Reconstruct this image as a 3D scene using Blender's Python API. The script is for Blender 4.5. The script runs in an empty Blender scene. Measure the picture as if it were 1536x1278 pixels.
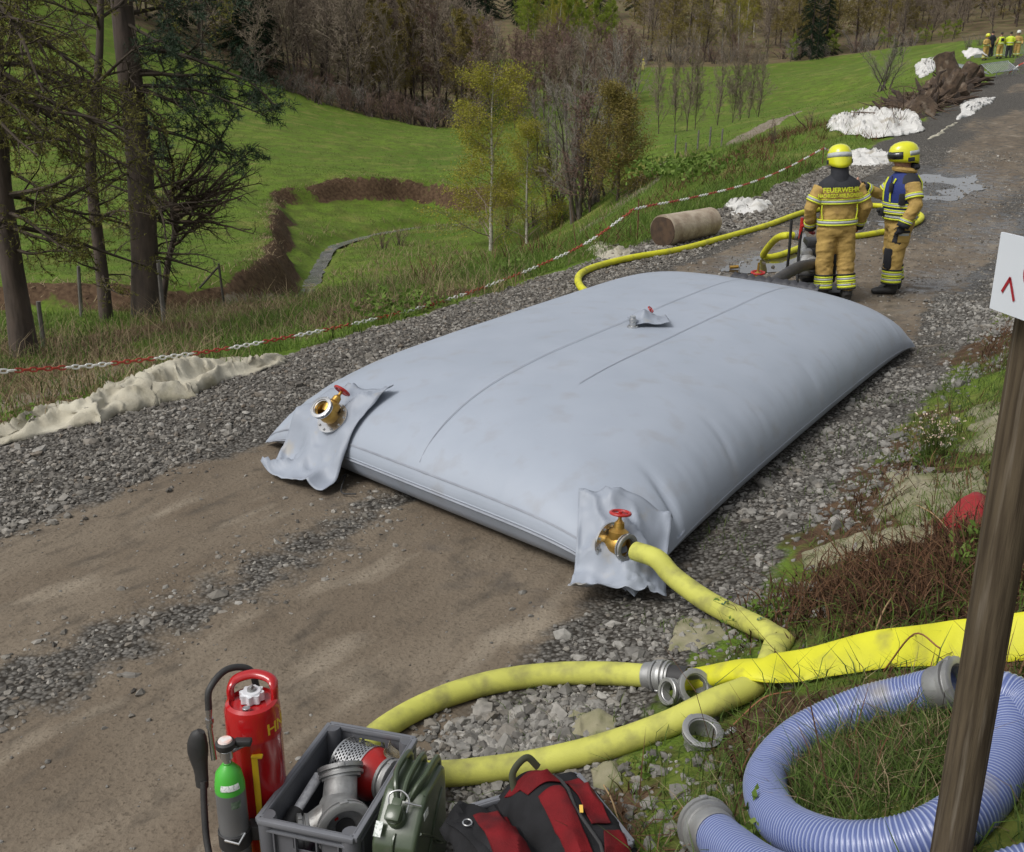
import bpy, bmesh, math, random
import numpy as np
from mathutils import Vector, Matrix, Euler

# ---------------------------------------------------------------- camera, sky, sun, exposure
SC = bpy.context.scene
COL = SC.collection
FPX, PITCH, CAMH = 1520.0, math.radians(18.8), 2.75
cam = bpy.data.cameras.new('camera'); camo = bpy.data.objects.new('camera', cam); COL.objects.link(camo)
cam.sensor_width = 36; cam.sensor_fit = 'HORIZONTAL'; cam.lens = 36 * FPX / 1536
cam.clip_start = 0.05; cam.clip_end = 3000
camo.location = (0, 0, CAMH); camo.rotation_euler = (math.pi / 2 - PITCH, 0, 0)
SC.camera = camo
W = bpy.data.worlds.new('World'); SC.world = W; W.use_nodes = True
wn, wl = W.node_tree.nodes, W.node_tree.links
sky = wn.new('ShaderNodeTexSky'); sky.sky_type = 'NISHITA'; sky.sun_disc = False
SUN_EL, SUN_AZ = math.radians(52), math.radians(-122)
sky.sun_elevation = SUN_EL; sky.sun_rotation = SUN_AZ; sky.air_density = 1.0; sky.dust_density = 3.0; sky.ozone_density = 1.0
hs = wn.new('ShaderNodeHueSaturation'); hs.inputs['Saturation'].default_value = 0.22
wl.new(sky.outputs[0], hs.inputs['Color'])
bg = wn['Background']; bg.inputs['Strength'].default_value = 0.105
wl.new(hs.outputs[0], bg.inputs['Color'])
sl = bpy.data.lights.new('sun', 'SUN'); sl.energy = 1.4; sl.angle = math.radians(25); sl.color = (1, .97, .93)
so = bpy.data.objects.new('sun', sl); COL.objects.link(so)
sd = Vector((math.sin(SUN_AZ) * math.cos(SUN_EL), math.cos(SUN_AZ) * math.cos(SUN_EL), math.sin(SUN_EL)))
so.rotation_euler = (-sd).to_track_quat('-Z', 'Y').to_euler(); so.location = (0, 0, 60)
SC.view_settings.view_transform = 'Standard'; SC.view_settings.look = 'None'
SC.view_settings.exposure = 0.52; SC.view_settings.gamma = 1
SC.cycles.use_denoising = True
SC.cycles.max_bounces = 4; SC.cycles.diffuse_bounces = 2; SC.cycles.glossy_bounces = 2; SC.cycles.transparent_max_bounces = 6

# ---------------------------------------------------------------- helpers
rnd = random.Random(7)
R = math.radians
def rng(seed): return np.random.default_rng(seed)
def hsh(ix, iy, seed):
    n = (ix.astype(np.int64) * 374761393 + iy.astype(np.int64) * 668265263 + seed * 1274126177) & 0xffffffff
    n = ((n ^ (n >> 13)) * 1103515245) & 0xffffffff
    n = (n ^ (n >> 16)) & 0xffff
    return n / 65535.0
def vnoise(x, y, seed=0):
    x = np.asarray(x, float); y = np.asarray(y, float)
    ix, iy = np.floor(x), np.floor(y); fx, fy = x - ix, y - iy
    fx = fx * fx * (3 - 2 * fx); fy = fy * fy * (3 - 2 * fy)
    a = hsh(ix, iy, seed); b = hsh(ix + 1, iy, seed); c = hsh(ix, iy + 1, seed); d = hsh(ix + 1, iy + 1, seed)
    return (a * (1 - fx) + b * fx) * (1 - fy) + (c * (1 - fx) + d * fx) * fy
def fbm(x, y, seed=0, o=4):
    s = 0; a = .5; t = 0
    for i in range(o):
        s = s + a * vnoise(np.asarray(x) * 2 ** i + 17.3 * i, np.asarray(y) * 2 ** i - 9.1 * i, seed + i); t += a; a *= .55
    return s / t
def sm(a, b, x):
    t = np.clip((np.asarray(x, float) - a) / (b - a), 0, 1); return t * t * (3 - 2 * t)
def catmull(P, n=8):
    P = [np.array(p, float) for p in P]; Q = [2 * P[0] - P[1]] + P + [2 * P[-1] - P[-2]]; out = []
    for i in range(1, len(Q) - 2):
        a, b, c, d = Q[i - 1:i + 3]
        for k in range(n):
            t = k / n
            out.append(.5 * ((2 * b) + (c - a) * t + (2 * a - 5 * b + 4 * c - d) * t * t + (3 * b - a - 3 * c + d) * t ** 3))
    out.append(P[-1]); return np.array(out)
def resample(P, step):
    P = np.array(P, float); L = np.r_[0, np.cumsum(np.linalg.norm(np.diff(P, axis=0), axis=1))]
    n = max(2, int(L[-1] / step) + 1); s = np.linspace(0, L[-1], n)
    return np.stack([np.interp(s, L, P[:, k]) for k in range(P.shape[1])], 1)

class MB:
    """collects shapes for one mesh"""
    def __init__(s): s.v = []; s.f = []; s.m = []; s.mi = 0
    def add(s, v, f, M=None):
        o = len(s.v)
        for p in v:
            p = Vector(p)
            s.v.append(tuple(M @ p) if M is not None else tuple(p))
        for q in f: s.f.append(tuple(i + o for i in q)); s.m.append(s.mi)
        return s
    def box(s, c, d, M=None, bev=0):
        x, y, z = (k / 2 for k in d); b = bev
        if b <= 0:
            v = [(c[0] + i * x, c[1] + j * y, c[2] + k * z) for i in (-1, 1) for j in (-1, 1) for k in (-1, 1)]
            return s.add(v, [(0, 1, 3, 2), (4, 6, 7, 5), (0, 4, 5, 1), (2, 3, 7, 6), (0, 2, 6, 4), (1, 5, 7, 3)], M)
        bm = bmesh.new(); bmesh.ops.create_cube(bm, size=1)
        for q in bm.verts: q.co = Vector((q.co.x * d[0], q.co.y * d[1], q.co.z * d[2])) + Vector(c)
        bmesh.ops.bevel(bm, geom=bm.edges[:], offset=b, segments=2, affect='EDGES', profile=.5)
        bm.verts.index_update()
        s.add([q.co[:] for q in bm.verts], [[w.index for w in fc.verts] for fc in bm.faces], M); bm.free(); return s
    def tube(s, P, r, n=12, cap=True, flat=1.0, up=None, closed=False, M=None):
        P = [Vector(p) for p in P]; k = len(P); rr = r if hasattr(r, '__len__') else [r] * k
        T = []
        for i in range(k):
            a, b = P[max(i - 1, 0)], P[min(i + 1, k - 1)]
            if closed: a, b = P[(i - 1) % k], P[(i + 1) % k]
            t = b - a; T.append(t.normalized() if t.length > 1e-9 else Vector((0, 0, 1)))
        x = (Vector(up) if up else Vector((0, 0, 1)))
        if abs(x.dot(T[0])) > .95: x = Vector((1, 0, 0))
        V = []
        for i in range(k):
            t = T[i]
            if up: x = Vector(up)
            x = (x - t * x.dot(t)); x = x.normalized() if x.length > 1e-6 else t.orthogonal().normalized(); y = t.cross(x)
            fl = flat[i] if hasattr(flat, '__len__') else flat
            for j in range(n):
                a = 2 * math.pi * j / n
                V.append(P[i] + (x * (math.cos(a) * fl) + y * math.sin(a)) * rr[i])
        F = [(i * n + j, i * n + (j + 1) % n, (i + 1) * n + (j + 1) % n, (i + 1) * n + j) for i in range(k - 1) for j in range(n)]
        if closed: F += [((k - 1) * n + j, (k - 1) * n + (j + 1) % n, (j + 1) % n, j) for j in range(n)]
        elif cap: F += [tuple(range(n - 1, -1, -1)), tuple((k - 1) * n + j for j in range(n))]
        return s.add(V, F, M)
    def lathe(s, prof, n=24, M=None, cap=True, close=False):
        V = [(r * math.cos(2 * math.pi * j / n), r * math.sin(2 * math.pi * j / n), z) for r, z in prof for j in range(n)]
        k = len(prof); kk = k if close else k - 1
        F = [(i * n + j, i * n + (j + 1) % n, ((i + 1) % k) * n + (j + 1) % n, ((i + 1) % k) * n + j) for i in range(kk) for j in range(n)]
        if cap and not close: F += [tuple(range(n - 1, -1, -1)), tuple((k - 1) * n + j for j in range(n))]
        return s.add(V, F, M)
    def grid(s, fn, nu, nv, thick=0):
        V = [fn(i / nu, j / nv) for i in range(nu + 1) for j in range(nv + 1)]; w = nv + 1
        return s.add(V, [(i * w + j, i * w + j + 1, (i + 1) * w + j + 1, (i + 1) * w + j) for i in range(nu) for j in range(nv)])
    def prism(s, poly, z0, z1, M=None):
        n = len(poly)
        return s.add([(x, y, z0) for x, y in poly] + [(x, y, z1) for x, y in poly],
                     [tuple(range(n - 1, -1, -1)), tuple(range(n, 2 * n))] + [(i, (i + 1) % n, n + (i + 1) % n, n + i) for i in range(n)], M)
def frame(o, z, x=None):
    """matrix with origin o, local Z along z"""
    z = Vector(z).normalized(); x = Vector(x) if x is not None else (Vector((0, 0, 1)) if abs(z.z) < .9 else Vector((1, 0, 0)))
    x = (x - z * x.dot(z)).normalized(); y = z.cross(x)
    return Matrix(((x.x, y.x, z.x, o[0]), (x.y, y.y, z.y, o[1]), (x.z, y.z, z.z, o[2]), (0, 0, 0, 1)))
def wloc(o):
    v = Vector((0, 0, 0))
    while o: v += o.location; o = o.parent
    return v
def link(name, me, parent=None, mats=None):
    o = bpy.data.objects.new(name, me); COL.objects.link(o)
    if parent: o.parent = parent
    if mats is not None:
        for m in (mats if isinstance(mats, (list, tuple)) else [mats]): me.materials.append(m)
    return o
def mk(name, mb, mat, parent=None, smooth=True, world=True, origin=None, solid=0, sub=0, auto=35):
    """one mesh object; vertices in world space (world=True) are made local to the parent or to the base of the shape"""
    V = np.array(mb.v, float)
    if parent is not None:
        off = np.array(wloc(parent)) if world else np.zeros(3); loc = None
    else:
        loc = np.array(origin) if origin is not None else np.r_[V[:, :2].mean(0), V[:, 2].min()]
        off = loc
    me = bpy.data.meshes.new(name); me.from_pydata((V - off).tolist(), [], mb.f)
    o = link(name, me, parent, mat)
    if isinstance(mat, (list, tuple)): me.polygons.foreach_set('material_index', mb.m)
    if loc is not None: o.location = loc
    if smooth:
        me.polygons.foreach_set('use_smooth', [True] * len(me.polygons))
        if auto: me.set_sharp_from_angle(angle=R(auto))
    if solid:
        q = o.modifiers.new('s', 'SOLIDIFY'); q.thickness = solid; q.offset = 0
    if sub:
        q = o.modifiers.new('u', 'SUBSURF'); q.levels = sub; q.render_levels = sub
    return o
def npmesh(name, V, F, mat, parent=None, smooth=False, origin=(0, 0, 0)):
    """fast mesh from arrays; F is (n,3) or (n,4)"""
    V = np.asarray(V, np.float32) - np.asarray(origin, np.float32); F = np.asarray(F, np.int32)
    me = bpy.data.meshes.new(name); k = F.shape[1]
    me.vertices.add(len(V)); me.vertices.foreach_set('co', V.ravel())
    me.loops.add(F.size); me.loops.foreach_set('vertex_index', F.ravel())
    me.polygons.add(len(F)); me.polygons.foreach_set('loop_start', np.arange(0, F.size, k, dtype=np.int32))
    me.polygons.foreach_set('use_smooth', np.full(len(F), smooth))
    me.update(calc_edges=True); me.validate()
    o = link(name, me, parent, mat)
    if parent is None: o.location = origin
    return o
def tag(o, label, cat=None, group=None, kind=None):
    if label: o['label'] = label
    if cat: o['category'] = cat
    if group: o['group'] = group
    if kind: o['kind'] = kind
    return o
def thing(name, label, cat, loc=(0, 0, 0), rz=0, group=None):
    o = bpy.data.objects.new(name, None); COL.objects.link(o); o.empty_display_size = .1
    o.location = loc; o.rotation_euler = (0, 0, rz); return tag(o, label, cat, group)
def copy_tree(o, parent=None):
    c = o.copy(); COL.objects.link(c); c.parent = parent
    for ch in o.children: copy_tree(ch, c)
    return c

# ---------------------------------------------------------------- materials
MATS = {}
def mat(name, c, c2=None, sc=8, r=.6, bump=0, bs=60, metal=0, det=5, spec=.5, lo=.35, hi=.65, c3=None, sc3=3, lo3=.5, hi3=.7, bd=.01, stretch=None, r2=None, coat=0, trans=0):
    """procedural: two colours mixed by noise, an optional third (stains), bump noise"""
    if name in MATS: return MATS[name]
    m = bpy.data.materials.new(name); m.use_nodes = True; MATS[name] = m
    n, l = m.node_tree.nodes, m.node_tree.links; b = n['Principled BSDF']
    tc = n.new('ShaderNodeTexCoord'); mp = n.new('ShaderNodeMapping'); l.new(tc.outputs['Object'], mp.inputs['Vector'])
    if stretch: mp.inputs['Scale'].default_value = stretch
    def noise(s, d=det):
        q = n.new('ShaderNodeTexNoise'); q.inputs['Scale'].default_value = s; q.inputs['Detail'].default_value = d
        l.new(mp.outputs[0], q.inputs['Vector']); return q
    def ramp(src, a, z):
        q = n.new('ShaderNodeMapRange'); q.inputs['From Min'].default_value = a; q.inputs['From Max'].default_value = z
        l.new(src, q.inputs['Value']); return q.outputs[0]
    def mix(f, a, z):
        q = n.new('ShaderNodeMix'); q.data_type = 'RGBA'; l.new(f, q.inputs[0])
        for s, k in ((a, 6), (z, 7)):
            if isinstance(s, tuple): q.inputs[k].default_value = (*s, 1)
            else: l.new(s, q.inputs[k])
        return q.outputs[2]
    col = c; f1 = None
    if c2: f1 = ramp(noise(sc).outputs['Fac'], lo, hi); col = mix(f1, c, c2)
    if c3: col = mix(ramp(noise(sc3).outputs['Fac'], lo3, hi3), col, c3)
    if isinstance(col, tuple): b.inputs['Base Color'].default_value = (*col, 1)
    else: l.new(col, b.inputs['Base Color'])
    b.inputs['Roughness'].default_value = r; b.inputs['Metallic'].default_value = metal
    if r2 is not None and f1 is not None:
        q = n.new('ShaderNodeMapRange'); l.new(f1, q.inputs['Value']); q.inputs['To Min'].default_value = r; q.inputs['To Max'].default_value = r2; l.new(q.outputs[0], b.inputs['Roughness'])
    b.inputs['Specular IOR Level'].default_value = spec; b.inputs['Coat Weight'].default_value = coat
    b.inputs['Transmission Weight'].default_value = trans
    if bump:
        q = n.new('ShaderNodeBump'); q.inputs['Strength'].default_value = bump; q.inputs['Distance'].default_value = bd
        l.new(noise(bs, 4).outputs['Fac'], q.inputs['Height']); l.new(q.outputs[0], b.inputs['Normal'])
    return m
def isl(name, cols, r=.8, spec=.12, trans=0, noise=0):
    """every loose piece of a mesh takes its own tone"""
    if name in MATS: return MATS[name]
    m = bpy.data.materials.new(name); m.use_nodes = True; MATS[name] = m
    n, l = m.node_tree.nodes, m.node_tree.links; b = n['Principled BSDF']
    g = n.new('ShaderNodeNewGeometry'); cr = n.new('ShaderNodeValToRGB'); l.new(g.outputs['Random Per Island'], cr.inputs[0])
    e = cr.color_ramp.elements
    for i, c in enumerate(cols):
        q = e[i] if i < 2 else e.new(1)
        q.position = i / max(1, len(cols) - 1); q.color = (*c, 1)
    src = cr.outputs[0]
    if noise:
        tc = n.new('ShaderNodeTexCoord'); nz = n.new('ShaderNodeTexNoise'); nz.inputs['Scale'].default_value = noise; nz.inputs['Detail'].default_value = 3; l.new(tc.outputs['Object'], nz.inputs['Vector'])
        h2 = n.new('ShaderNodeHueSaturation'); mr = n.new('ShaderNodeMapRange'); mr.inputs['To Min'].default_value = .45; mr.inputs['To Max'].default_value = 1.55
        l.new(nz.outputs['Fac'], mr.inputs['Value']); l.new(mr.outputs[0], h2.inputs['Value']); l.new(src, h2.inputs['Color']); src = h2.outputs[0]
    l.new(src, b.inputs['Base Color']); b.inputs['Roughness'].default_value = r; b.inputs['Specular IOR Level'].default_value = spec
    if trans:
        tr = n.new('ShaderNodeBsdfTranslucent'); l.new(src, tr.inputs['Color']); ms = n.new('ShaderNodeMixShader'); ms.inputs[0].default_value = trans
        l.new(b.outputs[0], ms.inputs[1]); l.new(tr.outputs[0], ms.inputs[2]); l.new(ms.outputs[0], n['Material Output'].inputs[0])
    return m

# ---------------------------------------------------------------- the lie of the land
SP, CP = math.sin(PITCH), math.cos(PITCH)
def ray(px, py):
    u, v = (px - 768) / FPX, (py - 639) / FPX
    return np.array([u, CP - v * SP, -SP - v * CP])
def at_y(px, py, Y):
    d = ray(px, py); return np.array([0, 0, CAMH]) + d * (Y / d[1])
def at_z(px, py, z):
    d = ray(px, py); return np.array([0, 0, CAMH]) + d * ((z - CAMH) / d[2])
def road_z(Y):
    Y = np.asarray(Y, float); return .07 * np.where(Y < 15, 0, (Y - 15) ** 2 / (Y - 15 + 4 + 1e-9))
# survey points read off the view: pixel and distance
def build_controls():
    C = []
    # road: along axis a, t metres right of its left edge
    for s in np.arange(-10, 26, 2.0):
        for t in (0.1, 2, 4, 5.6):
            x, y = st2xy(s, t); C.append((x, y, float(road_z(y))))
    for s in (26, 32, 40, 50, 62, 76, 90, 110, 140):
        for t in (0.1, 3, 6): x, y = st2xy(s, t); C.append((x, y, float(road_z(y))))
    # near bank right of the road
    for s in np.arange(-12, 30, 2.5):
        for t, z in ((6.1, .15), (6.6, .42), (7.1, .76), (7.7, 1.0), (9.5, 1.7), (14, 3.2)):
            x, y = st2xy(s, t); C.append((x, y, float(road_z(y)) + z))
    for s in (40, 60, 90, 130):
        for t, z in ((8, .4), (16, 2.2), (40, 6)): x, y = st2xy(s, t); C.append((x, y, float(road_z(y)) + z))
    for px, py, Y in ((60, 585, 12), (-200, 600, 12), (35, 535, 15), (-150, 520, 16), (225, 480, 19), (160, 480, 19), (335, 455, 21), (270, 440, 25),
        (0, 440, 24), (-200, 430, 26), (415, 302, 58), (405, 350, 46), (270, 425, 31), (100, 400, 34), (-150, 390, 36), (0, 300, 52), (300, 300, 52), (-300, 300, 55),
        (300, 250, 65), (200, 200, 78), (0, 200, 78), (0, 100, 95), (-300, 150, 85), (60, 2, 115), (180, 60, 115), (330, 130, 115), (-200, -130, 120), (500, 165, 125), (500, 200, 95), (640, 188, 130), (640, 240, 85), (540, 264, 66), (680, 285, 66),
        (600, 240, 80), (740, 340, 50), (820, 330, 46), (700, 400, 23), (600, 375, 34), (470, 430, 24), (560, 330, 52), (640, 330, 46), (690, 352, 37), (700, 300, 62), (760, 230, 90), (850, 300, 52), (900, 300, 40),
        (960, 330, 20.5), (850, 350, 26), (950, 268, 31), (990, 245, 45), (1100, 213, 60), (1000, 208, 76), (900, 215, 85), (1000, 200, 100), (1150, 196, 95), (800, 190, 130), (1000, 150, 140), (1000, 97, 190), (850, 130, 170), (1250, 100, 170), (1250, 152, 115), (1340, 72, 180), (1420, 60, 200),
        (1200, 200, 37), (1150, 250, 27), (1060, 300, 22), (1300, 180, 38), (1330, 150, 60), (1380, 95, 88), (1250, 180, 60), (1440, 62, 130), (1460, 60, 110),
        (700, 70, 190), (650, 40, 215), (900, 60, 215), (500, 100, 160), (400, 60, 170), (600, 130, 165), (1100, 85, 210), (1250, 80, 205), (1350, 60, 215), (1480, 40, 220)):
        C.append(tuple(at_y(px, py, Y)))
    for x, y, z in ((-300, 150, 40), (-200, 300, 34), (0, 300, 24), (60, 300, 24), (130, 300, 24), (0, 500, 30), (-300, 500, 40), (300, 500, 34), (200, 300, 24), (300, 200, 20), (300, 60, 20), (120, 20, 16), (60, 0, 9), (-60, 10, -2), (-120, 40, 6), (-300, 0, 10), (-60, -20, 0), (0, -30, 8), (40, -30, 9), (300, -40, 16), (-300, -40, 5), (20, 0, 4.5), (0, -2, 1.25)):
        C.append((x, y, z))
    return np.array(C)
AX = np.array([.545, .838]); AN = np.array([.838, -.545]); O0 = np.array([-2.5, 9.96])
def st2xy(s, t):
    """along the road and right of its left edge -> x, y; the road bends left beyond 20 m"""
    b = -.0016 * np.maximum(0, np.asarray(s, float) - 14) ** 2
    b = np.where(np.asarray(s) > 40, -.0016 * 26 ** 2 - .0832 * (np.asarray(s) - 40), b)
    p = O0 + AX * s + AN * (t + b); return p[0], p[1]
def xy2st(x, y):
    dx, dy = np.asarray(x) - O0[0], np.asarray(y) - O0[1]
    s = dx * AX[0] + dy * AX[1]; t = dx * AN[0] + dy * AN[1]
    b = -.0016 * np.maximum(0, s - 14) ** 2; b = np.where(s > 40, -.0016 * 26 ** 2 - .0832 * (s - 40), b)
    return s, t - b
CTRL = build_controls()
_d = np.linalg.norm(CTRL[:, None, :2] - CTRL[None, :, :2], axis=2)
_n = len(CTRL); _A = np.zeros((_n + 3, _n + 3)); _A[:_n, :_n] = _d - np.eye(_n) * .05
_A[:_n, _n] = 1; _A[:_n, _n + 1:] = CTRL[:, :2]; _A[_n, :_n] = 1; _A[_n + 1:, :_n] = CTRL[:, :2].T
_w = np.linalg.solve(_A, np.r_[CTRL[:, 2], 0, 0, 0])
def tps(x, y):
    x = np.asarray(x, float).ravel(); y = np.asarray(y, float).ravel(); out = np.empty(len(x))
    for i in range(0, len(x), 20000):
        a, b = x[i:i + 20000], y[i:i + 20000]
        d = np.sqrt((a[:, None] - CTRL[None, :, 0]) ** 2 + (b[:, None] - CTRL[None, :, 1]) ** 2)
        out[i:i + 20000] = d @ _w[:_n] + _w[_n] + _w[_n + 1] * a + _w[_n + 2] * b
    return out
# the undercut bend of the stream: the scarp line
SCARP = np.array([at_y(px, py, Y)[:2] for px, py, Y in ((760, 310, 66), (690, 293, 67), (640, 272, 68), (540, 264, 66), (450, 279, 62), (416, 302, 58), (408, 350, 46), (395, 388, 37), (330, 414, 32.5), (268, 432, 30.5), (150, 445, 29.5), (-100, 450, 29.5), (-300, 455, 29))])
SCARP = catmull(SCARP, 5)
def scarp_d(x, y):
    """signed distance, positive on the stream side"""
    x = np.asarray(x, float).ravel(); y = np.asarray(y, float).ravel(); best = np.full(len(x), 1e9); sg = np.ones(len(x))
    for i in range(len(SCARP) - 1):
        a, b = SCARP[i], SCARP[i + 1]; e = b - a; L = e @ e
        t = np.clip(((x - a[0]) * e[0] + (y - a[1]) * e[1]) / L, 0, 1)
        dx, dy = x - a[0] - t * e[0], y - a[1] - t * e[1]; d = np.hypot(dx, dy)
        k = d < best; best = np.where(k, d, best); sg = np.where(k, np.sign(e[0] * (y - a[1]) - e[1] * (x - a[0])), sg)
    return best * sg
STREAM = catmull(np.array([at_y(px, py, Y)[:2] for px, py, Y in ((700, 300, 63), (640, 296, 62), (560, 306, 58), (500, 325, 53), (482, 345, 48), (470, 372, 43), (455, 402, 38), (400, 420, 34), (330, 434, 31), (200, 452, 28.5), (50, 470, 27))]), 5)
def poly_d(P, x, y):
    x = np.asarray(x, float).ravel(); y = np.asarray(y, float).ravel(); best = np.full(len(x), 1e9)
    for a, b in zip(P[:-1], P[1:]):
        e = b - a; t = np.clip(((x - a[0]) * e[0] + (y - a[1]) * e[1]) / (e @ e), 0, 1)
        best = np.minimum(best, np.hypot(x - a[0] - t * e[0], y - a[1] - t * e[1]))
    return best
def H(x, y, full=False):
    sh = np.shape(x); x = np.asarray(x, float).ravel(); y = np.asarray(y, float).ravel()
    z = tps(x, y); s, t = xy2st(x, y)
    far = (x > -60) & (x < 25) & (y > 20) & (y < 80)
    sc = np.full(len(x), -99.0)
    if far.any():
        j = fbm(x[far] * .3, y[far] * .3, 40, 2) * 1.6 - .8
        q = scarp_d(x[far], y[far]) + j
        sd_ = poly_d(STREAM, x[far], y[far])
        near = 1 - sm(9, 17, q)
        z[far] -= ((.75 + .6 * sm(-14, -8, x[far])) * sm(-.05, 1.0, q) * near * (1 - sm(2, 20, x[far] - 0)))
        z[far] -= .35 * (1 - sm(.2, 1.2, sd_))
        sc[far] = q
    on = sm(-.4, .2, t) * (1 - sm(5.4, 6.0, t)) * sm(-40, -20, s)
    rough = (1 - on) * np.clip(np.hypot(x, y) / 25, .25, 1.6)
    z = z + rough * (.22 * (fbm(x * .5, y * .5, 3) - .5) + .10 * (fbm(x * 2.2, y * 2.2, 5) - .5))
    z = z + on * (.035 * (fbm(x * 1.2, y * 1.2, 9) - .5) - .012 * np.exp(-((t - 2.2) / .35) ** 2) - .012 * np.exp(-((t - 4.4) / .35) ** 2))
    nr = (np.hypot(x, y) < 22)
    z = z + nr * (.02 * (fbm(s * 2.5, t * 9, 11) - .5) + .012 * (fbm(x * 16, y * 16, 12, 2) - .5))
    z = z.reshape(sh)
    return (z, sc.reshape(sh)) if full else z
def ground(px, py, lift=0, near=2.0):
    """the point of the land seen at a pixel"""
    d = ray(px, py); t = near * 1.012 ** np.arange(420)
    P = np.array([0, 0, CAMH]) + d * t[:, None]; g = H(P[:, 0], P[:, 1]) - P[:, 2]
    k = np.argmax(g > 0)
    if g[k] <= 0: return P[-1]
    if k > 0:
        w = -g[k - 1] / (g[k] - g[k - 1]); p = P[k - 1] * (1 - w) + P[k] * w
    else: p = P[0]
    return np.array([p[0], p[1], float(H(np.array([p[0]]), np.array([p[1]]))[0]) + lift])
def hover(px, py, hh, near=1.6):
    """the point seen at a pixel that stands hh above the land"""
    d = ray(px, py); t = near * 1.012 ** np.arange(420); P = np.array([0, 0, CAMH]) + d * t[:, None]; g = H(P[:, 0], P[:, 1]) + hh - P[:, 2]; k = int(np.argmax(g > 0))
    if k == 0: return P[0]
    w = -g[k - 1] / (g[k] - g[k - 1]); return P[k - 1] * (1 - w) + P[k] * w
def gz(x, y): return float(H(np.array([x]), np.array([y]))[0])

def axis(a, b, st, lo, hi, g):
    c = list(np.arange(a, b, st)); d = st; x = c[-1]
    while x < hi: d = min(d * g, 14 if abs(x) > 110 else .42 + max(0, abs(x) - 70) * .2); x += d; c.append(x)
    d = st; x = c[0]; pre = []
    while x > lo: d = min(d * g, 14 if abs(x) > 110 else .42 + max(0, abs(x) - 70) * .2); x -= d; pre.append(x)
    return np.array(pre[::-1] + c)
GX = axis(-4.6, 5.6, .055, -320, 320, 1.03); GY = axis(1.4, 14, .06, -45, 520, 1.025)
XX, YY = np.meshgrid(GX, GY); ZZ, SCD = H(XX, YY, True)
ny, nx = XX.shape
idx = np.arange(ny * nx).reshape(ny, nx)
F = np.stack([idx[:-1, :-1], idx[:-1, 1:], idx[1:, 1:], idx[1:, :-1]], -1).reshape(-1, 4)
def zones(x, y, scd):
    """what the ground is made of at a point: gravel, grass, soil, litter, wet"""
    s, t = xy2st(x, y); far = np.hypot(x, y)
    w = fbm(x * .9, y * .9, 21) - .5; w2 = fbm(x * 3, y * 3, 22) - .5
    tt = t + w * .5
    edge = 1.45 - .5 * sm(-2, 4, s)
    gravel = sm(-.55, -.2, tt) * (1 - sm(edge, edge + .5, tt)) + .75 * np.exp(-((tt - 3.25) / .3) ** 2) * (.4 + 1.2 * fbm(x * .7, y * .7, 31)) * (1 - sm(-1, 1, s)) + sm(4.8 + .45 * (1 - sm(-5, -3, s)), 5.3 + .35 * (1 - sm(-5, -3, s)), tt) * (1 - sm(6.3, 6.8, tt)) * (.35 + 1.1 * fbm(x * 1.1, y * 1.1, 34))
    gravel = np.maximum(gravel, .85 * sm(8, 16, s) * sm(-.5, .2, t) * (1 - sm(6, 7, t)) * (.45 + .75 * sm(.35, .6, fbm(t * .8, s * .12, 33))))
    on = sm(-.6, -.1, tt) * (1 - sm(5.7, 6.2, tt))
    grass = (1 - on)
    soil = np.zeros_like(x)
    near_r = sm(5.6, 6.1, tt) * (far < 30)
    soil = np.maximum(soil, near_r * (.38 + .62 * sm(.44, .60, fbm(x * 1.3, y * 1.3, 36))))
    lb = (1 - sm(-1.0, -.4, tt)) * sm(-16, -9, t) * (s < 9)
    soil = np.maximum(soil, lb * sm(.46, .62, fbm(x * .5, y * .5, 37)) * .8)
    soil = np.maximum(soil, sm(-.2, .05, scd) * (1 - sm(.75, 1.1, scd)) * (.35 + .65 * sm(.36, .5, fbm(x * .5, y * .5, 44) + .25 * sm(-14, -8, x))))
    pth = poly_d(PATH, x.ravel(), y.ravel()).reshape(x.shape)
    litter = np.zeros_like(x)
    return np.clip(gravel, 0, 1), grass, np.clip(soil, 0, 1), np.maximum((1 - sm(.7, 1.0, pth)) , (1 - sm(.15, .4, poly_d(STREAM, x.ravel(), y.ravel()).reshape(x.shape))) * .6)
PATH = catmull(np.array([at_y(px, py, Y)[:2] for px, py, Y in ((900, 290, 36), (960, 258, 41), (1000, 244, 46), (1050, 228, 53), (1100, 214, 60), (1180, 200, 72))]), 4)
PATH2 = catmull(np.array([ground(px, py)[:2] for px, py in ((-60, 625), (40, 596), (110, 575), (160, 560))]), 4)
ga, gr, so_, pa = zones(XX, YY, SCD)
pa = np.maximum(pa, 1 - sm(.35, .7, poly_d(PATH2, XX.ravel(), YY.ravel()).reshape(XX.shape)))
# woodland floor on the slopes behind the meadows
wood = sm(125, 130, YY) * (1 - sm(-12, 2, XX)) + sm(183, 190, YY) + (XX < -34) * sm(150, 160, YY)
s_, t_ = xy2st(XX, YY)
wood = np.clip(wood, 0, 1)

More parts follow.
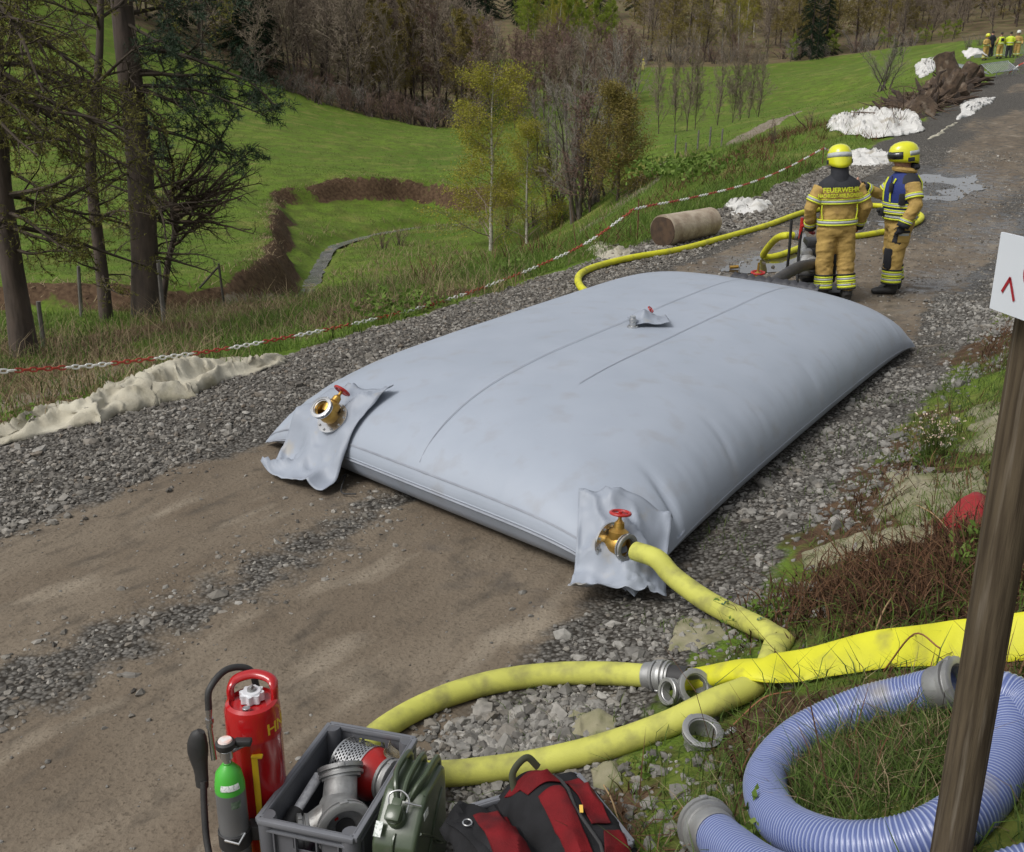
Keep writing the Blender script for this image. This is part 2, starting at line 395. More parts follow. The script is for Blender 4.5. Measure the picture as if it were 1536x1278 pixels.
def terrain_material():
    m = bpy.data.materials.new('land'); m.use_nodes = True; n, l = m.node_tree.nodes, m.node_tree.links; b = n['Principled BSDF']
    tc = n.new('ShaderNodeTexCoord')
    def noise(s, d=6, v=None, sc=None):
        q = n.new('ShaderNodeTexNoise'); q.inputs['Scale'].default_value = s; q.inputs['Detail'].default_value = d
        src = tc.outputs['Object']
        if sc:
            mp = n.new('ShaderNodeMapping'); mp.vector_type = 'TEXTURE'; mp.inputs['Scale'].default_value = (1, 1 / sc[1], 1); mp.inputs['Rotation'].default_value = (0, 0, R(-33)); l.new(src, mp.inputs[0]); src = mp.outputs[0]
        l.new(src, q.inputs['Vector']); return q.outputs['Fac']
    def rng_(src, a, z, o0=0, o1=1):
        q = n.new('ShaderNodeMapRange'); l.new(src, q.inputs['Value'])
        for k, v in zip(('From Min', 'From Max', 'To Min', 'To Max'), (a, z, o0, o1)): q.inputs[k].default_value = v
        return q.outputs[0]
    def mix(f, a, z):
        q = n.new('ShaderNodeMix'); q.data_type = 'RGBA'
        if isinstance(f, float): q.inputs[0].default_value = f
        else: l.new(f, q.inputs[0])
        for s, k in ((a, 6), (z, 7)):
            if isinstance(s, tuple): q.inputs[k].default_value = (*s, 1)
            else: l.new(s, q.inputs[k])
        return q.outputs[2]
    def math_(op, a, z):
        q = n.new('ShaderNodeMath'); q.operation = op
        for s, k in ((a, 0), (z, 1)):
            if isinstance(s, (int, float)): q.inputs[k].default_value = s
            else: l.new(s, q.inputs[k])
        return q.outputs[0]
    at = n.new('ShaderNodeAttribute'); at.attribute_name = 'zone'; sp = n.new('ShaderNodeSeparateColor'); l.new(at.outputs['Color'], sp.inputs[0])
    at2 = n.new('ShaderNodeAttribute'); at2.attribute_name = 'zone2'; sp2 = n.new('ShaderNodeSeparateColor'); l.new(at2.outputs['Color'], sp2.inputs[0])
    # wheel-rolled mud, streaked along the road
    mud = mix(rng_(noise(1.5, 4, sc=(1, .42, 1)), .38, .62), (.135, .107, .078), (.178, .146, .109))
    mud = mix(rng_(noise(7, 5, sc=(1, .5, 1)), .54, .70), mud, (.100, .083, .064))
    mud = mix(rng_(noise(3.3, 4, sc=(1, .33, 1)), .57, .72), mud, (.235, .198, .15))
    mud = mix(rng_(noise(60, 4), .54, .72), mud, (.092, .074, .055))
    # broken stone bed
    vo = n.new('ShaderNodeTexVoronoi'); vo.inputs['Scale'].default_value = 42; l.new(tc.outputs['Object'], vo.inputs['Vector'])
    hv = n.new('ShaderNodeSeparateColor'); l.new(vo.outputs['Color'], hv.inputs[0])
    grv = mix(hv.outputs[0], (.062, .058, .051), (.185, .174, .156)); grv = mix(rng_(vo.outputs['Distance'], .35, .75), grv, (.03, .026, .021))
    vf = n.new('ShaderNodeTexVoronoi'); vf.inputs['Scale'].default_value = 14; l.new(tc.outputs['Object'], vf.inputs['Vector'])
    # grass base
    gs = mix(rng_(noise(.13, 2), .35, .65), (.078, .132, .016), (.118, .176, .024))
    gs = mix(rng_(noise(1.1, 5), .42, .62), gs, (.088, .112, .022))
    gs = mix(rng_(noise(.42, 4), .54, .72), gs, (.165, .170, .045))
    gs = mix(rng_(noise(9, 2), .5, .75), gs, (.052, .088, .012))
    soil = mix(rng_(noise(6, 3), .35, .65), (.055, .033, .020), (.105, .067, .040))
    lit = mix(rng_(noise(.35, 2), .35, .65), (.105, .072, .046), (.16, .125, .07)); lit = mix(rng_(noise(.9, 2), .5, .7), lit, (.09, .11, .035))
    pth = mix(rng_(noise(3, 2), .35, .65), (.16, .135, .10), (.235, .20, .155))
    brk = noise(5, 3)
    def soft(ch, a=.25, z=.75):   # ragged zone borders
        return rng_(math_('ADD', ch, math_('MULTIPLY', math_('SUBTRACT', brk, .5), 1.1)), a, z)
    col = mix(soft(sp.outputs[0], .35, .65), mud, grv)
    col = mix(soft(sp.outputs[1], .4, .6), col, gs)
    col = mix(soft(sp.outputs[2], .4, .7), col, soil)
    col = mix(soft(sp2.outputs[0], .4, .6), col, pth)
    col = mix(soft(sp2.outputs[1], .4, .6), col, lit)
    wet = soft(sp2.outputs[2], .35, .75)
    dk = n.new('ShaderNodeHueSaturation'); l.new(col, dk.inputs['Color']); l.new(rng_(wet, 0, 1, 1, .62), dk.inputs['Value'])
    l.new(dk.outputs[0], b.inputs['Base Color'])
    l.new(rng_(wet, 0, 1, .88, .16), b.inputs['Roughness']); l.new(rng_(wet, 0, 1, .10, .55), b.inputs['Specular IOR Level'])
    hgt = math_('ADD', math_('MULTIPLY', noise(30, 4), .6), math_('MULTIPLY', rng_(vo.outputs['Distance'], 0, .7, .5, 0), sp.outputs[0]))
    hgt = math_('ADD', hgt, math_('MULTIPLY', noise(9, 4, sc=(1, .4, 1)), 1.2))
    bp = n.new('ShaderNodeBump'); bp.inputs['Strength'].default_value = .75; bp.inputs['Distance'].default_value = .022; l.new(hgt, bp.inputs['Height']); l.new(bp.outputs[0], b.inputs['Normal'])
    return m
LAND = terrain_material()
V = np.stack([XX, YY, ZZ], -1).reshape(-1, 3)
wetm = np.zeros_like(XX)
def wet_blob(px, py, rx, ry, k=1, rot=0):
    global wetm
    p = ground(px, py); a = R(rot); dx, dy = XX - p[0], YY - p[1]
    u = dx * math.cos(a) + dy * math.sin(a); v = -dx * math.sin(a) + dy * math.cos(a)
    wetm = np.maximum(wetm, k * np.exp(-((u / rx) ** 2 + (v / ry) ** 2)))
for a in ((1150, 395, 2.2, 1.0, .9, 50), (1420, 420, 2.5, 1.0, .7, 50), (1340, 470, 1.5, .8, .5, 50), (500, 735, .9, .5, .5, -40), (800, 880, 1.6, .4, .45, -40), (1420, 280, 5, 2, .8, 60), (1500, 350, 4, 1.5, .7, 60)): wet_blob(*a)
go = npmesh('ground', V, F, LAND, smooth=True); tag(go, 'muddy gravel road with grass banks and meadow valley', kind='structure')
def pa_attr(name, r, g, b):
    q = go.data.color_attributes.new(name, 'FLOAT_COLOR', 'POINT')
    q.data.foreach_set('color', np.stack([r, g, b, np.ones_like(r)], -1).astype(np.float32).ravel())
pa_attr('zone', ga, gr, so_); pa_attr('zone2', pa, wood, wetm)

# ---------------------------------------------------------------- the pillow tank
NL, NR, FR = at_z(397, 655, .08)[:2], at_z(952, 888, .06)[:2], at_z(1374, 511, .10)[:2]
FL = NL + FR - NR
TC = (NL + FR) / 2; TU = (NR - NL) / 2; TV = (FL - NL) / 2      # u across, v away
TH = .73
def tank_top(u, v):
    au, av = np.abs(u), np.abs(v)
    f = np.clip((1 - au ** 3.3) * (1 - av ** 5.0), 0, 1) ** .54; c = au ** 6 * av ** 6
    zs = .20 * (1 - .80 * c) * (1 - .25 * (au ** 8))
    return zs, zs + (TH - zs) * f
def tank_xy(u, v):
    k = .025
    uu = u * (1 - k * (1 - v * v) * np.abs(u) ** 4); vv = v * (1 + .004 * (1 - u * u) * np.abs(v) ** 4)
    return TC[0] + TU[0] * uu + TV[0] * vv, TC[1] + TU[1] * uu + TV[1] * vv
def T(u, v, lift=0):
    u = np.asarray(u, float); v = np.asarray(v, float); x, y = tank_xy(u, v); z = tank_top(u, v)[1]
    return np.stack([x, y, z + lift], -1)
def tank_uv(x, y):
    A = np.array([[TU[0], TV[0]], [TU[1], TV[1]]]); q = np.linalg.solve(A, np.stack([np.ravel(x) - TC[0], np.ravel(y) - TC[1]]))
    u, v = q[0].copy(), q[1].copy()
    for _ in range(4):
        fu = 1 - .025 * (1 - np.clip(v, -1, 1) ** 2) * np.minimum(1, np.abs(u)) ** 4; fv = 1 + .004 * (1 - np.clip(u, -1, 1) ** 2) * np.minimum(1, np.abs(v)) ** 4
        u, v = q[0] / fu, q[1] / fv
    return u, v
def tank_z(x, y):
    """height of the tank's skin over a point, falling off beside it"""
    u, v = tank_uv(x, y); uc, vc = np.clip(u, -.998, .998), np.clip(v, -.998, .998)
    z = tank_top(uc, vc)[1]; px, py = tank_xy(uc, vc)
    d = np.hypot(px - np.ravel(x), py - np.ravel(y))
    return np.where(d < 1e-3, z, np.maximum(.015, z - d * 2.2)).reshape(np.shape(x))
def tank_hit(px, py):
    d = ray(px, py); t = np.linspace(4, 18, 1400); P = np.array([0, 0, CAMH]) + d * t[:, None]; g = tank_z(P[:, 0], P[:, 1]) - P[:, 2]
    return P[np.argmax(g > 0)]
tank = thing('water_tank', 'huge grey inflated pillow tank lying across the gravel road', 'water tank', (TC[0], TC[1], 0))
TANKM = mat('tank_fabric', (.318, .352, .408), (.294, .328, .382), 2.2, r=.50, bump=.12, bs=55, spec=.35, c3=(.275, .285, .305), sc3=5, lo3=.55, hi3=.85, bd=.004)
FLAPM = mat('flap_fabric', (.288, .318, .37), (.25, .277, .324), 5, r=.5, bump=.15, bs=60, spec=.4, c3=(.30, .29, .27), sc3=6, lo3=.6, hi3=.75, bd=.004)
def wav(n): return np.sin(np.linspace(-np.pi / 2, np.pi / 2, n))
us = np.sign(wav(141)) * np.abs(wav(141)) ** 1.0; vs = wav(241)
UU, VV = np.meshgrid(us, vs); xx, yy = tank_xy(UU, VV); zs, zt = tank_top(UU, VV)
edu, edv = 1 - np.abs(UU), 1 - np.abs(VV)
wr = .021 * (np.abs(fbm(VV * 30, UU * 2, 61) - .5) * 2) * np.exp(-((edu - .07) / .08) ** 2) + .017 * (np.abs(fbm(UU * 24, VV * 2, 62) - .5) * 2) * np.exp(-((edv - .04) / .04) ** 2)
wr = wr + .012 * (fbm(UU * 3, VV * 4, 63) - .5)
# deep creases: on the right flank
for v0, wd, dp in ((-.80, .012, .055), (-.52, .010, .03), (.05, .02, .02)):
    wr = wr - dp * np.exp(-((VV - v0 - .10 * (edu - .1)) / wd) ** 2) * np.exp(-((edu - .06) / .09) ** 2) * (UU > 0)
zt = np.maximum(zt + wr * (edu > .003) * (edv > .003), .01)
gb = np.sqrt(np.clip((1 - np.abs(UU) ** 16) * (1 - np.abs(VV) ** 26), 0, 1))
zb = zs * (1 - np.clip(gb * 1.25, 0, 1)) + .006
# the bulge of the lower side swells out past nothing: it tucks under
ins = 1 - .004 * np.clip(gb * 3, 0, 1)
V1 = np.stack([xx, yy, zt], -1).reshape(-1, 3); bx, by = tank_xy(UU * ins, VV * ins); V2 = np.stack([bx, by, np.minimum(zb, zt)], -1).reshape(-1, 3)
k1, k2 = UU.shape; q = np.arange(k1 * k2).reshape(k1, k2)
Ft = np.stack([q[:-1, :-1], q[:-1, 1:], q[1:, 1:], q[1:, :-1]], -1).reshape(-1, 4); Fb = Ft[:, ::-1] + k1 * k2
rim = np.r_[q[0, :], q[1:, -1], q[-1, -2::-1], q[-2:0:-1, 0]]; rn = np.roll(rim, -1); Fr = np.stack([rim, rim + k1 * k2, rn + k1 * k2, rn], -1)
sh = npmesh('shell', np.r_[V1, V2], np.r_[Ft, Fb, Fr], TANKM, tank, True, (TC[0], TC[1], 0))
# welded seams running the length of the top, and the band low on the near end
SEAMM = mat('seam_fabric', (.19, .205, .24), (.25, .27, .31), 8, r=.55)
def ribbon(P, N, w, mb):
    P = np.array(P); t = np.gradient(P, axis=0); s = np.cross(t, N); s /= np.linalg.norm(s, axis=1)[:, None] + 1e-9
    A, B = P - s * w / 2, P + s * w / 2; n = len(P)
    mb.add(list(A) + list(B), [(i, i + 1, n + i + 1, n + i) for i in range(n - 1)])
for u0 in (.0, .32):
    vv = np.linspace(-.985, .985, 120) if u0 < .3 else np.linspace(-.62, .985, 100)
    mb = MB(); ribbon(T(np.full_like(vv, u0), vv, .0065), np.tile([0, 0, 1.], (len(vv), 1)), .0062, mb); mk('seam', mb, SEAMM, tank)
# the welded band low on the near end
uu = np.linspace(-.97, .97, 90)
for du, wd in ((-.9925, .05),):
    mb = MB(); P = T(uu, np.full_like(uu, du), .004); tv = np.array([*(-TV), 0]) / np.linalg.norm(TV)
    N = np.tile(tv * .8 + np.array([0, 0, .6]), (90, 1)); ribbon(P + tv * .005, N, .012, mb); mk('seam', mb, SEAMM, tank)
    mb = MB(); P = T(uu, np.full_like(uu, -.999), .0); P[:, 2] *= .8; ribbon(P + tv * .007, N, .012, mb); mk('seam', mb, SEAMM, tank)

STEEL = mat('cast_aluminium', (.42, .42, .41), (.30, .30, .295), 14, r=.42, metal=.75, bump=.15, bs=90, r2=.6, bd=.003, c3=(.22, .20, .17), sc3=9, lo3=.6, hi3=.8)
SHINY = mat('bright_steel', (.62, .62, .61), (.45, .45, .45), 10, r=.25, metal=.9)
BRASS = mat('brass', (.50, .31, .075), (.38, .22, .05), 12, r=.38, metal=.8, bump=.1, bs=80)
REDP = mat('red_paint', (.42, .018, .014), (.34, .014, .012), 9, r=.35, coat=.2, bump=.05, bs=60)
BLACK = mat('black_rubber', (.018, .018, .019), (.030, .029, .028), 9, r=.6, bump=.1, bs=80)
def storz(mb, M, r, L=.06, n=32, lugs=True):
    """claw coupling along local Z, base at 0"""
    mb.lathe([(r * .78, 0), (r * .98, 0), (r * 1.0, L * .18), (r * 1.13, L * .2), (r * 1.15, L * .42), (r * 1.02, L * .46), (r * 1.0, L * .62), (r * 1.16, L * .65), (r * 1.18, L * .95), (r * 1.12, L), (r * .86, L), (r * .84, L * .85), (r * .78, L * .8)], n, M, close=True)
    if lugs:
        for a in (0, math.pi * 2 / 3, math.pi * 4 / 3):
            K = M @ Matrix.Rotation(a, 4, 'Z'); mb.box((r * 1.15, 0, L * .8), (r * .16, r * .34, L * .34), K, .003)
    return mb
def wheel(mb, M, r):
    P = [(r * math.cos(a), r * math.sin(a), 0) for a in np.linspace(0, 2 * math.pi, 24, endpoint=False)]
    mb.tube(P, r * .17, 8, closed=True, M=M)
    for k in range(5):
        a = k * 2 * math.pi / 5; mb.box((r * .5 * math.cos(a), r * .5 * math.sin(a), -.002), (r, r * .2, r * .1), M @ Matrix.Rotation(a, 4, 'Z') @ Matrix.Translation((0, 0, 0)) if False else M @ Matrix.Translation((r * .5 * math.cos(a), r * .5 * math.sin(a), -.002)) @ Matrix.Rotation(a, 4, 'Z') @ Matrix.Translation((-r * .5 * math.cos(a), -r * .5 * math.sin(a), .002)))
    mb.lathe([(r * .22, -r * .15), (r * .22, r * .18), (r * .12, r * .22)], 12, M)
def drape(name, c, ax, w, h, seed, parent, crump=.05, hang=1.0, shape=None, n=34):
    """a square of stiff cloth lying over the tank's skin"""
    ax = np.array(ax) / np.linalg.norm(ax); ay = np.array([-ax[1], ax[0]])
    a, b = np.meshgrid(np.linspace(-.5, .5, n), np.linspace(-.5, .5, n))
    a, b = a + .22 * (fbm(a * 1.1 + seed, b * 1.1, seed + 7, 1) - .5), b + .22 * (fbm(a * 1.1, b * 1.1 + seed, seed + 8, 1) - .5)
    x = c[0] + a * w * ax[0] + b * h * ay[0]; y = c[1] + a * w * ax[1] + b * h * ay[1]
    z = tank_z(x, y)
    k = np.ones((5, 5)) / 25
    zp = np.pad(z, 2, mode='edge'); z = np.maximum(z, sum(zp[i:i + n, j:j + n] for i in range(5) for j in range(5)) / 25)
    for _ in range(2):
        zp = np.pad(z, 3, mode='edge'); zb_ = sum(zp[i:i + n, j:j + n] for i in range(7) for j in range(7)) / 49; z = np.maximum(zb_, tank_z(x, y) - .004)
    fold = np.abs(fbm(a * 2.1 + seed + b, b * 2.1 - a * .7, seed, 2) - .5) * 2.6; fold = np.minimum(fold, 1); ed = np.maximum(np.abs(a), np.abs(b)) * 2
    sh_ = 1 - np.abs(fbm(a * 3.2 - b * 1.5 + seed, b * 3.0 + a, seed + 11, 2) - .5) * 2.4; z = z + .012 + crump * .55 * np.clip(sh_, 0, 1) ** 5 + crump * (1 - fold) ** 2.2 * (.65 + .2 * ed ** 2) + crump * .45 * np.abs(fbm(a * 5, b * 5, seed + 3, 2) - .5)
    q = np.arange(n * n).reshape(n, n); Fq = np.stack([q[:-1, :-1], q[:-1, 1:], q[1:, 1:], q[1:, :-1]], -1).reshape(-1, 4)
    o = npmesh(name, np.stack([x, y, z], -1).reshape(-1, 3), Fq, FLAPM, parent, True, wloc(parent))
    md = o.modifiers.new('s', 'SOLIDIFY'); md.thickness = .004; return o
def bolts(mb, M, r, n, s=.009):
    for k in range(n):
        a = 2 * math.pi * k / n; mb.lathe([(s, 0), (s, s * .9), (s * .6, s * 1.2)], 6, M @ Matrix.Translation((r * math.cos(a), r * math.sin(a), 0)))
# near left corner: valve facing up on its flange
pv = tank_hit(500, 640)
drape('flap', tank_hit(494, 645)[:2], TV + TU * .15, .74, .70, 4, tank, .085)
zc = float(tank_z(np.array([pv[0]]), np.array([pv[1]]))[0])
def gate_valve(base, axis, stem, parent, wheel_r=.055, s=1.0, flange=True):
    """flange on the skin, brass body along axis, stem with hand wheel to the side, claw coupling on the end"""
    M = frame(base, axis, stem); A = Vector(axis).normalized(); S = Vector(stem); S = (S - A * S.dot(A)).normalized(); base = Vector(base)
    b = MB(); b.lathe([(.055 * s, .0), (.06 * s, .03 * s), (.068 * s, .05 * s), (.068 * s, .11 * s), (.058 * s, .13 * s), (.05 * s, .13 * s), (.046 * s, .02 * s)], 28, M, close=True)
    c0 = base + A * .075 * s
    b.lathe([(.05 * s, .0), (.062 * s, .05 * s), (.062 * s, .085 * s), (.034 * s, .105 * s), (.03 * s, .14 * s), (.02 * s, .15 * s), (.012 * s, .16 * s), (.010 * s, .21 * s)], 20, frame(c0, S, A))
    v = mk('gate_valve', b, BRASS, parent)
    if flange:
        f = MB(); f.lathe([(.05 * s, 0), (.125 * s, 0), (.125 * s, .012), (.05 * s, .014)], 36, M, close=True); bolts(f, M @ Matrix.Translation((0, 0, .012)), .105 * s, 10); mk('flange', f, SHINY, v)
    f = MB(); storz(f, M @ Matrix.Translation((0, 0, .12 * s)), .074 * s, .045 * s); mk('coupling', f, STEEL if not flange or s < 1 else SHINY, v)
    w = MB(); wheel(w, frame(c0 + S * .20 * s, S, A), wheel_r); mk('hand_wheel', w, REDP, v); return v
lean = ray(480, 600); toward = Vector((-.45, -.62, .80)).normalized()
gate_valve((pv[0], pv[1], zc + .06), toward, Vector((.55, .62, .5)), tank, .058, 1.0)
mk('cord', MB().tube(catmull([at_z(460, 722, .012), at_z(478, 734, .012), at_z(492, 722, .012), at_z(505, 724, .012), at_z(518, 712, .05), at_z(512, 738, .012), at_z(534, 741, .012)], 6), .006, 6), BLACK, tank)
# near right corner: valve with the hose
pr = tank_hit(928, 832)
drape('flap', tank_hit(936, 826)[:2], TU + TV * .35, .56, .54, 9, tank, .085)
HDIR = Vector(at_z(1000, 862, .28) - at_z(925, 826, .42)).normalized()
zc2 = float(tank_z(np.array([pr[0]]), np.array([pr[1]]))[0])
VB = Vector((pr[0], pr[1], zc2 + .06))
HD = Vector((.62, -.72, .06)).normalized()
gate_valve(VB - HD * .08, HD, Vector((.12, .08, 1)), tank, .055, .92)
# vent in the middle of the top, under a scrap of flap
pc = tank_hit(949, 491)
b = MB(); b.lathe([(.05, -.005), (.05, .012), (.03, .014), (.03, .05), (.034, .055), (.034, .075), (.026, .08), (.026, .10)], 16, frame(pc, (0, 0, 1))); bolts(b, frame(pc + np.array([0, 0, .012]), (0, 0, 1)), .042, 8, .006); mk('vent', b, SHINY, tank)
ps = tank_hit(974, 488)
def scrap(a, b): return a, b
n = 22; a, b_ = np.meshgrid(np.linspace(-.5, .5, n), np.linspace(-.5, .5, n))
x = ps[0] + a * .34; y = ps[1] + .06 + b_ * .30; z = tank_z(x, y) + .02 + .16 * np.exp(-((a + .12) ** 2 + (b_ + .02) ** 2) * 9) * (.6 + .9 * np.abs(fbm(a * 5, b_ * 5, 71) - .5)) + .07 * np.clip(a - .1, 0, 1) ** 1 + .035 * np.abs(fbm(a * 7, b_ * 7, 72) - .5)
q = np.arange(n * n).reshape(n, n); Fq = np.stack([q[:-1, :-1], q[:-1, 1:], q[1:, 1:], q[1:, :-1]], -1).reshape(-1, 4)
o = npmesh('flap', np.stack([x, y, z], -1).reshape(-1, 3), Fq, FLAPM, tank, True, wloc(tank)); o.modifiers.new('s', 'SOLIDIFY').thickness = .004
w = MB(); wheel(w, frame((ps[0] + .02, ps[1] + .10, pc[2] + .12), (.6, -.3, .6)), .03); mk('hand_wheel', w, REDP, tank)
# far end: hem of the flap standing behind the crest, valve wheel above the ground
pf = at_y(1137, 409, 13.6)
hp = [T(np.array([k]), np.array([.90]))[0] + np.array([0, 0, .012]) for k in np.linspace(-.22, .40, 26)]
m2 = MB(); n2 = len(hp); hh = [.03 + .05 * abs(math.sin(i * 1.3)) for i in range(n2)]
m2.add([p + np.array([.0, -.02, .0]) for p in hp] + [p + np.array([.05, .06, h_]) for p, h_ in zip(hp, hh)], [(i, i + 1, n2 + i + 1, n2 + i) for i in range(n2 - 1)]); mk('flap', m2, mat('dark_hem', (.04, .04, .045), r=.6), tank, solid=.006)
fv = np.array([pf[0], pf[1], .30]); b = MB()
b.lathe([(.05, 0), (.06, .1), (.05, .2), (.02, .22), (.012, .34)], 16, frame(fv - np.array([0, 0, .2]), (0, 0, 1))); v = mk('gate_valve', b, BRASS, tank)
top = at_y(1137, 409, 13.6); w = MB(); wheel(w, frame(top, (0, -.1, 1)), .085); mk('hand_wheel', w, REDP, v)
b = MB(); b.tube([fv + np.array([0, 0, .1]), top], .014, 8); mk('stem', b, BRASS, v)

# ---------------------------------------------------------------- hoses
YOLD = mat('worn_yellow_hose', (.50, .50, .095), (.42, .42, .08), 6, r=.75, bump=.25, bs=140, c3=(.20, .19, .065), sc3=9, lo3=.48, hi3=.78, bd=.004)
YNEW = mat('bright_yellow_hose', (.60, .585, .018), (.50, .49, .016), 5, r=.6, bump=.2, bs=120, c3=(.30, .28, .05), sc3=7, lo3=.55, hi3=.78, bd=.003)
def lay(pts, r, sink=.15, n=10):
    """points (px, py[, extra lift]) laid on the land, as a smooth line of hose centres"""
    Q = [hover(p[0], p[1], r * (1 - sink) + (p[2] if len(p) > 2 else 0)) for p in pts]
    return catmull(Q, n)
r0 = .057
h1 = thing('fire_hose', 'long worn yellow fire hose coupled to the grey tank, looping past the crates', 'hose', tuple(ground(1000, 1010)))
start = VB + HD * .125
k1 = hover(1158, 950, .05)
A = catmull([start, start + HD * .16, np.array(at_z(1010, 865, .22)), hover(1058, 900, .10), hover(1108, 926, .06), k1, k1 + np.array([.035, -.035, .0])], 10)
B = lay([(1163, 972, -.02), (1150, 1003, -.03), (1125, 1030, -.01), (1070, 1053, .04), (1000, 1087), (900, 1122), (800, 1145), (720, 1156), (677, 1160), (640, 1161), (595, 1160), (560, 1160)], r0)
C = lay([(536, 1158), (528, 1145), (534, 1130), (550, 1115), (577, 1092), (620, 1066), (680, 1040), (750, 1021), (830, 1011), (910, 1010), (975, 1014)], r0)
P = resample(np.r_[A, B, C], .03)
L = np.r_[0, np.cumsum(np.linalg.norm(np.diff(P, axis=0), axis=1))]
dk = np.linalg.norm(P - A[-1], axis=1); kx = np.linalg.norm(P - hover(1150, 1003, .03), axis=1); fl = 1 - .45 * np.exp(-(dk / .09) ** 2) - .45 * np.exp(-(kx / .13) ** 2); fl = fl * (.93 + .05 * np.sin(L * 3.1))
rr = r0 * (1 + .12 * np.exp(-(dk / .10) ** 2)) * (1 + .025 * (fbm(L * 6, L * 0, 81) - .5))
mk('jacket', MB().tube(P, list(rr), 20, flat=list(fl), up=(0, 0, 1)), YOLD, h1)
# small printed marks along the hose
pe = P[-1]; de = (P[-1] - P[-4]); de = Vector(de).normalized()
b = MB(); Mx = frame(Vector(pe) - de * .02, de); b.lathe([(.062, 0), (.064, .02), (.060, .045)], 28, Mx, cap=False)
storz(b, frame(Vector(pe) + de * .02, de), .066, .05); mk('coupling', b, STEEL, h1)
# flat bright hose continuing to the right
h2 = thing('fire_hose', 'bright yellow unfilled fire hose running flat over the grass behind the post', 'hose', tuple(ground(1200, 1000)))
pc2 = Vector(pe) + de * .07
b = MB(); storz(b, frame(pc2 + de * .045, -de), .066, .05); mk('coupling', b, STEEL, h2)
mk('sleeve', MB().tube([pc2 + de * .04, pc2 + de * .07, pc2 + de * .13], [.058, .056, .055], 20), BLACK, h2)
Q = [pc2 + de * .10, pc2 + de * .16] + [Vector(hover(px, py, lf)) for px, py, lf in ((1105, 1006, .075), (1150, 1003, .098), (1200, 998, .07), (1260, 985, .07), (1330, 972, .08), (1420, 965, .085), (1500, 958, .08), (1600, 945, .08), (1700, 930, .08))]
P2 = resample(catmull(Q, 10), .03); n2 = len(P2); tt = np.linspace(0, 1, n2)
fl2 = np.clip(.95 - tt * 2.6, .17, 1); rw = .056 + .030 * sm(.02, .35, tt) + .004 * (fbm(tt * 20, tt, 83) - .5)
# the flat width turns on edge towards the viewer as it climbs the bank
b = MB(); ups = [Vector((0, -.25 - .75 * float(sm(.25, .7, q)), 1)).normalized() for q in tt]
def tube_up(mb, P, rr, fl, ups, n=20):
    P = [Vector(p) for p in P]; V = []; k = len(P)
    for i in range(k):
        t = (P[min(i + 1, k - 1)] - P[max(i - 1, 0)]).normalized(); x = ups[i]; x = (x - t * x.dot(t)).normalized(); y = t.cross(x)
        for j in range(n):
            a = 2 * math.pi * j / n; V.append(P[i] + (x * math.cos(a) * fl[i] + y * math.sin(a)) * rr[i])
    mb.add(V, [(i * n + j, i * n + (j + 1) % n, (i + 1) * n + (j + 1) % n, (i + 1) * n + j) for i in range(k - 1) for j in range(n)] + [tuple(range(n - 1, -1, -1)), tuple((k - 1) * n + j for j in range(n))])
tube_up(b, P2, list(rw), list(fl2), ups); mk('jacket', b, YNEW, h2)

# blue spiral suction hose, coiled on the bank
RIB = bpy.data.materials.new('blue_spiral_hose'); RIB.use_nodes = True; MATS['rib'] = RIB
nn, ll = RIB.node_tree.nodes, RIB.node_tree.links; bb = nn['Principled BSDF']; at_ = nn.new('ShaderNodeAttribute'); at_.attribute_name = 'rib'
mx = nn.new('ShaderNodeMix'); mx.data_type = 'RGBA'; mx.inputs[6].default_value = (.085, .115, .27, 1); mx.inputs[7].default_value = (.33, .375, .52, 1); ll.new(at_.outputs['Fac'], mx.inputs[0])
tcx = nn.new('ShaderNodeTexCoord'); nz = nn.new('ShaderNodeTexNoise'); nz.inputs['Scale'].default_value = 4; nz.inputs['Detail'].default_value = 6; ll.new(tcx.outputs['Object'], nz.inputs['Vector'])
mr = nn.new('ShaderNodeMapRange'); mr.inputs['From Min'].default_value = .60; mr.inputs['From Max'].default_value = .72; mr.inputs['To Max'].default_value = .7; ll.new(nz.outputs['Fac'], mr.inputs['Value'])
m2x = nn.new('ShaderNodeMix'); m2x.data_type = 'RGBA'; ll.new(mr.outputs[0], m2x.inputs[0]); ll.new(mx.outputs[2], m2x.inputs[6]); m2x.inputs[7].default_value = (.27, .25, .21, 1)
ll.new(m2x.outputs[2], bb.inputs['Base Color']); bb.inputs['Roughness'].default_value = .36; bb.inputs['Coat Weight'].default_value = .15
def spiral_hose(P, r, parent, pitch=.0135):
    P = resample(P, pitch / 4); k = len(P); ph = np.arange(k) * math.pi / 2; n = 24
    rr = r * (1 + .022 * np.sin(ph)); b = MB().tube(P, list(rr), n, up=(0.1, .2, 1)); o = mk('tube', b, RIB, parent, auto=0)
    a = o.data.attributes.new('rib', 'FLOAT', 'POINT'); a.data.foreach_set('value', np.repeat((np.sin(ph) > .9).astype(np.float32), n)); return P
hb = thing('suction_hose', 'coiled blue ribbed suction hose on the grass beside the wooden post', 'hose', tuple(ground(1300, 1130)))
rb = .071
def onb(px, py, lf=0):  # lies on the bank, a little proud of the grass
    return hover(px, py, rb * .8 + lf, 1.2)
loop = [onb(1425, 1030, .03), onb(1370, 1042), onb(1290, 1062), (onb(1200, 1105)), onb(1150, 1165), onb(1165, 1225), onb(1230, 1263), onb(1310, 1272), onb(1400, 1250), onb(1470, 1200), onb(1512, 1130), onb(1512, 1085, .03), onb(1490, 1052, .07), onb(1500, 1040, .09), onb(1545, 1062, .05), onb(1600, 1110, .02), onb(1640, 1200), onb(1620, 1290), onb(1540, 1315), onb(1440, 1345), onb(1330, 1352), onb(1230, 1340), onb(1150, 1310), onb(1100, 1275), onb(1066, 1246, .01)]
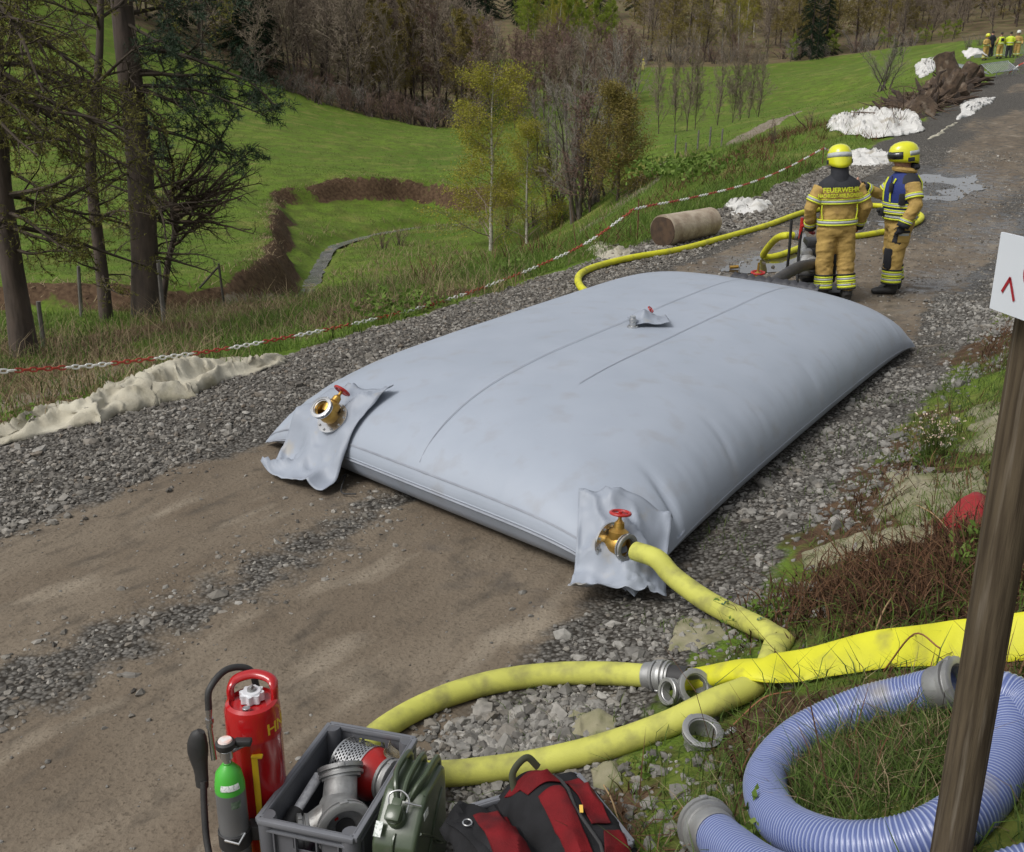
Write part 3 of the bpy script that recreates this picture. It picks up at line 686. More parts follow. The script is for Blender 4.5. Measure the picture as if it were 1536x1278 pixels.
P3 = spiral_hose(catmull(loop, 14), rb, hb)
for pe_, pd in ((P3[0], P3[0] - P3[12]), (P3[-1], P3[-1] - P3[-12])):
    d_ = Vector(pd).normalized(); b = MB(); storz(b, frame(Vector(pe_) - d_ * .005, d_), .080, .055); b.lathe([(rb * 1.02, -.06), (rb * 1.08, -.05), (rb * 1.08, 0), (rb * .9, .004)], 28, frame(pe_, d_), cap=False); mk('coupling', b, STEEL, hb)

# loose coupling pieces under the loop of hose
def adapter(px, py, lf, ax, label, ball=False):
    g = ground(px, py); g[2] += lf; t = thing('coupling_adapter', label, 'coupling', tuple(g))
    M = frame(g, ax); b = MB(); b.lathe([(.05, -.05), (.056, -.048), (.058, 0), (.074, .02), (.06, .022), (.045, -.04)], 28, M, close=True); mk('body', b, STEEL, t)
    b = MB(); storz(b, M @ Matrix.Translation((0, 0, .012)), .068, .035); mk('claw_ring', b, STEEL, t)
    if ball: mk('ball_handle', MB().tube([M @ Vector((.06, 0, 0)), M @ Vector((.12, .02, .02))], [.012, .010], 8).lathe([(.001, -.022), (.015, -.016), (.022, 0), (.015, .016), (.001, .022)], 14, M @ Matrix.Translation((.125, .02, .02))), STEEL, t)
    return t
adapter(1036, 1046, .045, Vector((.35, -.75, .65)), 'grey metal claw coupling upright in the grass beside the hose joint')
adapter(1050, 1116, .03, Vector((.1, -.3, 1)), 'grey metal coupling ring with ball handle lying under the worn hose', True)
b_ = ground(1012, 1052); ad2 = thing('coupling_adapter', 'short grey metal coupling end lying beside the upright claw coupling', 'coupling', tuple(b_)); b = MB(); storz(b, frame(b_ + np.array([0, 0, .05]), (-.8, -.4, .3)), .05, .05); mk('claw_ring', b, STEEL, ad2)

# hose from the pump, far side of the tank
h3 = thing('fire_hose', 'yellow fire hose from the pump passing the log along the gravel edge', 'hose', tuple(ground(1000, 385)))
r3 = .052
def onr(px, py, lf=0): return hover(px, py, r3 + lf)
PO = at_z(1192, 353, .62)      # pump outlet
D3 = [PO, PO + np.array([-.18, .0, -.01]), at_z(1160, 362, .42), at_z(1145, 382, .10), at_z(1152, 386, r3), onr(1175, 381), onr(1230, 362), onr(1300, 352), onr(1350, 342), onr(1378, 332), onr(1380, 322), onr(1350, 312), onr(1290, 308), onr(1215, 316), onr(1150, 338), onr(1080, 358), onr(1020, 374), onr(950, 386), onr(900, 398), onr(872, 410), onr(868, 425), onr(885, 440), onr(930, 444)]
P4 = resample(catmull(D3, 10), .05); mk('jacket', MB().tube(P4, r3, 14), YNEW, h3)
d_ = Vector(P4[0] - P4[3]).normalized(); b = MB(); storz(b, frame(Vector(P4[0]) - d_ * .03, d_), .062, .09); mk('coupling', b, STEEL, h3)
HOSE_LINES = ((P, .055), (P2, .085), (P3, .075))

# ---------------------------------------------------------------- crates and what stands by the road
PLAS = mat('grey_plastic', (.115, .118, .13), (.10, .103, .112), 5, r=.45, bump=.08, bs=70, spec=.4, c3=(.13, .125, .12), sc3=8, lo3=.6, hi3=.8)
PLASR = mat('grey_plastic_rim', (.16, .165, .18), (.14, .145, .16), 6, r=.42, bump=.06, bs=70)
def crate(name, label, bl, br, depth, zr, ht):
    """open box given two back rim corners (x, y), depth towards the viewer, rim height"""
    bl, br = np.array(bl), np.array(br); w = np.linalg.norm(br - bl); ax = (br - bl) / w; ay = np.array([-ax[1], ax[0]])
    c = (bl + br) / 2 - ay * depth / 2; t = thing(name, label, 'crate', (c[0], c[1], zr - ht), math.atan2(ax[1], ax[0]))
    hw, hd = w / 2, depth / 2
    for sx, sy, L_, nm in ((0, 1, w, 'end'), (0, -1, w, 'end'), (1, 0, depth, 's'), (-1, 0, depth, 's')):
        b = MB(); K = Matrix.Rotation(math.atan2(sy, sx) - math.pi / 2, 4, 'Z'); off = hd if sy else hw
        e = .03; y1 = off - .018
        if nm == 'end':   # with hand hole
            hx, hz0, hz1 = .055, ht * .66, ht * .86
            for x0, x1, z0, z1 in ((-L_ / 2 + e, -hx, 0, ht), (hx, L_ / 2 - e, 0, ht), (-hx, hx, 0, hz0), (-hx, hx, hz1, ht)): b.box(((x0 + x1) / 2, y1, (z0 + z1) / 2), (x1 - x0, .004, z1 - z0), K)
        else: b.box((0, y1, ht / 2), (L_ - 2 * e, .004, ht), K)
        mk('wall', b, PLAS, t, world=False, smooth=False)
        b = MB(); b.box((0, off - .012, ht - .012), (L_ - .02, .026, .022), K, .005); b.box((0, off - .008, ht - .045), (L_ - .05, .012, .006), K)
        mk('rim', b, PLASR, t, world=False)
        for q in np.linspace(-L_ / 2 + .07, L_ / 2 - .07, 4 if nm == 'end' else 6): mk('rib', MB().box((q, off - .010, ht / 2 - .02), (.006, .014, ht - .05), K), PLAS, t, world=False, smooth=False)
    for sx in (-1, 1):
        for sy in (-1, 1): mk('corner_post', MB().lathe([(.03, .0), (.032, .03), (.034, ht - .02), (.03, ht - .002)], 14, Matrix.Translation((sx * (hw - .034), sy * (hd - .034), 0))), PLAS, t, world=False)
    mk('floor_panel', MB().box((0, 0, .006), (w - .04, depth - .04, .008)), PLAS, t, world=False)
    return t, ax, ay
g0 = gz(-.64, 3.1)
ZR = .315
cbl, cbr = at_z(493, 1080, ZR)[:2], at_z(628, 1104, ZR)[:2]; cfl = at_z(372, 1236, ZR)[:2]
cr1, ax1, ay1 = crate('storage_crate', 'grey plastic crate holding metal pipe fittings beside the red extinguisher', cbl, cbr, .60, ZR, ZR - g0)
c1 = np.array(cr1.location)
def L1(a, b, z): return np.array([c1[0] + ax1[0] * a + ay1[0] * b, c1[1] + ax1[1] * a + ay1[1] * b, z])
fz = float(c1[2]) + .02
# branch pipe (Y piece)
yp = thing('branch_pipe', 'grey metal wye pipe with three coupling mouths lying in the crate', 'pipe fitting', tuple(L1(.02, -.10, fz)))
CAST = mat('rough_cast_metal', (.36, .36, .35), (.24, .24, .235), 22, r=.5, metal=.6, bump=.4, bs=110, bd=.003, c3=(.16, .14, .12), sc3=10, lo3=.58, hi3=.75)
pA, pB, pC = L1(-.03, .06, fz + .25), L1(.085, -.16, fz + .215), L1(-.085, -.15, fz + .13)
pM = L1(.015, -.06, fz + .19)
b = MB()
for q, d_, r_ in ((pA, pA - pM, .064), (pB, pB - pM, .070), (pC, pC - pM, .058)): b.tube([pM - d_ * .2, pM + d_ * .35, q], [r_ * 1.05, r_, r_ * .95], 24)
mk('body', b, CAST, yp)
for q, dv, r_ in ((pA, (L1(-.3, .5, .55) - L1(0, 0, 0)), .074), (pB, (L1(.55, -.72, .12) - L1(0, 0, 0)), .088), (pC, (L1(-.75, -.45, .1) - L1(0, 0, 0)), .064)):
    b = MB(); storz(b, frame(Vector(q) - Vector(dv).normalized() * .02, dv), r_, .05); mk('coupling', b, STEEL, yp)
mk('mouth', MB().lathe([(.035, .0), (.035, .004), (.001, .004)], 20, frame(Vector(pB) + Vector(L1(.55, -.72, .12) - L1(0, 0, 0)).normalized() * .004, L1(.55, -.72, .12) - L1(0, 0, 0))), BLACK, yp)
mk('sticker', MB().box((0, 0, 0), (.05, .014, .001), frame(pM * .4 + pB * .6 + np.array([-.02, -.035, .052]), (-.25, -.45, .8), L1(.4, -.6, 0) - L1(0, 0, 0))), REDP, yp)
# suction strainer: perforated drum on a red collar
ssx = thing('suction_strainer', 'perforated steel suction strainer with red collar lying in the crate', 'strainer', tuple(L1(.08, .14, fz)))
sc_, sdv = L1(.01, .20, fz + .165), Vector(L1(.8, -.25, .05) - L1(0, 0, 0)).normalized()
M = frame(sc_, sdv); nh = 40; b = MB(); rs = .105
def perforated(mb, M, r, z0, z1, rows, nh):
    """lattice of holes: rims between staggered holes"""
    V, Fc = [], []; dz = (z1 - z0) / rows; seg = 2 * math.pi / nh
    for i in range(rows):
        for j in range(nh):
            ca = (j + .5 * (i % 2)) * seg; cz = z0 + (i + .5) * dz; o = len(V)
            quad = [(-.5, -.5), (0, -.5), (.5, -.5), (.5, 0), (.5, .5), (0, .5), (-.5, .5), (-.5, 0)]
            for a_, z_ in quad: V.append((r * math.cos(ca + a_ * seg), r * math.sin(ca + a_ * seg), cz + z_ * dz))
            for k in range(8):
                an = math.atan2(quad[k][1], quad[k][0]); V.append((r * math.cos(ca + .36 * math.cos(an) * seg), r * math.sin(ca + .36 * math.cos(an) * seg), cz + .36 * math.sin(an) * dz))
            Fc += [(o + k, o + (k + 1) % 8, o + 8 + (k + 1) % 8, o + 8 + k) for k in range(8)]
    mb.add(V, Fc, M)
perforated(b, M, rs, -.10, -.045, 5, nh); perforated(b, M, rs * 1.0, -.04, .02, 6, nh)
mk('basket', b, SHINY, ssx, smooth=False)
mk('band', MB().lathe([(rs * .97, -.045), (rs * 1.03, -.045), (rs * 1.03, -.04), (rs * .97, -.04)], 40, M, close=True).lathe([(rs * .97, .02), (rs * 1.03, .02), (rs * 1.03, .028), (rs * .97, .028)], 40, M, close=True).lathe([(rs * .97, -.108), (rs * 1.02, -.108), (rs * 1.02, -.1), (rs * .97, -.1)], 40, M, close=True), SHINY, ssx)
mk('inner_drum', MB().lathe([(.001, -.1), (rs * .85, -.098), (rs * .85, .02), (.02, .022)], 24, M), mat('dark_inside', (.03, .03, .03), r=.7), ssx)
mk('collar', MB().lathe([(rs * .98, .028), (rs * .98, .04), (rs * .8, .075), (rs * .7, .09)], 36, M), REDP, ssx)
b = MB(); storz(b, M @ Matrix.Translation((0, 0, .085)), .075, .06); mk('coupling', b, STEEL, ssx)
# hand lamp / nozzle, magenta tags, bags
tl = thing('branch_nozzle', 'black hose nozzle with white sleeve lying along the crate wall', 'nozzle', tuple(L1(-.12, -.1, fz)))
q0, q1, q2, q3 = L1(-.135, -.235, fz + .15), L1(-.14, -.20, fz + .16), L1(-.14, -.10, fz + .18), L1(-.125, .06, fz + .22)
mk('sleeve', MB().tube([q2, q3], [.018, .02], 16), mat('white_label', (.72, .72, .72), (.5, .5, .52), 60, r=.4), tl)
mk('grip', MB().tube([q0, q1, q1 * .6 + q2 * .4, q2], [.030, .036, .028, .03], 16), BLACK, tl)
mk('tip', MB().tube([q0 - (q1 - q0) * .3, q0], [.026, .028], 16), SHINY, tl)
MAG = mat('magenta_plastic', (.34, .02, .26), (.26, .015, .20), 7, r=.45)
for i, (a, b_, z_, rz_) in enumerate(((.0, -.24, .05, .3), (.07, -.22, .055, -.4), (-.05, -.21, .035, .9))):
    p = L1(a, b_, fz + z_); b = MB(); b.box((0, 0, 0), (.12, .05, .012), Matrix.Translation(p) @ Euler((.35, .15 * i, rz_)).to_matrix().to_4x4(), .003)
    tag(mk('strap_piece', b, MAG), 'magenta plastic strap piece at the bottom of the pipe crate', 'strap', 'magenta straps in the crate')
gb_ = MB(); gx = lambda u, v: L1(.115 + .03 * math.sin(v * 5), .20 + u * .07, fz + .17 + v * .10 + .01 * math.sin(u * 9)); gb_.grid(gx, 8, 8)
PB_ = mat('clear_bag', (.6, .58, .5), (.45, .30, .08), 14, r=.15, trans=.7, spec=.6); tag(mk('plastic_bag', gb_, PB_, solid=.002), 'crumpled clear plastic bag of yellow parts at the crate end', 'bag')

# fire extinguisher of the foam type with a gas bottle
ez = .66; ep = at_z(377, 1048, ez)[:2]; eg = gz(*ep)
ex = thing('fire_extinguisher', 'tall red foam extinguisher with green topped gas bottle and yellow frame', 'extinguisher', (ep[0], ep[1], eg), 0)
er = .098; eh = ez - eg
RGLOSS = mat('red_gloss', (.40, .010, .012), (.36, .009, .010), 4, r=.22, coat=.5, spec=.5)
mk('cylinder', MB().lathe([(er * .96, 0), (er, .01), (er, eh - .135), (er * 1.012, eh - .13), (er * 1.012, eh - .12), (er, eh - .115), (er, eh - .03), (er * .93, eh - .008), (er * .80, eh), (er * .78, eh - .012), (er * .70, eh - .014), (.001, eh - .014)], 48), RGLOSS, ex, world=False)
b = MB(); hp_ = [(-er * .80, .02, eh - .02), (-er * .80, .025, eh + .03), (-er * .60, .05, eh + .052), (0, .066, eh + .060), (er * .60, .05, eh + .052), (er * .80, .025, eh + .03), (er * .80, .02, eh - .02)]
b.tube(catmull(hp_, 6), .0135, 12, flat=1.5, up=(0, 1, .3)); hd_ = mk('handle', b, RGLOSS, ex, world=False)
pet = [((.040 + .005 * math.cos(8 * a)) * math.cos(a), (.040 + .005 * math.cos(8 * a)) * math.sin(a)) for a in np.linspace(0, 2 * math.pi, 64, endpoint=False)]
CAPW = mat('white_cap', (.62, .63, .65), (.55, .56, .58), 20, r=.35)
cp = mk('filler_cap', MB().prism(pet, eh - .01, eh + .022, Matrix.Translation((0, .012, 0))).lathe([(.036, eh + .022), (.032, eh + .027), (.001, eh + .027)], 24, Matrix.Translation((0, .012, 0))), CAPW, ex, world=False)
mk('cap_knob', MB().lathe([(.016, eh + .026), (.015, eh + .036), (.001, eh + .036)], 16, Matrix.Translation((0, .012, 0))).box((0, .012, eh + .04), (.008, .028, .012), Matrix.Rotation(0, 4, 'Z'), .002), STEEL, cp, world=False)
mk('gauge', MB().lathe([(.014, eh - .014), (.014, eh + .002), (.011, eh + .004), (.001, eh + .004)], 18, Matrix.Translation((-.004, -.058, 0))), SHINY, ex, world=False)
def text_mesh(name, body, size, M, mt, parent, fn=None, ext=.0012, bold=.0, align='CENTER', world=False):
    cu_ = bpy.data.curves.new(name, 'FONT'); cu_.body = body; cu_.size = size; cu_.align_x = align; cu_.extrude = ext; cu_.offset = bold; cu_.resolution_u = 2
    o = bpy.data.objects.new(name + '_t', cu_); COL.objects.link(o); bpy.context.view_layer.update()
    me = bpy.data.meshes.new_from_object(o.evaluated_get(bpy.context.evaluated_depsgraph_get())); bpy.data.objects.remove(o); me.name = name
    off = wloc(parent) if world and parent else Vector((0, 0, 0))
    for v in me.vertices: v.co = (Vector(fn(v.co)) if fn else M @ v.co) - off
    me.materials.clear(); q = link(name, me, parent, mt); return q
YTXT = mat('yellow_print', (.70, .46, .02), r=.5)
def wrap(a0, z0): return lambda c: (er * 1.004 * math.cos(a0 + c.x / er), er * 1.004 * math.sin(a0 + c.x / er), z0 + c.y)
text_mesh('lettering', 'HNE', .062, None, YTXT, ex, lambda c: ((er * 1.006 + c.z) * math.cos(R(-48) + c.x / er), (er * 1.006 + c.z) * math.sin(R(-48) + c.x / er), eh - .105 + c.y), .0006, .0008, 'LEFT')
# gas bottle at the front left
gp = np.array([-.055, -.165]); GREY = mat('grey_bottle', (.19, .195, .20), (.15, .155, .16), 5, r=.38, metal=.3, bump=.05, bs=60)
gh = .42; gr_ = .052; Mg = Matrix.Translation((gp[0], gp[1], .05))
bt = mk('gas_bottle', MB().lathe([(.02, 0), (gr_ * .9, .006), (gr_, .03), (gr_, gh - .05)], 32, Mg), GREY, ex, world=False)
mk('shoulder', MB().lathe([(gr_, gh - .05), (gr_, gh - .03), (gr_ * .85, gh + .02), (gr_ * .5, gh + .045), (.016, gh + .055), (.016, gh + .06)], 32, Mg), mat('green_paint', (.07, .42, .045), (.06, .34, .04), 6, r=.35), bt, world=False)
vl = mk('bottle_valve', MB().lathe([(.014, gh + .055), (.014, gh + .075), (.022, gh + .08), (.022, gh + .11), (.016, gh + .118)], 16, Mg).tube([Mg @ Vector((0, 0, gh + .10)), Mg @ Vector((.05, .05, gh + .10))], .012, 10), SHINY, ex, world=False)
mk('valve_knob', MB().lathe([(.030, gh + .118), (.034, gh + .124), (.034, gh + .142), (.026, gh + .148)], 20, Mg).box((.055, .02, gh + .128), (.06, .03, .022), Mg, .005), BLACK, vl, world=False)
mk('knob_disc', MB().lathe([(.026, gh + .146), (.022, gh + .153), (.001, gh + .154)], 20, Mg), mat('pale_disc', (.68, .45, .38), (.7, .68, .66), 40, r=.4), vl, world=False)
LBL = mat('paper_label', (.66, .68, .66), (.40, .44, .40), 120, r=.6, lo=.5, hi=.58)
mk('label', MB().grid(lambda u, v: Mg @ Vector(((gr_ * (.995 - .30 * v * v) + .002) * math.cos(R(-110 + 75 * u)), (gr_ * (.995 - .30 * v * v) + .002) * math.sin(R(-110 + 75 * u)), gh - .025 + .035 * v)), 8, 4), LBL, bt, world=False)
mk('label', MB().grid(lambda u, v: Mg @ Vector(((gr_ + .0012) * math.cos(R(-75 + 38 * u)), (gr_ + .0012) * math.sin(R(-75 + 38 * u)), gh - .10 + .03 * v)), 8, 2), mat('dark_green_label', (.03, .10, .03), (.2, .25, .2), 60, r=.5), bt, world=False)
YEL = mat('yellow_frame', (.62, .40, .012), (.52, .33, .01), 6, r=.4)
mk('frame', MB().box((.022, -.105, .25), (.022, .008, .50), None, .003).box((-.02, -.13, .02), (.10, .12, .035), None, .006).box((.03, -.10, .505), (.04, .02, .01), None, .003), YEL, ex, world=False)
mk('strap', MB().lathe([(gr_ + .002, .14), (gr_ + .006, .142), (gr_ + .006, .20), (gr_ + .002, .202)], 28, Mg, close=True).box((gp[0] + .065, gp[1] + .03, .22), (.05, .05, .06), None, .006), BLACK, ex, world=False)
mk('buckle', MB().tube([(gp[0] - .02, gp[1] - .056, .245), (gp[0] + .03, gp[1] - .062, .235), (gp[0] + .045, gp[1] - .03, .255)], .005, 6), SHINY, ex, world=False)
hz_ = mk('hose', MB().tube(catmull([(.0, .09, eh - .03), (-.03, .11, eh + .05), (-.10, .07, eh + .075), (-.145, -.0, eh + .04), (-.15, -.02, eh - .03)], 8), .0125, 12), BLACK, ex, world=False)
mk('fitting', MB().tube([(-.15, -.02, eh - .03), (-.150, -.025, eh - .06), (-.15, -.03, eh - .10)], [.013, .010, .012], 10).lathe([(.014, 0), (.016, .01), (.014, .02)], 10, Matrix.Translation((-.15, -.024, eh - .085))).tube([(-.15, -.03, eh - .10), (-.14, -.05, eh - .22)], [.009, .011], 10), SHINY, hz_, world=False)
pg = [(-.215, -.03), (-.185, -.05), (-.165, -.03), (-.16, .0), (-.17, .03)]
b = MB(); b.tube(catmull([(-.175, -.05, eh - .10), (-.19, -.05, eh - .14), (-.195, -.05, eh - .20), (-.19, -.055, eh - .27), (-.19, -.06, eh - .33)], 6), [.016, .02, .026, .03, .032, .034, .036, .038, .04, .04, .04, .04, .038, .036, .034, .032, .030, .028, .027, .026, .026, .026, .025, .025, .024], 12, flat=.62, up=(.2, 1, 0)); mk('pistol_grip', b, BLACK, ex, world=False)
mk('hose', MB().tube(catmull([(-.18, -.07, eh - .30), (-.175, -.11, eh - .40), (-.16, -.16, eh - .50), (-.12, -.22, eh - .58), (-.03, -.25, eh - .63), (.05, -.22, eh - .64)], 8), .0125, 12), BLACK, ex, world=False)

# jerry can
OLV = mat('olive_paint', (.058, .078, .044), (.047, .064, .036), 6, r=.32, coat=.25, bump=.04, bs=50, c3=(.075, .085, .06), sc3=16, lo3=.66, hi3=.78)
jt = at_z(634, 1128, .47)[:2]; jax = ay1; jc = jt - jax * .14; jg = gz(*jc) - .01
jz = math.atan2(-jax[0], jax[1]); jc_ = thing('jerry_can', 'olive green metal jerry can standing between the two crates', 'jerry can', (jc[0], jc[1], jg), jz)
jh = .47 - jg
def can_ring(z):  # rounded rectangle in local x (thickness) y (width)
    return z
tx, ty = .080, .165
prof = [(-ty, .03), (-ty + .03, 0), (ty - .03, 0), (ty, .03), (ty, jh - .06), (ty - .03, jh - .035), (-.02, jh - .035), (-.045, jh - .05), (-ty + .03, jh - .13), (-ty, jh - .17)]
bm = bmesh.new(); vv_ = [bm.verts.new((-tx, y, z)) for y, z in prof]; f_ = bm.faces.new(vv_); ext_ = bmesh.ops.extrude_face_region(bm, geom=[f_])
bmesh.ops.translate(bm, verts=[v for v in ext_['geom'] if isinstance(v, bmesh.types.BMVert)], vec=(2 * tx, 0, 0)); bmesh.ops.recalc_face_normals(bm, faces=bm.faces)
bmesh.ops.bevel(bm, geom=bm.edges[:], offset=.018, segments=3, affect='EDGES', profile=.5); bm.verts.index_update()
b = MB(); b.add([v.co[:] for v in bm.verts], [[w_.index for w_ in fc_.verts] for fc_ in bm.faces]); bm.free(); body_ = mk('body', b, OLV, jc_, world=False)
mk('weld_seam', MB().tube(catmull([(0, y, z) for y, z in ((-ty - .002, .04), (-ty - .002, jh - .18), (-ty + .028, jh - .128))], 5), .005, 6), OLV, body_, world=False)
for sx in (-1, 1):   # pressed panels
    mk('pressing', MB().tube(catmull([(sx * (tx + .001), y, z) for y, z in ((-.11, .08), (0, .2), (.11, .32), (0, .2), (.11, .08), (0, .2), (-.11, .30))], 3), .005, 6), OLV, body_, world=False)
for x in (-.055, 0, .055):   # three carrying bars
    b = MB(); b.tube(catmull([(x * .45, -.05, jh - .058), (x * .75, -.02, jh - .022), (x, .03, jh - .008), (x, .10, jh - .008), (x, .145, jh - .02), (x, .155, jh - .055)], 6), .0105, 10, flat=1.5); mk('handle', b, OLV, jc_, world=False)
mk('spout', MB().lathe([(.034, 0), (.034, .03), (.030, .034), (.03, .04)], 20, frame((-.005, -.10, jh - .10), (0, -.55, .83))), OLV, jc_, world=False)
ca_ = mk('cap', MB().box((-.005, -.128, jh - .055), (.055, .055, .03), Matrix.Translation((-.005, -.128, jh - .055)) @ Matrix.Rotation(R(32), 4, 'X') @ Matrix.Translation((.005, .128, -jh + .055)), .009).box((-.005, -.11, jh - .042), (.035, .06, .012), Matrix.Translation((-.005, -.11, jh - .042)) @ Matrix.Rotation(R(32), 4, 'X') @ Matrix.Translation((.005, .11, -jh + .042)), .004), OLV, jc_, world=False)
mk('clip', MB().tube(catmull([(-.035, -.10, jh - .06), (-.04, -.075, jh - .025), (-.005, -.06, jh - .015), (.03, -.075, jh - .03), (.03, -.10, jh - .065)], 6), .0035, 6).tube([(.02, -.09, jh - .035), (.075, -.075, jh - .05)], .0035, 6), SHINY, ca_, world=False)
mk('label', MB().box((-.055, -.148, jh - .115), (.026, .05, .0015), Matrix.Translation((-.055, -.148, jh - .1135)) @ Matrix.Rotation(R(46), 4, 'X') @ Matrix.Translation((.055, .148, -jh + .115))), LBL, jc_, world=False)
mk('label', MB().box((tx + .0012, -.05, jh - .10), (.0015, .04, .03)), LBL, jc_, world=False)

# second crate with the red and black bag
zr2 = .40; b2l, b2r = at_z(690, 1209, zr2)[:2], at_z(868, 1155, zr2)[:2]
cr2, ax2, ay2 = crate('storage_crate', 'grey plastic crate almost hidden under the red and black bag', b2l, b2r, .40, zr2, .24)
c2 = np.array(cr2.location); w2 = np.linalg.norm(b2r - b2l)
def L2(a, b, z): return np.array([c2[0] + ax2[0] * a + ay2[0] * b, c2[1] + ax2[1] * a + ay2[1] * b, z])
bag = thing('equipment_bag', 'red and black mesh carry bag lying folded in the second crate', 'bag', tuple(L2(0, 0, zr2 - .15)))
BK = mat('black_cordura', (.012, .012, .013), (.020, .020, .022), 10, r=.85, bump=.4, bs=160, bd=.003, c3=(.05, .05, .05), sc3=40, lo3=.72, hi3=.82, spec=.2)
RM = mat('red_mesh_fabric', (.165, .008, .011), (.10, .006, .008), 9, r=.8, spec=.2, bump=.6, bs=200, bd=.003, c3=(.035, .010, .012), sc3=5, lo3=.5, hi3=.72)
def bagz(a, b):
    z = zr2 - .03 + .075 * math.exp(-((a - .10) / .17) ** 2 - ((b - .04) / .2) ** 2) + .055 * math.exp(-((a + .20) / .08) ** 2 - ((b + .06) / .25) ** 2) - .045 * math.exp(-((a + .07 + .2 * b) / .05) ** 2)
    z += .07 * abs(float(fbm(a * 6 + b * 3, b * 7, 91, 2)) - .5) + .03 * (1 - abs(float(fbm(a * 7 - b * 4, b * 4 + a * 3, 92, 1)) - .5) * 2) ** 3 + .02 * math.sin(a * 19 + b * 7) * .5
    ed = max(abs(a) / .33, abs(b) / .25); return z - .10 * max(0, ed - .82) * 3
def LB(a, b, z): return L2(a * .82 - .03, b, z)
def bgrid(a0, a1, b0, b1, lf, nu=26, nv=26, sk=0):
    m = MB(); m.grid(lambda u, v: (lambda A, B: LB(A, B, bagz(A, B) + lf + .004 * math.sin(math.pi * u) * math.sin(math.pi * v)))(a0 + (a1 - a0) * u + sk * (v - .5), b0 + (b1 - b0) * v), nu, nv); return m
mk('body', bgrid(-.33, .33, -.28, .19, 0, 50, 40), BK, bag, solid=.03)
for a in ((-.25, -.10, -.27, .09, .02), (-.03, .16, .08, .165, -.06), (.02, .12, -.24, .05, .02), (.18, .27, -.12, .13, .03), (.17, .29, -.25, -.15, .06)): mk('mesh_panel', bgrid(a[0], a[1], a[2], a[3], .026, 24, 24, a[4]), RM, bag, solid=.004)
P_ = [LB(.145 + .012 * math.sin(k * .8), -.26 + k * .035, bagz(.145, -.26 + k * .035) + .026) for k in range(12)]; mk('zip', MB().tube(P_, .006, 8, flat=.5), BLACK, bag)
mk('zip_tag', MB().box((0, 0, 0), (.012, .03, .003), frame(LB(.15, -.07, bagz(.15, -.07) + .036), (0, -.2, 1), (1, 0, 0))), mat('yellow_tag', (.7, .45, .08), r=.5), bag)
mk('handle', MB().tube(catmull([LB(-.02, .15, bagz(-.02, .15) + .01), LB(-.015, .175, bagz(0, .15) + .055), LB(.05, .18, bagz(.05, .15) + .07), LB(.10, .17, bagz(.1, .15) + .03)], 8), .013, 10, flat=.5), mat('olive_grip', (.05, .055, .03), r=.7), bag)
mk('strap', MB().tube(catmull([LB(-.30, .16, bagz(-.30, .15) + .02), LB(-.28, .05, bagz(-.28, .05) + .03), LB(-.27, -.1, bagz(-.27, -.1) + .03), LB(-.28, -.26, bagz(-.28, -.25) + .02)], 8), .025, 10, flat=.25), BK, bag)
mk('ring', MB().tube([LB(-.275 + .018 * math.cos(q), .07 + .016 * math.sin(q), bagz(-.275, .07) + .045) for q in np.linspace(0, 2 * math.pi, 13)[:-1]], .003, 6, closed=True), SHINY, bag)

# post with the notice board
pz0 = at_y(1428, 1278, 2.02); ptop = at_y(1549, 470, 2.08)
pb = np.array([pz0[0], pz0[1], gz(pz0[0], pz0[1]) - .25]); pt = np.array([pb[0] + .006, pb[1] + .03, 2.62])
sp_ = thing('sign_post', 'weathered round wooden post carrying a white notice board by the hose coil', 'sign post', tuple(np.r_[pb[:2], gz(pb[0], pb[1])]))
WD = mat('weathered_wood', (.105, .082, .055), (.050, .038, .026), 5, r=.95, spec=.08, bump=.5, bs=30, bd=.004, c3=(.155, .13, .10), sc3=4, lo3=.58, hi3=.75, stretch=(14, 14, .8))
nn_ = 60; PP = [pb + (pt - pb) * k / nn_ for k in range(nn_ + 1)]
b = MB().tube(PP, .0455, 28, up=(1, 0, 0)); 
for i, v in enumerate(b.v):
    q = i % 28; f_ = float(fbm(q * .9, (i // 28) * .05, 95)) - .5; cx = PP[min(i // 28, nn_)]; b.v[i] = tuple(np.array(cx) + (np.array(v) - cx) * (1 + .10 * f_ + .03 * math.sin(q * 3.3)))
mk('post', b, WD, sp_)
# the board faces the road
s0, s1 = at_y(1497, 348, 2.06), at_y(1484, 462, 2.06)
bz1, bz0 = s0[2], s1[2]
e0 = np.array([s1[0], s1[1]]); bd = np.array([.13, -.99]); bd = bd / np.linalg.norm(bd)
WH = mat('white_board', (.62, .65, .70), (.58, .61, .66), 6, r=.4)
M = frame((e0[0], e0[1], bz0), (-bd[1] * -1 * -1, 0, 0))
bw = .24; nrm = np.array([bd[1], -bd[0]])
def BP(a, z, o=0): return (e0[0] + bd[0] * a + nrm[0] * o, e0[1] + bd[1] * a + nrm[1] * o, bz0 + z)
hb_ = bz1 - bz0
b = MB(); b.add([BP(0, 0), BP(bw, 0), BP(bw, hb_), BP(0, hb_), BP(0, 0, -.006), BP(bw, 0, -.006), BP(bw, hb_, -.006), BP(0, hb_, -.006)], [(0, 1, 2, 3), (7, 6, 5, 4), (0, 4, 5, 1), (1, 5, 6, 2), (2, 6, 7, 3), (3, 7, 4, 0)]); brd = mk('board', b, WH, sp_, smooth=False)
RED = mat('red_print', (.30, .012, .022), r=.5)
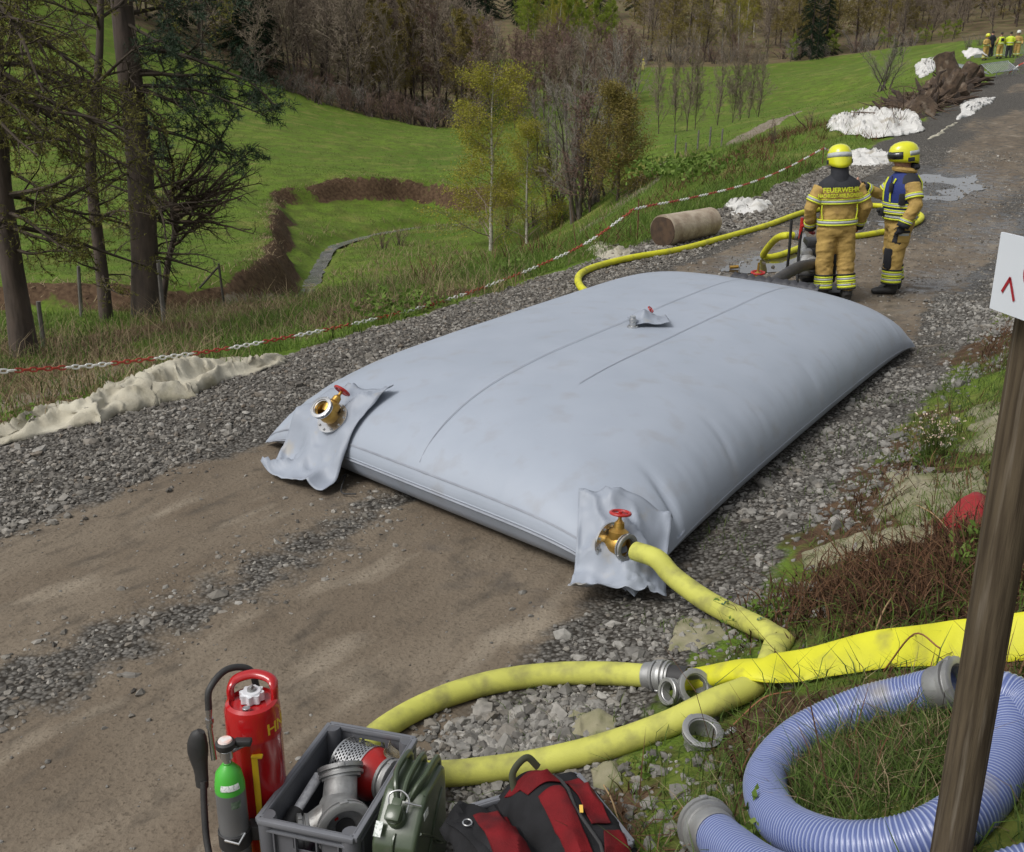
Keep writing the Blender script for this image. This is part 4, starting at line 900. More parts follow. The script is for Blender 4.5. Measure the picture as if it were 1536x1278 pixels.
def stroke(pts, w):
    b = MB(); P = [np.array(p) for p in pts]
    for a, c in zip(P[:-1], P[1:]):
        d = (c - a) / np.linalg.norm(c - a); nn2 = np.array([-d[1], d[0]]) * w / 2; a = a - d * w * .2; c = c + d * w * .2
        b.add([BP(*(a + nn2), .0016), BP(*(c + nn2), .0016), BP(*(c - nn2), .0016), BP(*(a - nn2), .0016)], [(0, 1, 2, 3)])
    return b

mk('arrow_mark', stroke([(.036, .042), (.055, .072), (.078, .032)], .0075), RED, brd, smooth=False)
cx, cz = .136, .092
b = MB(); b.add([BP(cx + .042 * math.cos(q), cz + .036 * math.sin(q), .0016) for q in np.linspace(0, 2 * math.pi, 25)[:-1]], [tuple(range(24))]); mk('round_mark', b, RED, brd, smooth=False)
b = MB(); b.add([BP(.122, .012, .0016), BP(.14, .012, .0016), BP(.14, .03, .0016), BP(.122, .03, .0016)], [(0, 1, 2, 3)]); mk('small_mark', b, mat('dark_print', (.03, .03, .03), r=.5), brd, smooth=False)

# printed marks on the worn hose
GPR = mat('green_print', (.03, .09, .05), r=.6)
HP0, HL0 = HOSE_LINES[0][0], np.r_[0, np.cumsum(np.linalg.norm(np.diff(HOSE_LINES[0][0], axis=0), axis=1))]
for dd, ch in ((.74, 'S'), (1.12, '8')):
    i = int(np.argmin(np.abs(HL0 - dd))); tg = Vector(HP0[i + 1] - HP0[i - 1]).normalized(); up_ = Vector((0, -.5, .87)); up_ = (up_ - tg * up_.dot(tg)).normalized(); sd2 = up_.cross(tg)
    c_ = Vector(HP0[i])
    def put(c, c_=c_, tg=tg, up_=up_, sd2=sd2): a_ = c.y / .057; return c_ + tg * c.x + (up_ * math.cos(a_ - .4) + sd2 * math.sin(a_ - .4)) * .0588
    text_mesh('printed_mark', ch, .055, None, GPR, h1, put, 0, .001, 'CENTER', True)

# ---------------------------------------------------------------- people
OCH = mat('ochre_turnout', (.45, .30, .085), (.36, .235, .066), 7, r=.8, bump=.5, bs=22, bd=.012, c3=(.27, .17, .052), sc3=14, lo3=.55, hi3=.75)
DRK = mat('dark_navy_cloth', (.014, .015, .020), (.022, .023, .028), 9, r=.85, bump=.3, bs=40)
SKIN = mat('skin', (.46, .25, .175), (.40, .20, .14), 12, r=.55)
FLU = mat('fluorescent_yellow', (.62, .68, .035), (.55, .61, .03), 12, r=.55)
SIL = mat('silver_reflective', (.40, .42, .42), (.34, .36, .36), 20, r=.45)
HELM = mat('helmet_yellow', (.66, .66, .02), (.60, .60, .02), 5, r=.28, coat=.4)
BLUV = mat('blue_vest_cloth', (.012, .028, .17), (.010, .022, .13), 8, r=.75, bump=.3, bs=40)
def loft(mb, C, rx, ry, n=22, M=None):
    """rings (z, rx, ry, dx, dy)"""
    V = [];
    for (z, a, b, dx, dy) in C:
        for j in range(n):
            q = 2 * math.pi * j / n; V.append((dx + a * math.cos(q), dy + b * math.sin(q), z))
    k = len(C); mb.add(V, [(i * n + j, i * n + (j + 1) % n, (i + 1) * n + (j + 1) % n, (i + 1) * n + j) for i in range(k - 1) for j in range(n)] + [tuple(range(n - 1, -1, -1)), tuple((k - 1) * n + j for j in range(n))], M)
def hand(mb, wrist, dirv, palm_n, s=1.0, curl=.5):
    """palm and five bent fingers"""
    w = Vector(wrist); d = Vector(dirv).normalized(); nrm = Vector(palm_n); nrm = (nrm - d * nrm.dot(d)).normalized(); sd_ = d.cross(nrm)
    mb.tube([w - d * .02, w + d * .03 * s, w + d * .085 * s, w + d * .095 * s], [.026 * s, .036 * s, .040 * s, .034 * s], 10, flat=.55, up=nrm)
    for k, (o, L) in enumerate(((-.028, .062), (-.010, .072), (.010, .068), (.027, .052))):
        p = w + d * .085 * s + sd_ * o * s; c1, c2 = curl * .6, curl * 1.5
        p1 = p + (d * math.cos(c1) + nrm * math.sin(c1)) * L * .5 * s; p2 = p1 + (d * math.cos(c2) + nrm * math.sin(c2)) * L * .55 * s
        mb.tube([p, p1, p2], [.0105 * s, .0095 * s, .008 * s], 7)
    p = w + d * .03 * s - sd_ * .03 * s; p1 = p + (d * .6 - sd_ * .7 + nrm * .35).normalized() * .04 * s; p2 = p1 + (d * .9 - sd_ * .2 + nrm * .4).normalized() * .035 * s
    mb.tube([p, p1, p2], [.012 * s, .0105 * s, .009 * s], 7)
def person(label, pos, face, pose, group=None, kit='turnout', detail=True, cols=None):
    """local: feet at 0, facing +Y, +X to the person's right"""
    t = thing('person', label, 'person', tuple(pos), face, group); t.scale = (1.12, 1.12, 1.07)
    cols = cols or {}
    top, leg = cols.get('top', OCH), cols.get('leg', OCH)
    J = dict(sR=(.195, -.01, 1.385), sL=(-.195, -.01, 1.385), eR=(.295, -.03, 1.14), eL=(-.295, -.03, 1.14), wR=(.30, .10, .93), wL=(-.30, .10, .93),
             hR=(.095, 0, .88), hL=(-.095, 0, .88), kR=(.12, .02, .48), kL=(-.12, .02, .48), aR=(.125, -.02, .10), aL=(-.125, -.02, .10), handR=(0, .3, -1), handL=(0, .3, -1))
    J.update(pose); body = MB()
    loft(body, [(.80, .165, .125, 0, 0), (.88, .205, .150, 0, 0), (.98, .205, .150, 0, .0), (1.10, .200, .146, 0, 0), (1.24, .212, .150, 0, 0), (1.36, .222, .145, 0, -.005), (1.43, .205, .125, 0, -.01), (1.49, .14, .095, 0, -.005), (1.53, .075, .07, 0, .0), (1.57, .062, .066, 0, .01)], 0, 0)
    for s in 'RL':
        q = lambda k: Vector(J[k + s])
        body.tube([q('s') * .75 + Vector((0, 0, .36)) * 1 if False else q('s') + (q('s') * Vector((-1, 0, 0)) * .0), q('s') * .55 + q('e') * .45, q('e'), q('e') * .5 + q('w') * .5, q('w')], [.088, .082, .074, .068, .056], 14)
        body.tube([q('h') + Vector((0, 0, .02)), q('h') * .5 + q('k') * .5, q('k'), q('k') * .5 + q('a') * .5, q('a') + Vector((0, 0, .06))], [.125, .118, .102, .096, .092], 16)
        a = q('a'); yw = pose.get('foot' + s, 0); fd = Vector((math.sin(yw), math.cos(yw), 0))
        body.tube([a + Vector((0, 0, .10)), a + Vector((0, 0, .0)) - fd * .02, a + Vector((0, 0, -.04)) - fd * .03], [.075, .065, .06], 12)
        body.tube([a - fd * .065 + Vector((0, 0, -.05)), a + fd * .05 + Vector((0, 0, -.045)), a + fd * .15 + Vector((0, 0, -.055)), a + fd * .20 + Vector((0, 0, -.065))], [.052, .058, .052, .034], 12, flat=.9, up=(0, 0, 1))
        hand(body, q('w'), J['hand' + s], pose.get('palm' + s, (1 if s == 'L' else -1, .2, 0)), 1.08, pose.get('curl' + s, .7))
    hy = pose.get('head_yaw', 0); hp = pose.get('head_pitch', 0); Mh = Matrix.Translation((0, .015, 1.545)) @ Matrix.Rotation(hy, 4, 'Z') @ Matrix.Rotation(hp, 4, 'X')
    loft(body, [(-.02, .058, .062, 0, 0), (.02, .062, .078, 0, .012), (.06, .068, .092, 0, .012), (.11, .074, .098, 0, .006), (.16, .076, .098, 0, 0), (.21, .066, .085, 0, -.004), (.245, .035, .05, 0, -.005)], 0, 0, 18, Mh)
    body.tube([Mh @ Vector((0, .095, .135)), Mh @ Vector((0, .118, .09)), Mh @ Vector((0, .10, .078))], [.010, .016, .012], 8)
    for sx in (-1, 1): body.lathe([(.001, -.014), (.018, -.008), (.022, 0), (.018, .006), (.001, .008)], 10, Mh @ Matrix.Translation((sx * .076, -.005, .105)) @ Matrix.Rotation(math.pi / 2, 4, 'Y'))
    o = mk('body', body, [top, leg, DRK, SKIN, cols.get('glove', DRK)], t, world=False)
    md = o.modifiers.new('r', 'REMESH'); md.mode = 'VOXEL'; md.voxel_size = .011 if detail else .022; md.use_smooth_shade = True
    dg = bpy.context.evaluated_depsgraph_get(); dg.update(); me = bpy.data.meshes.new_from_object(o.evaluated_get(dg)); old = o.data; o.modifiers.clear(); o.data = me; bpy.data.meshes.remove(old); me.name = 'body'
    bm = bmesh.new(); bm.from_mesh(me)
    for _ in range(3): bmesh.ops.smooth_vert(bm, verts=bm.verts, factor=.5, use_axis_x=True, use_axis_y=True, use_axis_z=True)
    bm.normal_update()
    hands = [(Vector(J['w' + s]), Vector(J['hand' + s]).normalized()) for s in 'RL']
    for v in bm.verts:      # folds of thick cloth
        c = v.co
        if .14 < c.z < 1.46 and all((c - h).length > .12 for h, _ in hands):
            f = float(fbm(c.x * 9 + c.y * 6 + 3, c.z * 15 + c.y * 5, 55, 3)) - .5; v.co = c + v.normal * f * .034
    me.materials.clear()
    for m_ in (top, leg, DRK, SKIN, cols.get('glove', DRK), cols.get('shoe', BLACK)): me.materials.append(m_)
    hi = Mh.inverted()
    for f in bm.faces:
        c = f.calc_center_median(); mi = 0 if c.z > .86 else 1
        if c.z < .135: mi = 5
        elif c.z > 1.535: mi = 3
        elif c.z > 1.495: mi = 2
        for (hw, hd2) in hands:
            r_ = (c - hw).dot(hd2)
            if -.005 < r_ < .25 and (c - hw - hd2 * r_).length < .09: mi = 4
        f.material_index = mi; f.smooth = True
    bm.to_mesh(me); bm.free(); o['kind_of'] = 'b'; del o['kind_of']
    return t, J, Mh
def band(t, a, b, r, w=.06, name='reflective_band', flat=1.0, up=(0, 1, 0), mats=None, rows=None):
    """hoop round a limb: yellow, silver, yellow"""
    a, b = Vector(a), Vector(b); d = (b - a).normalized(); mb = MB(); n = 22
    rows = rows or [(0, 0), (.27, 1), (.73, 0), (1, None)]
    K = frame(a, d, up)
    for (z0, mi), (z1, _) in zip(rows[:-1], rows[1:]):
        mb.mi = mi; V = []
        for z in (z0, z1):
            for j in range(n):
                q = 2 * math.pi * j / n; V.append((r * flat * math.cos(q), r * math.sin(q), z * w))
        mb.add(V, [(j, (j + 1) % n, n + (j + 1) % n, n + j) for j in range(n)], K)
    return mk(name, mb, mats or [FLU, SIL, DRK], t, world=False, solid=.006)
def torso_band(t, z, w, rx, ry, rows=None, name='reflective_band', mats=None):
    mb = MB(); n = 36; rows = rows or [(0, 0), (.27, 1), (.73, 0), (1, None)]
    for (z0, mi), (z1, _) in zip(rows[:-1], rows[1:]):
        mb.mi = mi; mb.add([(rx * math.cos(2 * math.pi * j / n), ry * math.sin(2 * math.pi * j / n), z + q * w) for q in (z0, z1) for j in range(n)], [(j, (j + 1) % n, n + (j + 1) % n, n + j) for j in range(n)])
    return mk(name, mb, mats or [FLU, SIL, DRK], t, world=False, solid=.008)
def helmet(t, Mh, visor=True, white=False):
    b = MB(); n = 28; V = []
    prof = [(1.0, -.035), (1.03, .0), (1.04, .05), (.99, .10), (.86, .145), (.62, .175), (.30, .19), (.02, .194)]
    for r_, z in prof:
        for j in range(n):
            q = 2 * math.pi * j / n; y = math.sin(q); back = max(0, -y); zz = z - (.045 * back ** 2 if z < .02 else 0) + (.02 * max(0, y) if z < .02 else 0)
            V.append((r_ * .128 * math.cos(q), r_ * (.160 if y > 0 else .152) * y, .125 + zz * 1.06))
    k = len(prof); b.add(V, [(i * n + j, i * n + (j + 1) % n, (i + 1) * n + (j + 1) % n, (i + 1) * n + j) for i in range(k - 1) for j in range(n)] + [tuple((k - 1) * n + j for j in range(n))], Mh)
    h = mk('helmet', b, HELM if not white else mat('helmet_white', (.6, .6, .56), r=.3), t, world=False, solid=.008)
    b = MB(); V = []
    for z, r_ in ((.045, 1.062), (.10, 1.015)):
        for j in range(n + 1):
            q = math.pi * (1.0 + j / n) ; V.append((r_ * .128 * math.cos(q), r_ * .154 * math.sin(q), .125 + z))
    b.add(V, [(j, j + 1, n + 2 + j, n + 1 + j) for j in range(n)], Mh); mk('reflective_strip', b, SIL, h, world=False, solid=.004)
    if visor:
        b = MB(); V = []
        for z, r_ in ((.015, 1.06), (.06, 1.09), (.10, 1.03)):
            for j in range(n + 1):
                q = math.pi * (.14 + .72 * j / n); V.append((r_ * .130 * math.cos(q), r_ * .162 * math.sin(q), .125 + z))
        b.add(V, [(i * (n + 1) + j, i * (n + 1) + j + 1, (i + 1) * (n + 1) + j + 1, (i + 1) * (n + 1) + j) for i in range(2) for j in range(n)], Mh); mk('visor', b, mat('dark_visor', (.02, .022, .025), r=.12, coat=.5), h, world=False, solid=.004)
        for sx in (-1, 1): mk('side_plate', MB().box((sx * .134, -.015, .125), (.012, .075, .05), Mh, .005), DRK, h, world=False)
    return h
def lerp(a, b, q): return Vector(a) * (1 - q) + Vector(b) * q
def turnout(t, J, Mh, cape=True, shoulder=True):
    torso_band(t, .935, .075, .228, .172); torso_band(t, 1.19, .06, .232, .172)
    for s in 'RL':
        d = Vector(J['e' + s]) - Vector(J['s' + s]); p = lerp(J['s' + s], J['e' + s], .48); band(t, p, p + d, .094, .062)
        d = Vector(J['w' + s]) - Vector(J['e' + s]); p = lerp(J['e' + s], J['w' + s], .72); band(t, p, p + d, .072, .05)
        p = lerp(J['e' + s], J['w' + s], .90); band(t, p, p + d, .066, .06, 'cuff', mats=[DRK], rows=[(0, 0), (1, None)])
        a = Vector(J['a' + s]); k = Vector(J['k' + s]); d = k - a
        band(t, lerp(a, k, .10), k, .104, .17, 'reflective_band', rows=[(0, 2), (.12, 0), (.28, 1), (.42, 0), (.52, 2), (.56, 0), (.70, 1), (.84, 0), (1, None)])
        band(t, lerp(a, k, .55), k, .106, .02, 'knee_trim', mats=[DRK], rows=[(0, 0), (1, None)])
    if shoulder:
        b = MB(); loft(b, [(1.385, .250, .158, 0, -.008), (1.44, .225, .140, 0, -.01), (1.50, .14, .10, 0, -.006), (1.535, .09, .085, 0, 0)], 0, 0); mk('shoulder_yoke', b, DRK, t, world=False)
    if cape:
        b = MB(); loft(b, [(-.155, .105, .09, 0, -.03), (-.10, .112, .10, 0, -.025), (-.02, .10, .105, 0, -.015), (.06, .098, .112, 0, -.012), (.11, .10, .118, 0, -.01)], 0, 0, 24, Mh @ Matrix.Translation((0, -.014, .0))); mk('neck_cape', b, DRK, t, world=False)
    helmet(t, Mh)
# one with his back to us at the pump
p1 = ground(1250, 450)
P1, J1, M1 = person('firefighter in ochre gear with lettered back holding the pump handles', p1, R(-6), dict(wR=(.275, .16, .90), wL=(-.275, .16, .90), eR=(.31, -.01, 1.14), eL=(-.31, -.01, 1.14), handR=(-.1, .5, -.85), handL=(.1, .5, -.85), curlR=1.2, curlL=1.2, aR=(.14, -.03, .10), aL=(-.13, .0, .10), head_pitch=-.18), cols={'glove': mat('red_glove', (.36, .05, .06), (.28, .03, .04), 20, r=.6)})
turnout(P1, J1, M1); P1.rotation_euler.y = R(-3)
def backfit(off): return lambda c: (c.x, -.172 * math.sqrt(max(.05, 1 - (c.x / .235) ** 2)) - off - c.z, c.y)
def mirrorx(f): return f
text_mesh('lettering', 'FEUERWEHR', .078, None, FLU, P1, lambda c: (c.x * .92, -.150 * math.sqrt(max(.05, 1 - (c.x * .92 / .29) ** 2)) - .034 + c.z * -1, 1.335 + c.y), .003, .0018)
text_mesh('lettering', 'NACHRODT-WIBLINGWERDE', .066, None, FLU, P1, lambda c: (c.x * .56, -.150 * math.sqrt(max(.05, 1 - (c.x * .56 / .29) ** 2)) - .036 + c.z * -1, 1.272 + c.y), .003, .0012)
for sx in (-1, 1): mk('piping', MB().tube([(sx * .185, -.105, 1.0), (sx * .20, -.10, 1.10), (sx * .195, -.10, 1.18)], .008, 6), FLU, P1, world=False)
# one facing left with the blue vest, gesturing
p2 = ground(1336, 438)
P2, J2, M2 = person('firefighter in blue vest and ochre gear raising a bare hand', p2, R(92), dict(eR=(.285, .12, 1.20), wR=(.20, .37, 1.30), handR=(-.15, .70, .70), palmR=(-.6, -.6, .5), curlR=.45, eL=(-.30, -.04, 1.14), wL=(-.29, .06, .90), handL=(.1, .25, -.95), curlL=.9, aR=(.13, -.08, .10), kR=(.13, -.02, .48), aL=(-.12, .06, .10), kL=(-.12, .06, .48), footR=-.3, footL=.1, head_yaw=R(6), head_pitch=-.12), cols={'glove': DRK})
turnout(P2, J2, M2, cape=False); P2.scale = (1.16, 1.24, 1.08)
# bare right hand
me = P2.children[0].data; hw = Vector(J2['wR']); hd_ = Vector(J2['handR']).normalized()
for f in me.polygons:
    if f.material_index == 4 and (f.center - hw).length < .26 and f.center.z > 1.1: f.material_index = 3
b = MB(); loft(b, [(1.0, .238, .180, 0, 0), (1.12, .240, .182, 0, 0), (1.26, .246, .184, 0, 0), (1.36, .242, .176, 0, 0), (1.44, .205, .15, 0, -.005), (1.49, .15, .115, 0, -.005), (1.515, .11, .10, 0, 0)], 0, 0, 30); vest = mk('vest', b, BLUV, P2, world=False)
for z in (1.01, 1.09):
    q = torso_band(P2, z, .055, .246, .188, rows=[(0, 0), (.3, 1), (.7, 0), (1, None)])
mk('collar', MB().tube([( .105 * math.cos(q), .01 + .10 * math.sin(q), 1.535 + .015 * math.sin(q)) for q in np.linspace(0, 2 * math.pi, 17)[:-1]], .035, 8, closed=True), OCH, P2, world=False)
mk('hood', MB().tube([( .09 * math.cos(q), -.03 - .08 * math.sin(q), 1.575) for q in np.linspace(.2, math.pi - .2, 12)], .04, 8), DRK, P2, world=False)
for x in (-.10, .10): mk('vest_stripe', MB().tube([(x, .172, 1.16), (x, .176, 1.26), (x * 1.05, .165, 1.36), (x * 1.1, .135, 1.44)], .02, 8, flat=.3, up=(0, 1, .2)), FLU, P2, world=False)
mk('vest_stripe', MB().tube([(-.17, -.135, 1.12), (-.165, -.145, 1.26), (-.15, -.14, 1.40), (-.12, -.10, 1.48)], .024, 8, flat=.3, up=(-.5, -1, .2)), FLU, P2, world=False)
mk('pocket', MB().box((-.236, .09, 1.20), (.03, .07, .14), Matrix.Translation((0, 0, 0)), .008), DRK, P2, world=False)
mk('radio', MB().box((-.11, .178, 1.33), (.05, .035, .11), None, .006).tube([(-.11, .178, 1.38), (-.115, .178, 1.47)], .006, 6), BLACK, P2, world=False)
mk('hand_lamp', MB().box((.02, .20, 1.02), (.07, .06, .10), None, .012).lathe([(.028, 0), (.03, .02), (.02, .03)], 12, frame((.02, .225, 1.04), (0, 1, 0))), DRK, P2, world=False)
mk('trouser_pocket', MB().box((-.222, .02, .74), (.018, .12, .14), None, .008), OCH, P2, world=False); mk('pocket_flap', MB().box((-.228, .02, .805), (.018, .13, .03), None, .006), DRK, P2, world=False); mk('pocket_strip', MB().box((-.231, .02, .77), (.01, .11, .03), None, .003), SIL, P2, world=False)
for s in 'L': k = Vector(J2['k' + s]); mk('knee_pad', MB().box((k.x - .02, k.y + .075, k.z - .02), (.14, .06, .26), None, .025), DRK, P2, world=False)

# ---------------------------------------------------------------- pump with its suction hose
pp = ground(1243, 415); pp = np.array([p1[0] - .10, p1[1] + .62, gz(p1[0] - .10, p1[1] + .62)])
pm = thing('portable_pump', 'portable fire pump with red handles and grey outlets behind the tank', 'pump', tuple(pp), R(-6))
DKM = mat('dark_frame', (.02, .02, .022), (.03, .03, .03), 8, r=.5, metal=.3)
for sx in (-1, 1):
    mk('frame_rail', MB().tube(catmull([(sx * .30, -.40, .95), (sx * .30, -.36, .55), (sx * .30, -.40, .06), (sx * .30, .40, .06), (sx * .30, .42, .5), (sx * .30, .45, .92)], 6), .02, 10), DKM, pm, world=False)
    mk('handle', MB().tube(catmull([(sx * .30, -.37, .78), (sx * .30, -.40, .93), (sx * .27, -.44, .97)], 5), .024, 10).tube([(sx * .30, -.39, .90), (sx * .30, -.395, 1.06)], .022, 10), REDP, pm, world=False)
mk('skid', MB().box((0, 0, .05), (.66, .86, .05), None, .01).tube([(-.3, -.42, .30), (.3, -.42, .30)], .018, 8), DKM, pm, world=False)
mk('engine', MB().box((.04, .12, .38), (.46, .50, .48), None, .04).box((.02, .1, .66), (.34, .36, .12), None, .03).lathe([(.10, 0), (.10, .08), (.03, .09)], 18, frame((.12, -.16, .42), (0, -1, 0))), DKM, pm, world=False)
mk('pump_casing', MB().lathe([(.05, -.02), (.15, 0), (.17, .05), (.15, .12), (.06, .16)], 22, frame((-.18, -.22, .40), (0, -1, .1))).box((-.18, -.2, .55), (.16, .2, .14), None, .03), STEEL, pm, world=False)
po = np.array([PO[0], PO[1], PO[2]])
def to_local(o, w): return Matrix.Rotation(-o.rotation_euler.z, 4, 'Z') @ (Vector(w) - o.location)
lo_ = to_local(pm, po); mk('outlet', MB().tube([lo_ + Vector((.0, 0, 0)), lo_ + Vector((.12, -.0, -.01)), (-.20, -.22, .58)], [.045, .05, .05], 14).lathe([(.03, 0), (.05, .02), (.05, .05), (.02, .07)], 14, frame(lo_ + Vector((.10, 0, .05)), (0, 0, 1))), STEEL, pm, world=False)
mk('outlet', MB().tube([(-.18, -.24, .34), (-.36, -.30, .30), (-.44, -.32, .28)], [.05, .045, .045], 14).lathe([(.05, 0), (.06, .02), (.06, .06), (.04, .07)], 16, frame((-.42, -.32, .28), (-1, -.1, 0))), STEEL, pm, world=False)
mk('valve_lever', MB().tube([(-.30, -.28, .33), (-.42, -.36, .27), (-.50, -.40, .24)], [.015, .013, .018], 8), REDP, pm, world=False)
# black suction hose to the tank
su = to_local(pm, at_z(1158, 428, .50)); st_ = (-.10, -.30, .42)
Sx = catmull([st_, Vector(st_) + Vector((-.03, -.15, .03)), to_local(pm, at_z(1195, 402, .48)), to_local(pm, at_z(1160, 424, .42)), to_local(pm, at_z(1135, 440, .36))], 10)
mk('suction_hose', MB().tube(Sx, .072, 18), mat('dark_grey_hose', (.03, .03, .032), (.055, .052, .05), 7, r=.6, bump=.3, bs=50), pm, world=False)
bq = MB(); storz(bq, frame(st_, Vector(Sx[3]) - Vector(Sx[0])), .085, .08); mk('coupling', bq, STEEL, pm, world=False)
# brass cock lying on the wet ground
cg = ground(1105, 405); ck = thing('ball_cock', 'small brass cock with steel lever on the wet ground behind the tank', 'valve', tuple(cg)); mk('body', MB().tube([cg + np.array([-.11, 0, .04]), cg + np.array([.02, 0, .05])], .028, 10), BRASS, ck); mk('lever', MB().tube([cg + np.array([.03, 0, .02]), cg + np.array([.05, 0, .12]), cg + np.array([.10, 0, .13])], .014, 8), SHINY, ck)
# sawn log
lg = ground(1015, 365); la, lb_ = ground(975, 372), ground(1058, 350)
log = thing('log', 'short sawn log with dark cut end lying behind the yellow hose', 'log', tuple(lg))
la3, lb3 = at_y(988, 350, la[1] + .1), at_y(1052, 336, lb_[1] + .9); rl = .275; dl = Vector((lb3[0] - la3[0], 1.0, 0)); dl.normalize()
c0 = Vector((la[0] + .22, la[1] + .12, gz(la[0] + .22, la[1] + .12) + rl * .92)); c1_ = c0 + dl * 1.35; c1_.z = gz(c1_.x, c1_.y) + rl * .85
nb = 12; PL = [c0.lerp(c1_, k / nb) for k in range(nb + 1)]; b = MB().tube(PL, [rl * (1 - .10 * k / nb) for k in range(nb + 1)], 26)
for i in range(len(b.v)):
    c = PL[min(i // 26, nb)]; v = Vector(b.v[i]); b.v[i] = tuple(c + (v - c) * (1 + .09 * (float(fbm((i % 26) * .7, i // 26 * .25, 97)) - .5)))
LOGM = mat('bare_log_wood', (.42, .355, .27), (.27, .21, .15), 5, r=.85, bump=.6, bs=25, bd=.02, c3=(.15, .095, .07), sc3=2.2, lo3=.56, hi3=.68)
mk('trunk', b, LOGM, log)
mk('cut_face', MB().lathe([(.001, .012), (rl * .5, .010), (rl * .97, .004), (rl * .98, -.01)], 26, frame(c0 - dl * .004, -dl), cap=False), mat('dark_cut_wood', (.035, .022, .014), (.085, .05, .028), 7, r=.85, bump=.4, bs=40), log)

# ---------------------------------------------------------------- fleece, chain, debris, barriers
FLE = mat('dirty_fleece', (.46, .43, .34), (.34, .31, .235), 4, r=.9, bump=.4, bs=40, bd=.012, c3=(.20, .18, .11), sc3=3, lo3=.55, hi3=.75)
FLW = mat('white_fleece', (.62, .61, .58), (.50, .49, .46), 3, r=.9, bump=.4, bs=25, bd=.02, c3=(.36, .33, .27), sc3=2, lo3=.55, hi3=.75)
def fleece(label, top, bot, seed, m=None, nu=60, nv=18, lift=.10, ridge=5.0, group=None, ext=0):
    """a crumpled sheet lying on the land between two edges given as pixels"""
    tp = resample(catmull([ground(*p) for p in top], 6), .05); bt = resample(catmull([ground(*p) for p in bot], 6), .05)
    def pick(P, u): i = u * (len(P) - 1); k = min(int(i), len(P) - 2); return P[k] * (1 - i + k) + P[k + 1] * (i - k)
    X = np.zeros((nu + 1, nv + 1, 3))
    for i in range(nu + 1):
        a, c = pick(tp, i / nu), pick(bt, i / nu)
        for j in range(nv + 1): X[i, j] = a * (1 - j / nv) + c * (j / nv)
    jx = fbm(X[..., 0] * 3, X[..., 1] * 3, seed + 1) - .5; jy = fbm(X[..., 0] * 3, X[..., 1] * 3, seed + 2) - .5
    sz = np.linalg.norm(X[0, 0] - X[0, -1]) + .1
    sz = min(sz, 1.2); x, y = X[..., 0] + jx * sz * .3, X[..., 1] + jy * sz * .3
    s_, t_ = xy2st(x, y); fo = 1 - np.abs(fbm(s_ * ridge * .22 + t_ * .5 + jx * 1.5, t_ * ridge * 1.1 + s_ * .35 + jy * 1.5, seed, 2) - .5) * 2
    jj = np.linspace(0, 1, nv + 1)[None, :]
    sn_ = np.sin(np.pi * jj) ** .6; ii_ = np.sin(np.pi * np.linspace(0, 1, nu + 1))[:, None] ** .4; z = H(x, y) + .012 * sn_ - .012 + lift * (.12 + sn_ * ii_) * (.75 * fo ** 3 + .5 * fbm(s_ * 1.1, t_ * .6, seed + 5) ** 2)
    q = np.arange((nu + 1) * (nv + 1)).reshape(nu + 1, nv + 1); Fq = np.stack([q[:-1, :-1], q[:-1, 1:], q[1:, 1:], q[1:, :-1]], -1).reshape(-1, 4)
    V = np.stack([x, y, z], -1).reshape(-1, 3); o = npmesh('fleece_sheet', V, Fq, m or FLE, None, True, tuple(np.r_[V[:, :2].mean(0), V[:, 2].min()]))
    md = o.modifiers.new('s', 'SOLIDIFY'); md.thickness = .008; return tag(o, label, 'fleece', group)
fleece('long pale fleece strip along the gravel edge under the chain', [(-30, 640), (60, 625), (150, 606), (230, 570), (300, 560), (350, 545), (412, 536)], [(-30, 678), (40, 662), (120, 642), (200, 618), (280, 594), (340, 574), (418, 548)], 201, nu=160, nv=30, lift=.26, ridge=3.2)
fleece('torn pale fleece on the grass bank left of the sawn log', [(878, 366), (900, 362), (925, 368), (948, 376)], [(893, 384), (910, 392), (930, 392), (955, 388)], 203, lift=.12)
fleece('pale fleece scrap beside the gravel beyond the log', [(1090, 306), (1115, 302), (1150, 304)], [(1098, 326), (1125, 322), (1158, 314)], 204, FLW, lift=.2, nu=30, nv=16, ridge=3)
fleece('large crumpled white fleece heap on the bank below the stumps', [(1240, 190), (1275, 178), (1320, 170), (1378, 182)], [(1246, 196), (1290, 205), (1330, 208), (1384, 198)], 205, FLW, nu=80, nv=40, lift=.55, ridge=1.5)
fleece('whitish fleece behind the helmet of the gesturing firefighter', [(1270, 226), (1300, 226), (1330, 230)], [(1265, 248), (1300, 250), (1335, 246)], 206, FLW, lift=.25, nu=40, nv=20, ridge=2)
fleece('white fleece laid flat over the road edge by the stumps', [(1443, 150), (1462, 148), (1494, 146)], [(1436, 180), (1462, 170), (1486, 156)], 207, FLW, lift=.22, nu=30, nv=20, ridge=1.2)
fleece('thin pale fleece hem along the distant gravel edge', [(1395, 206), (1415, 195), (1435, 182)], [(1393, 210), (1415, 199), (1437, 184)], 208, FLE, lift=.05, nu=20, nv=6)
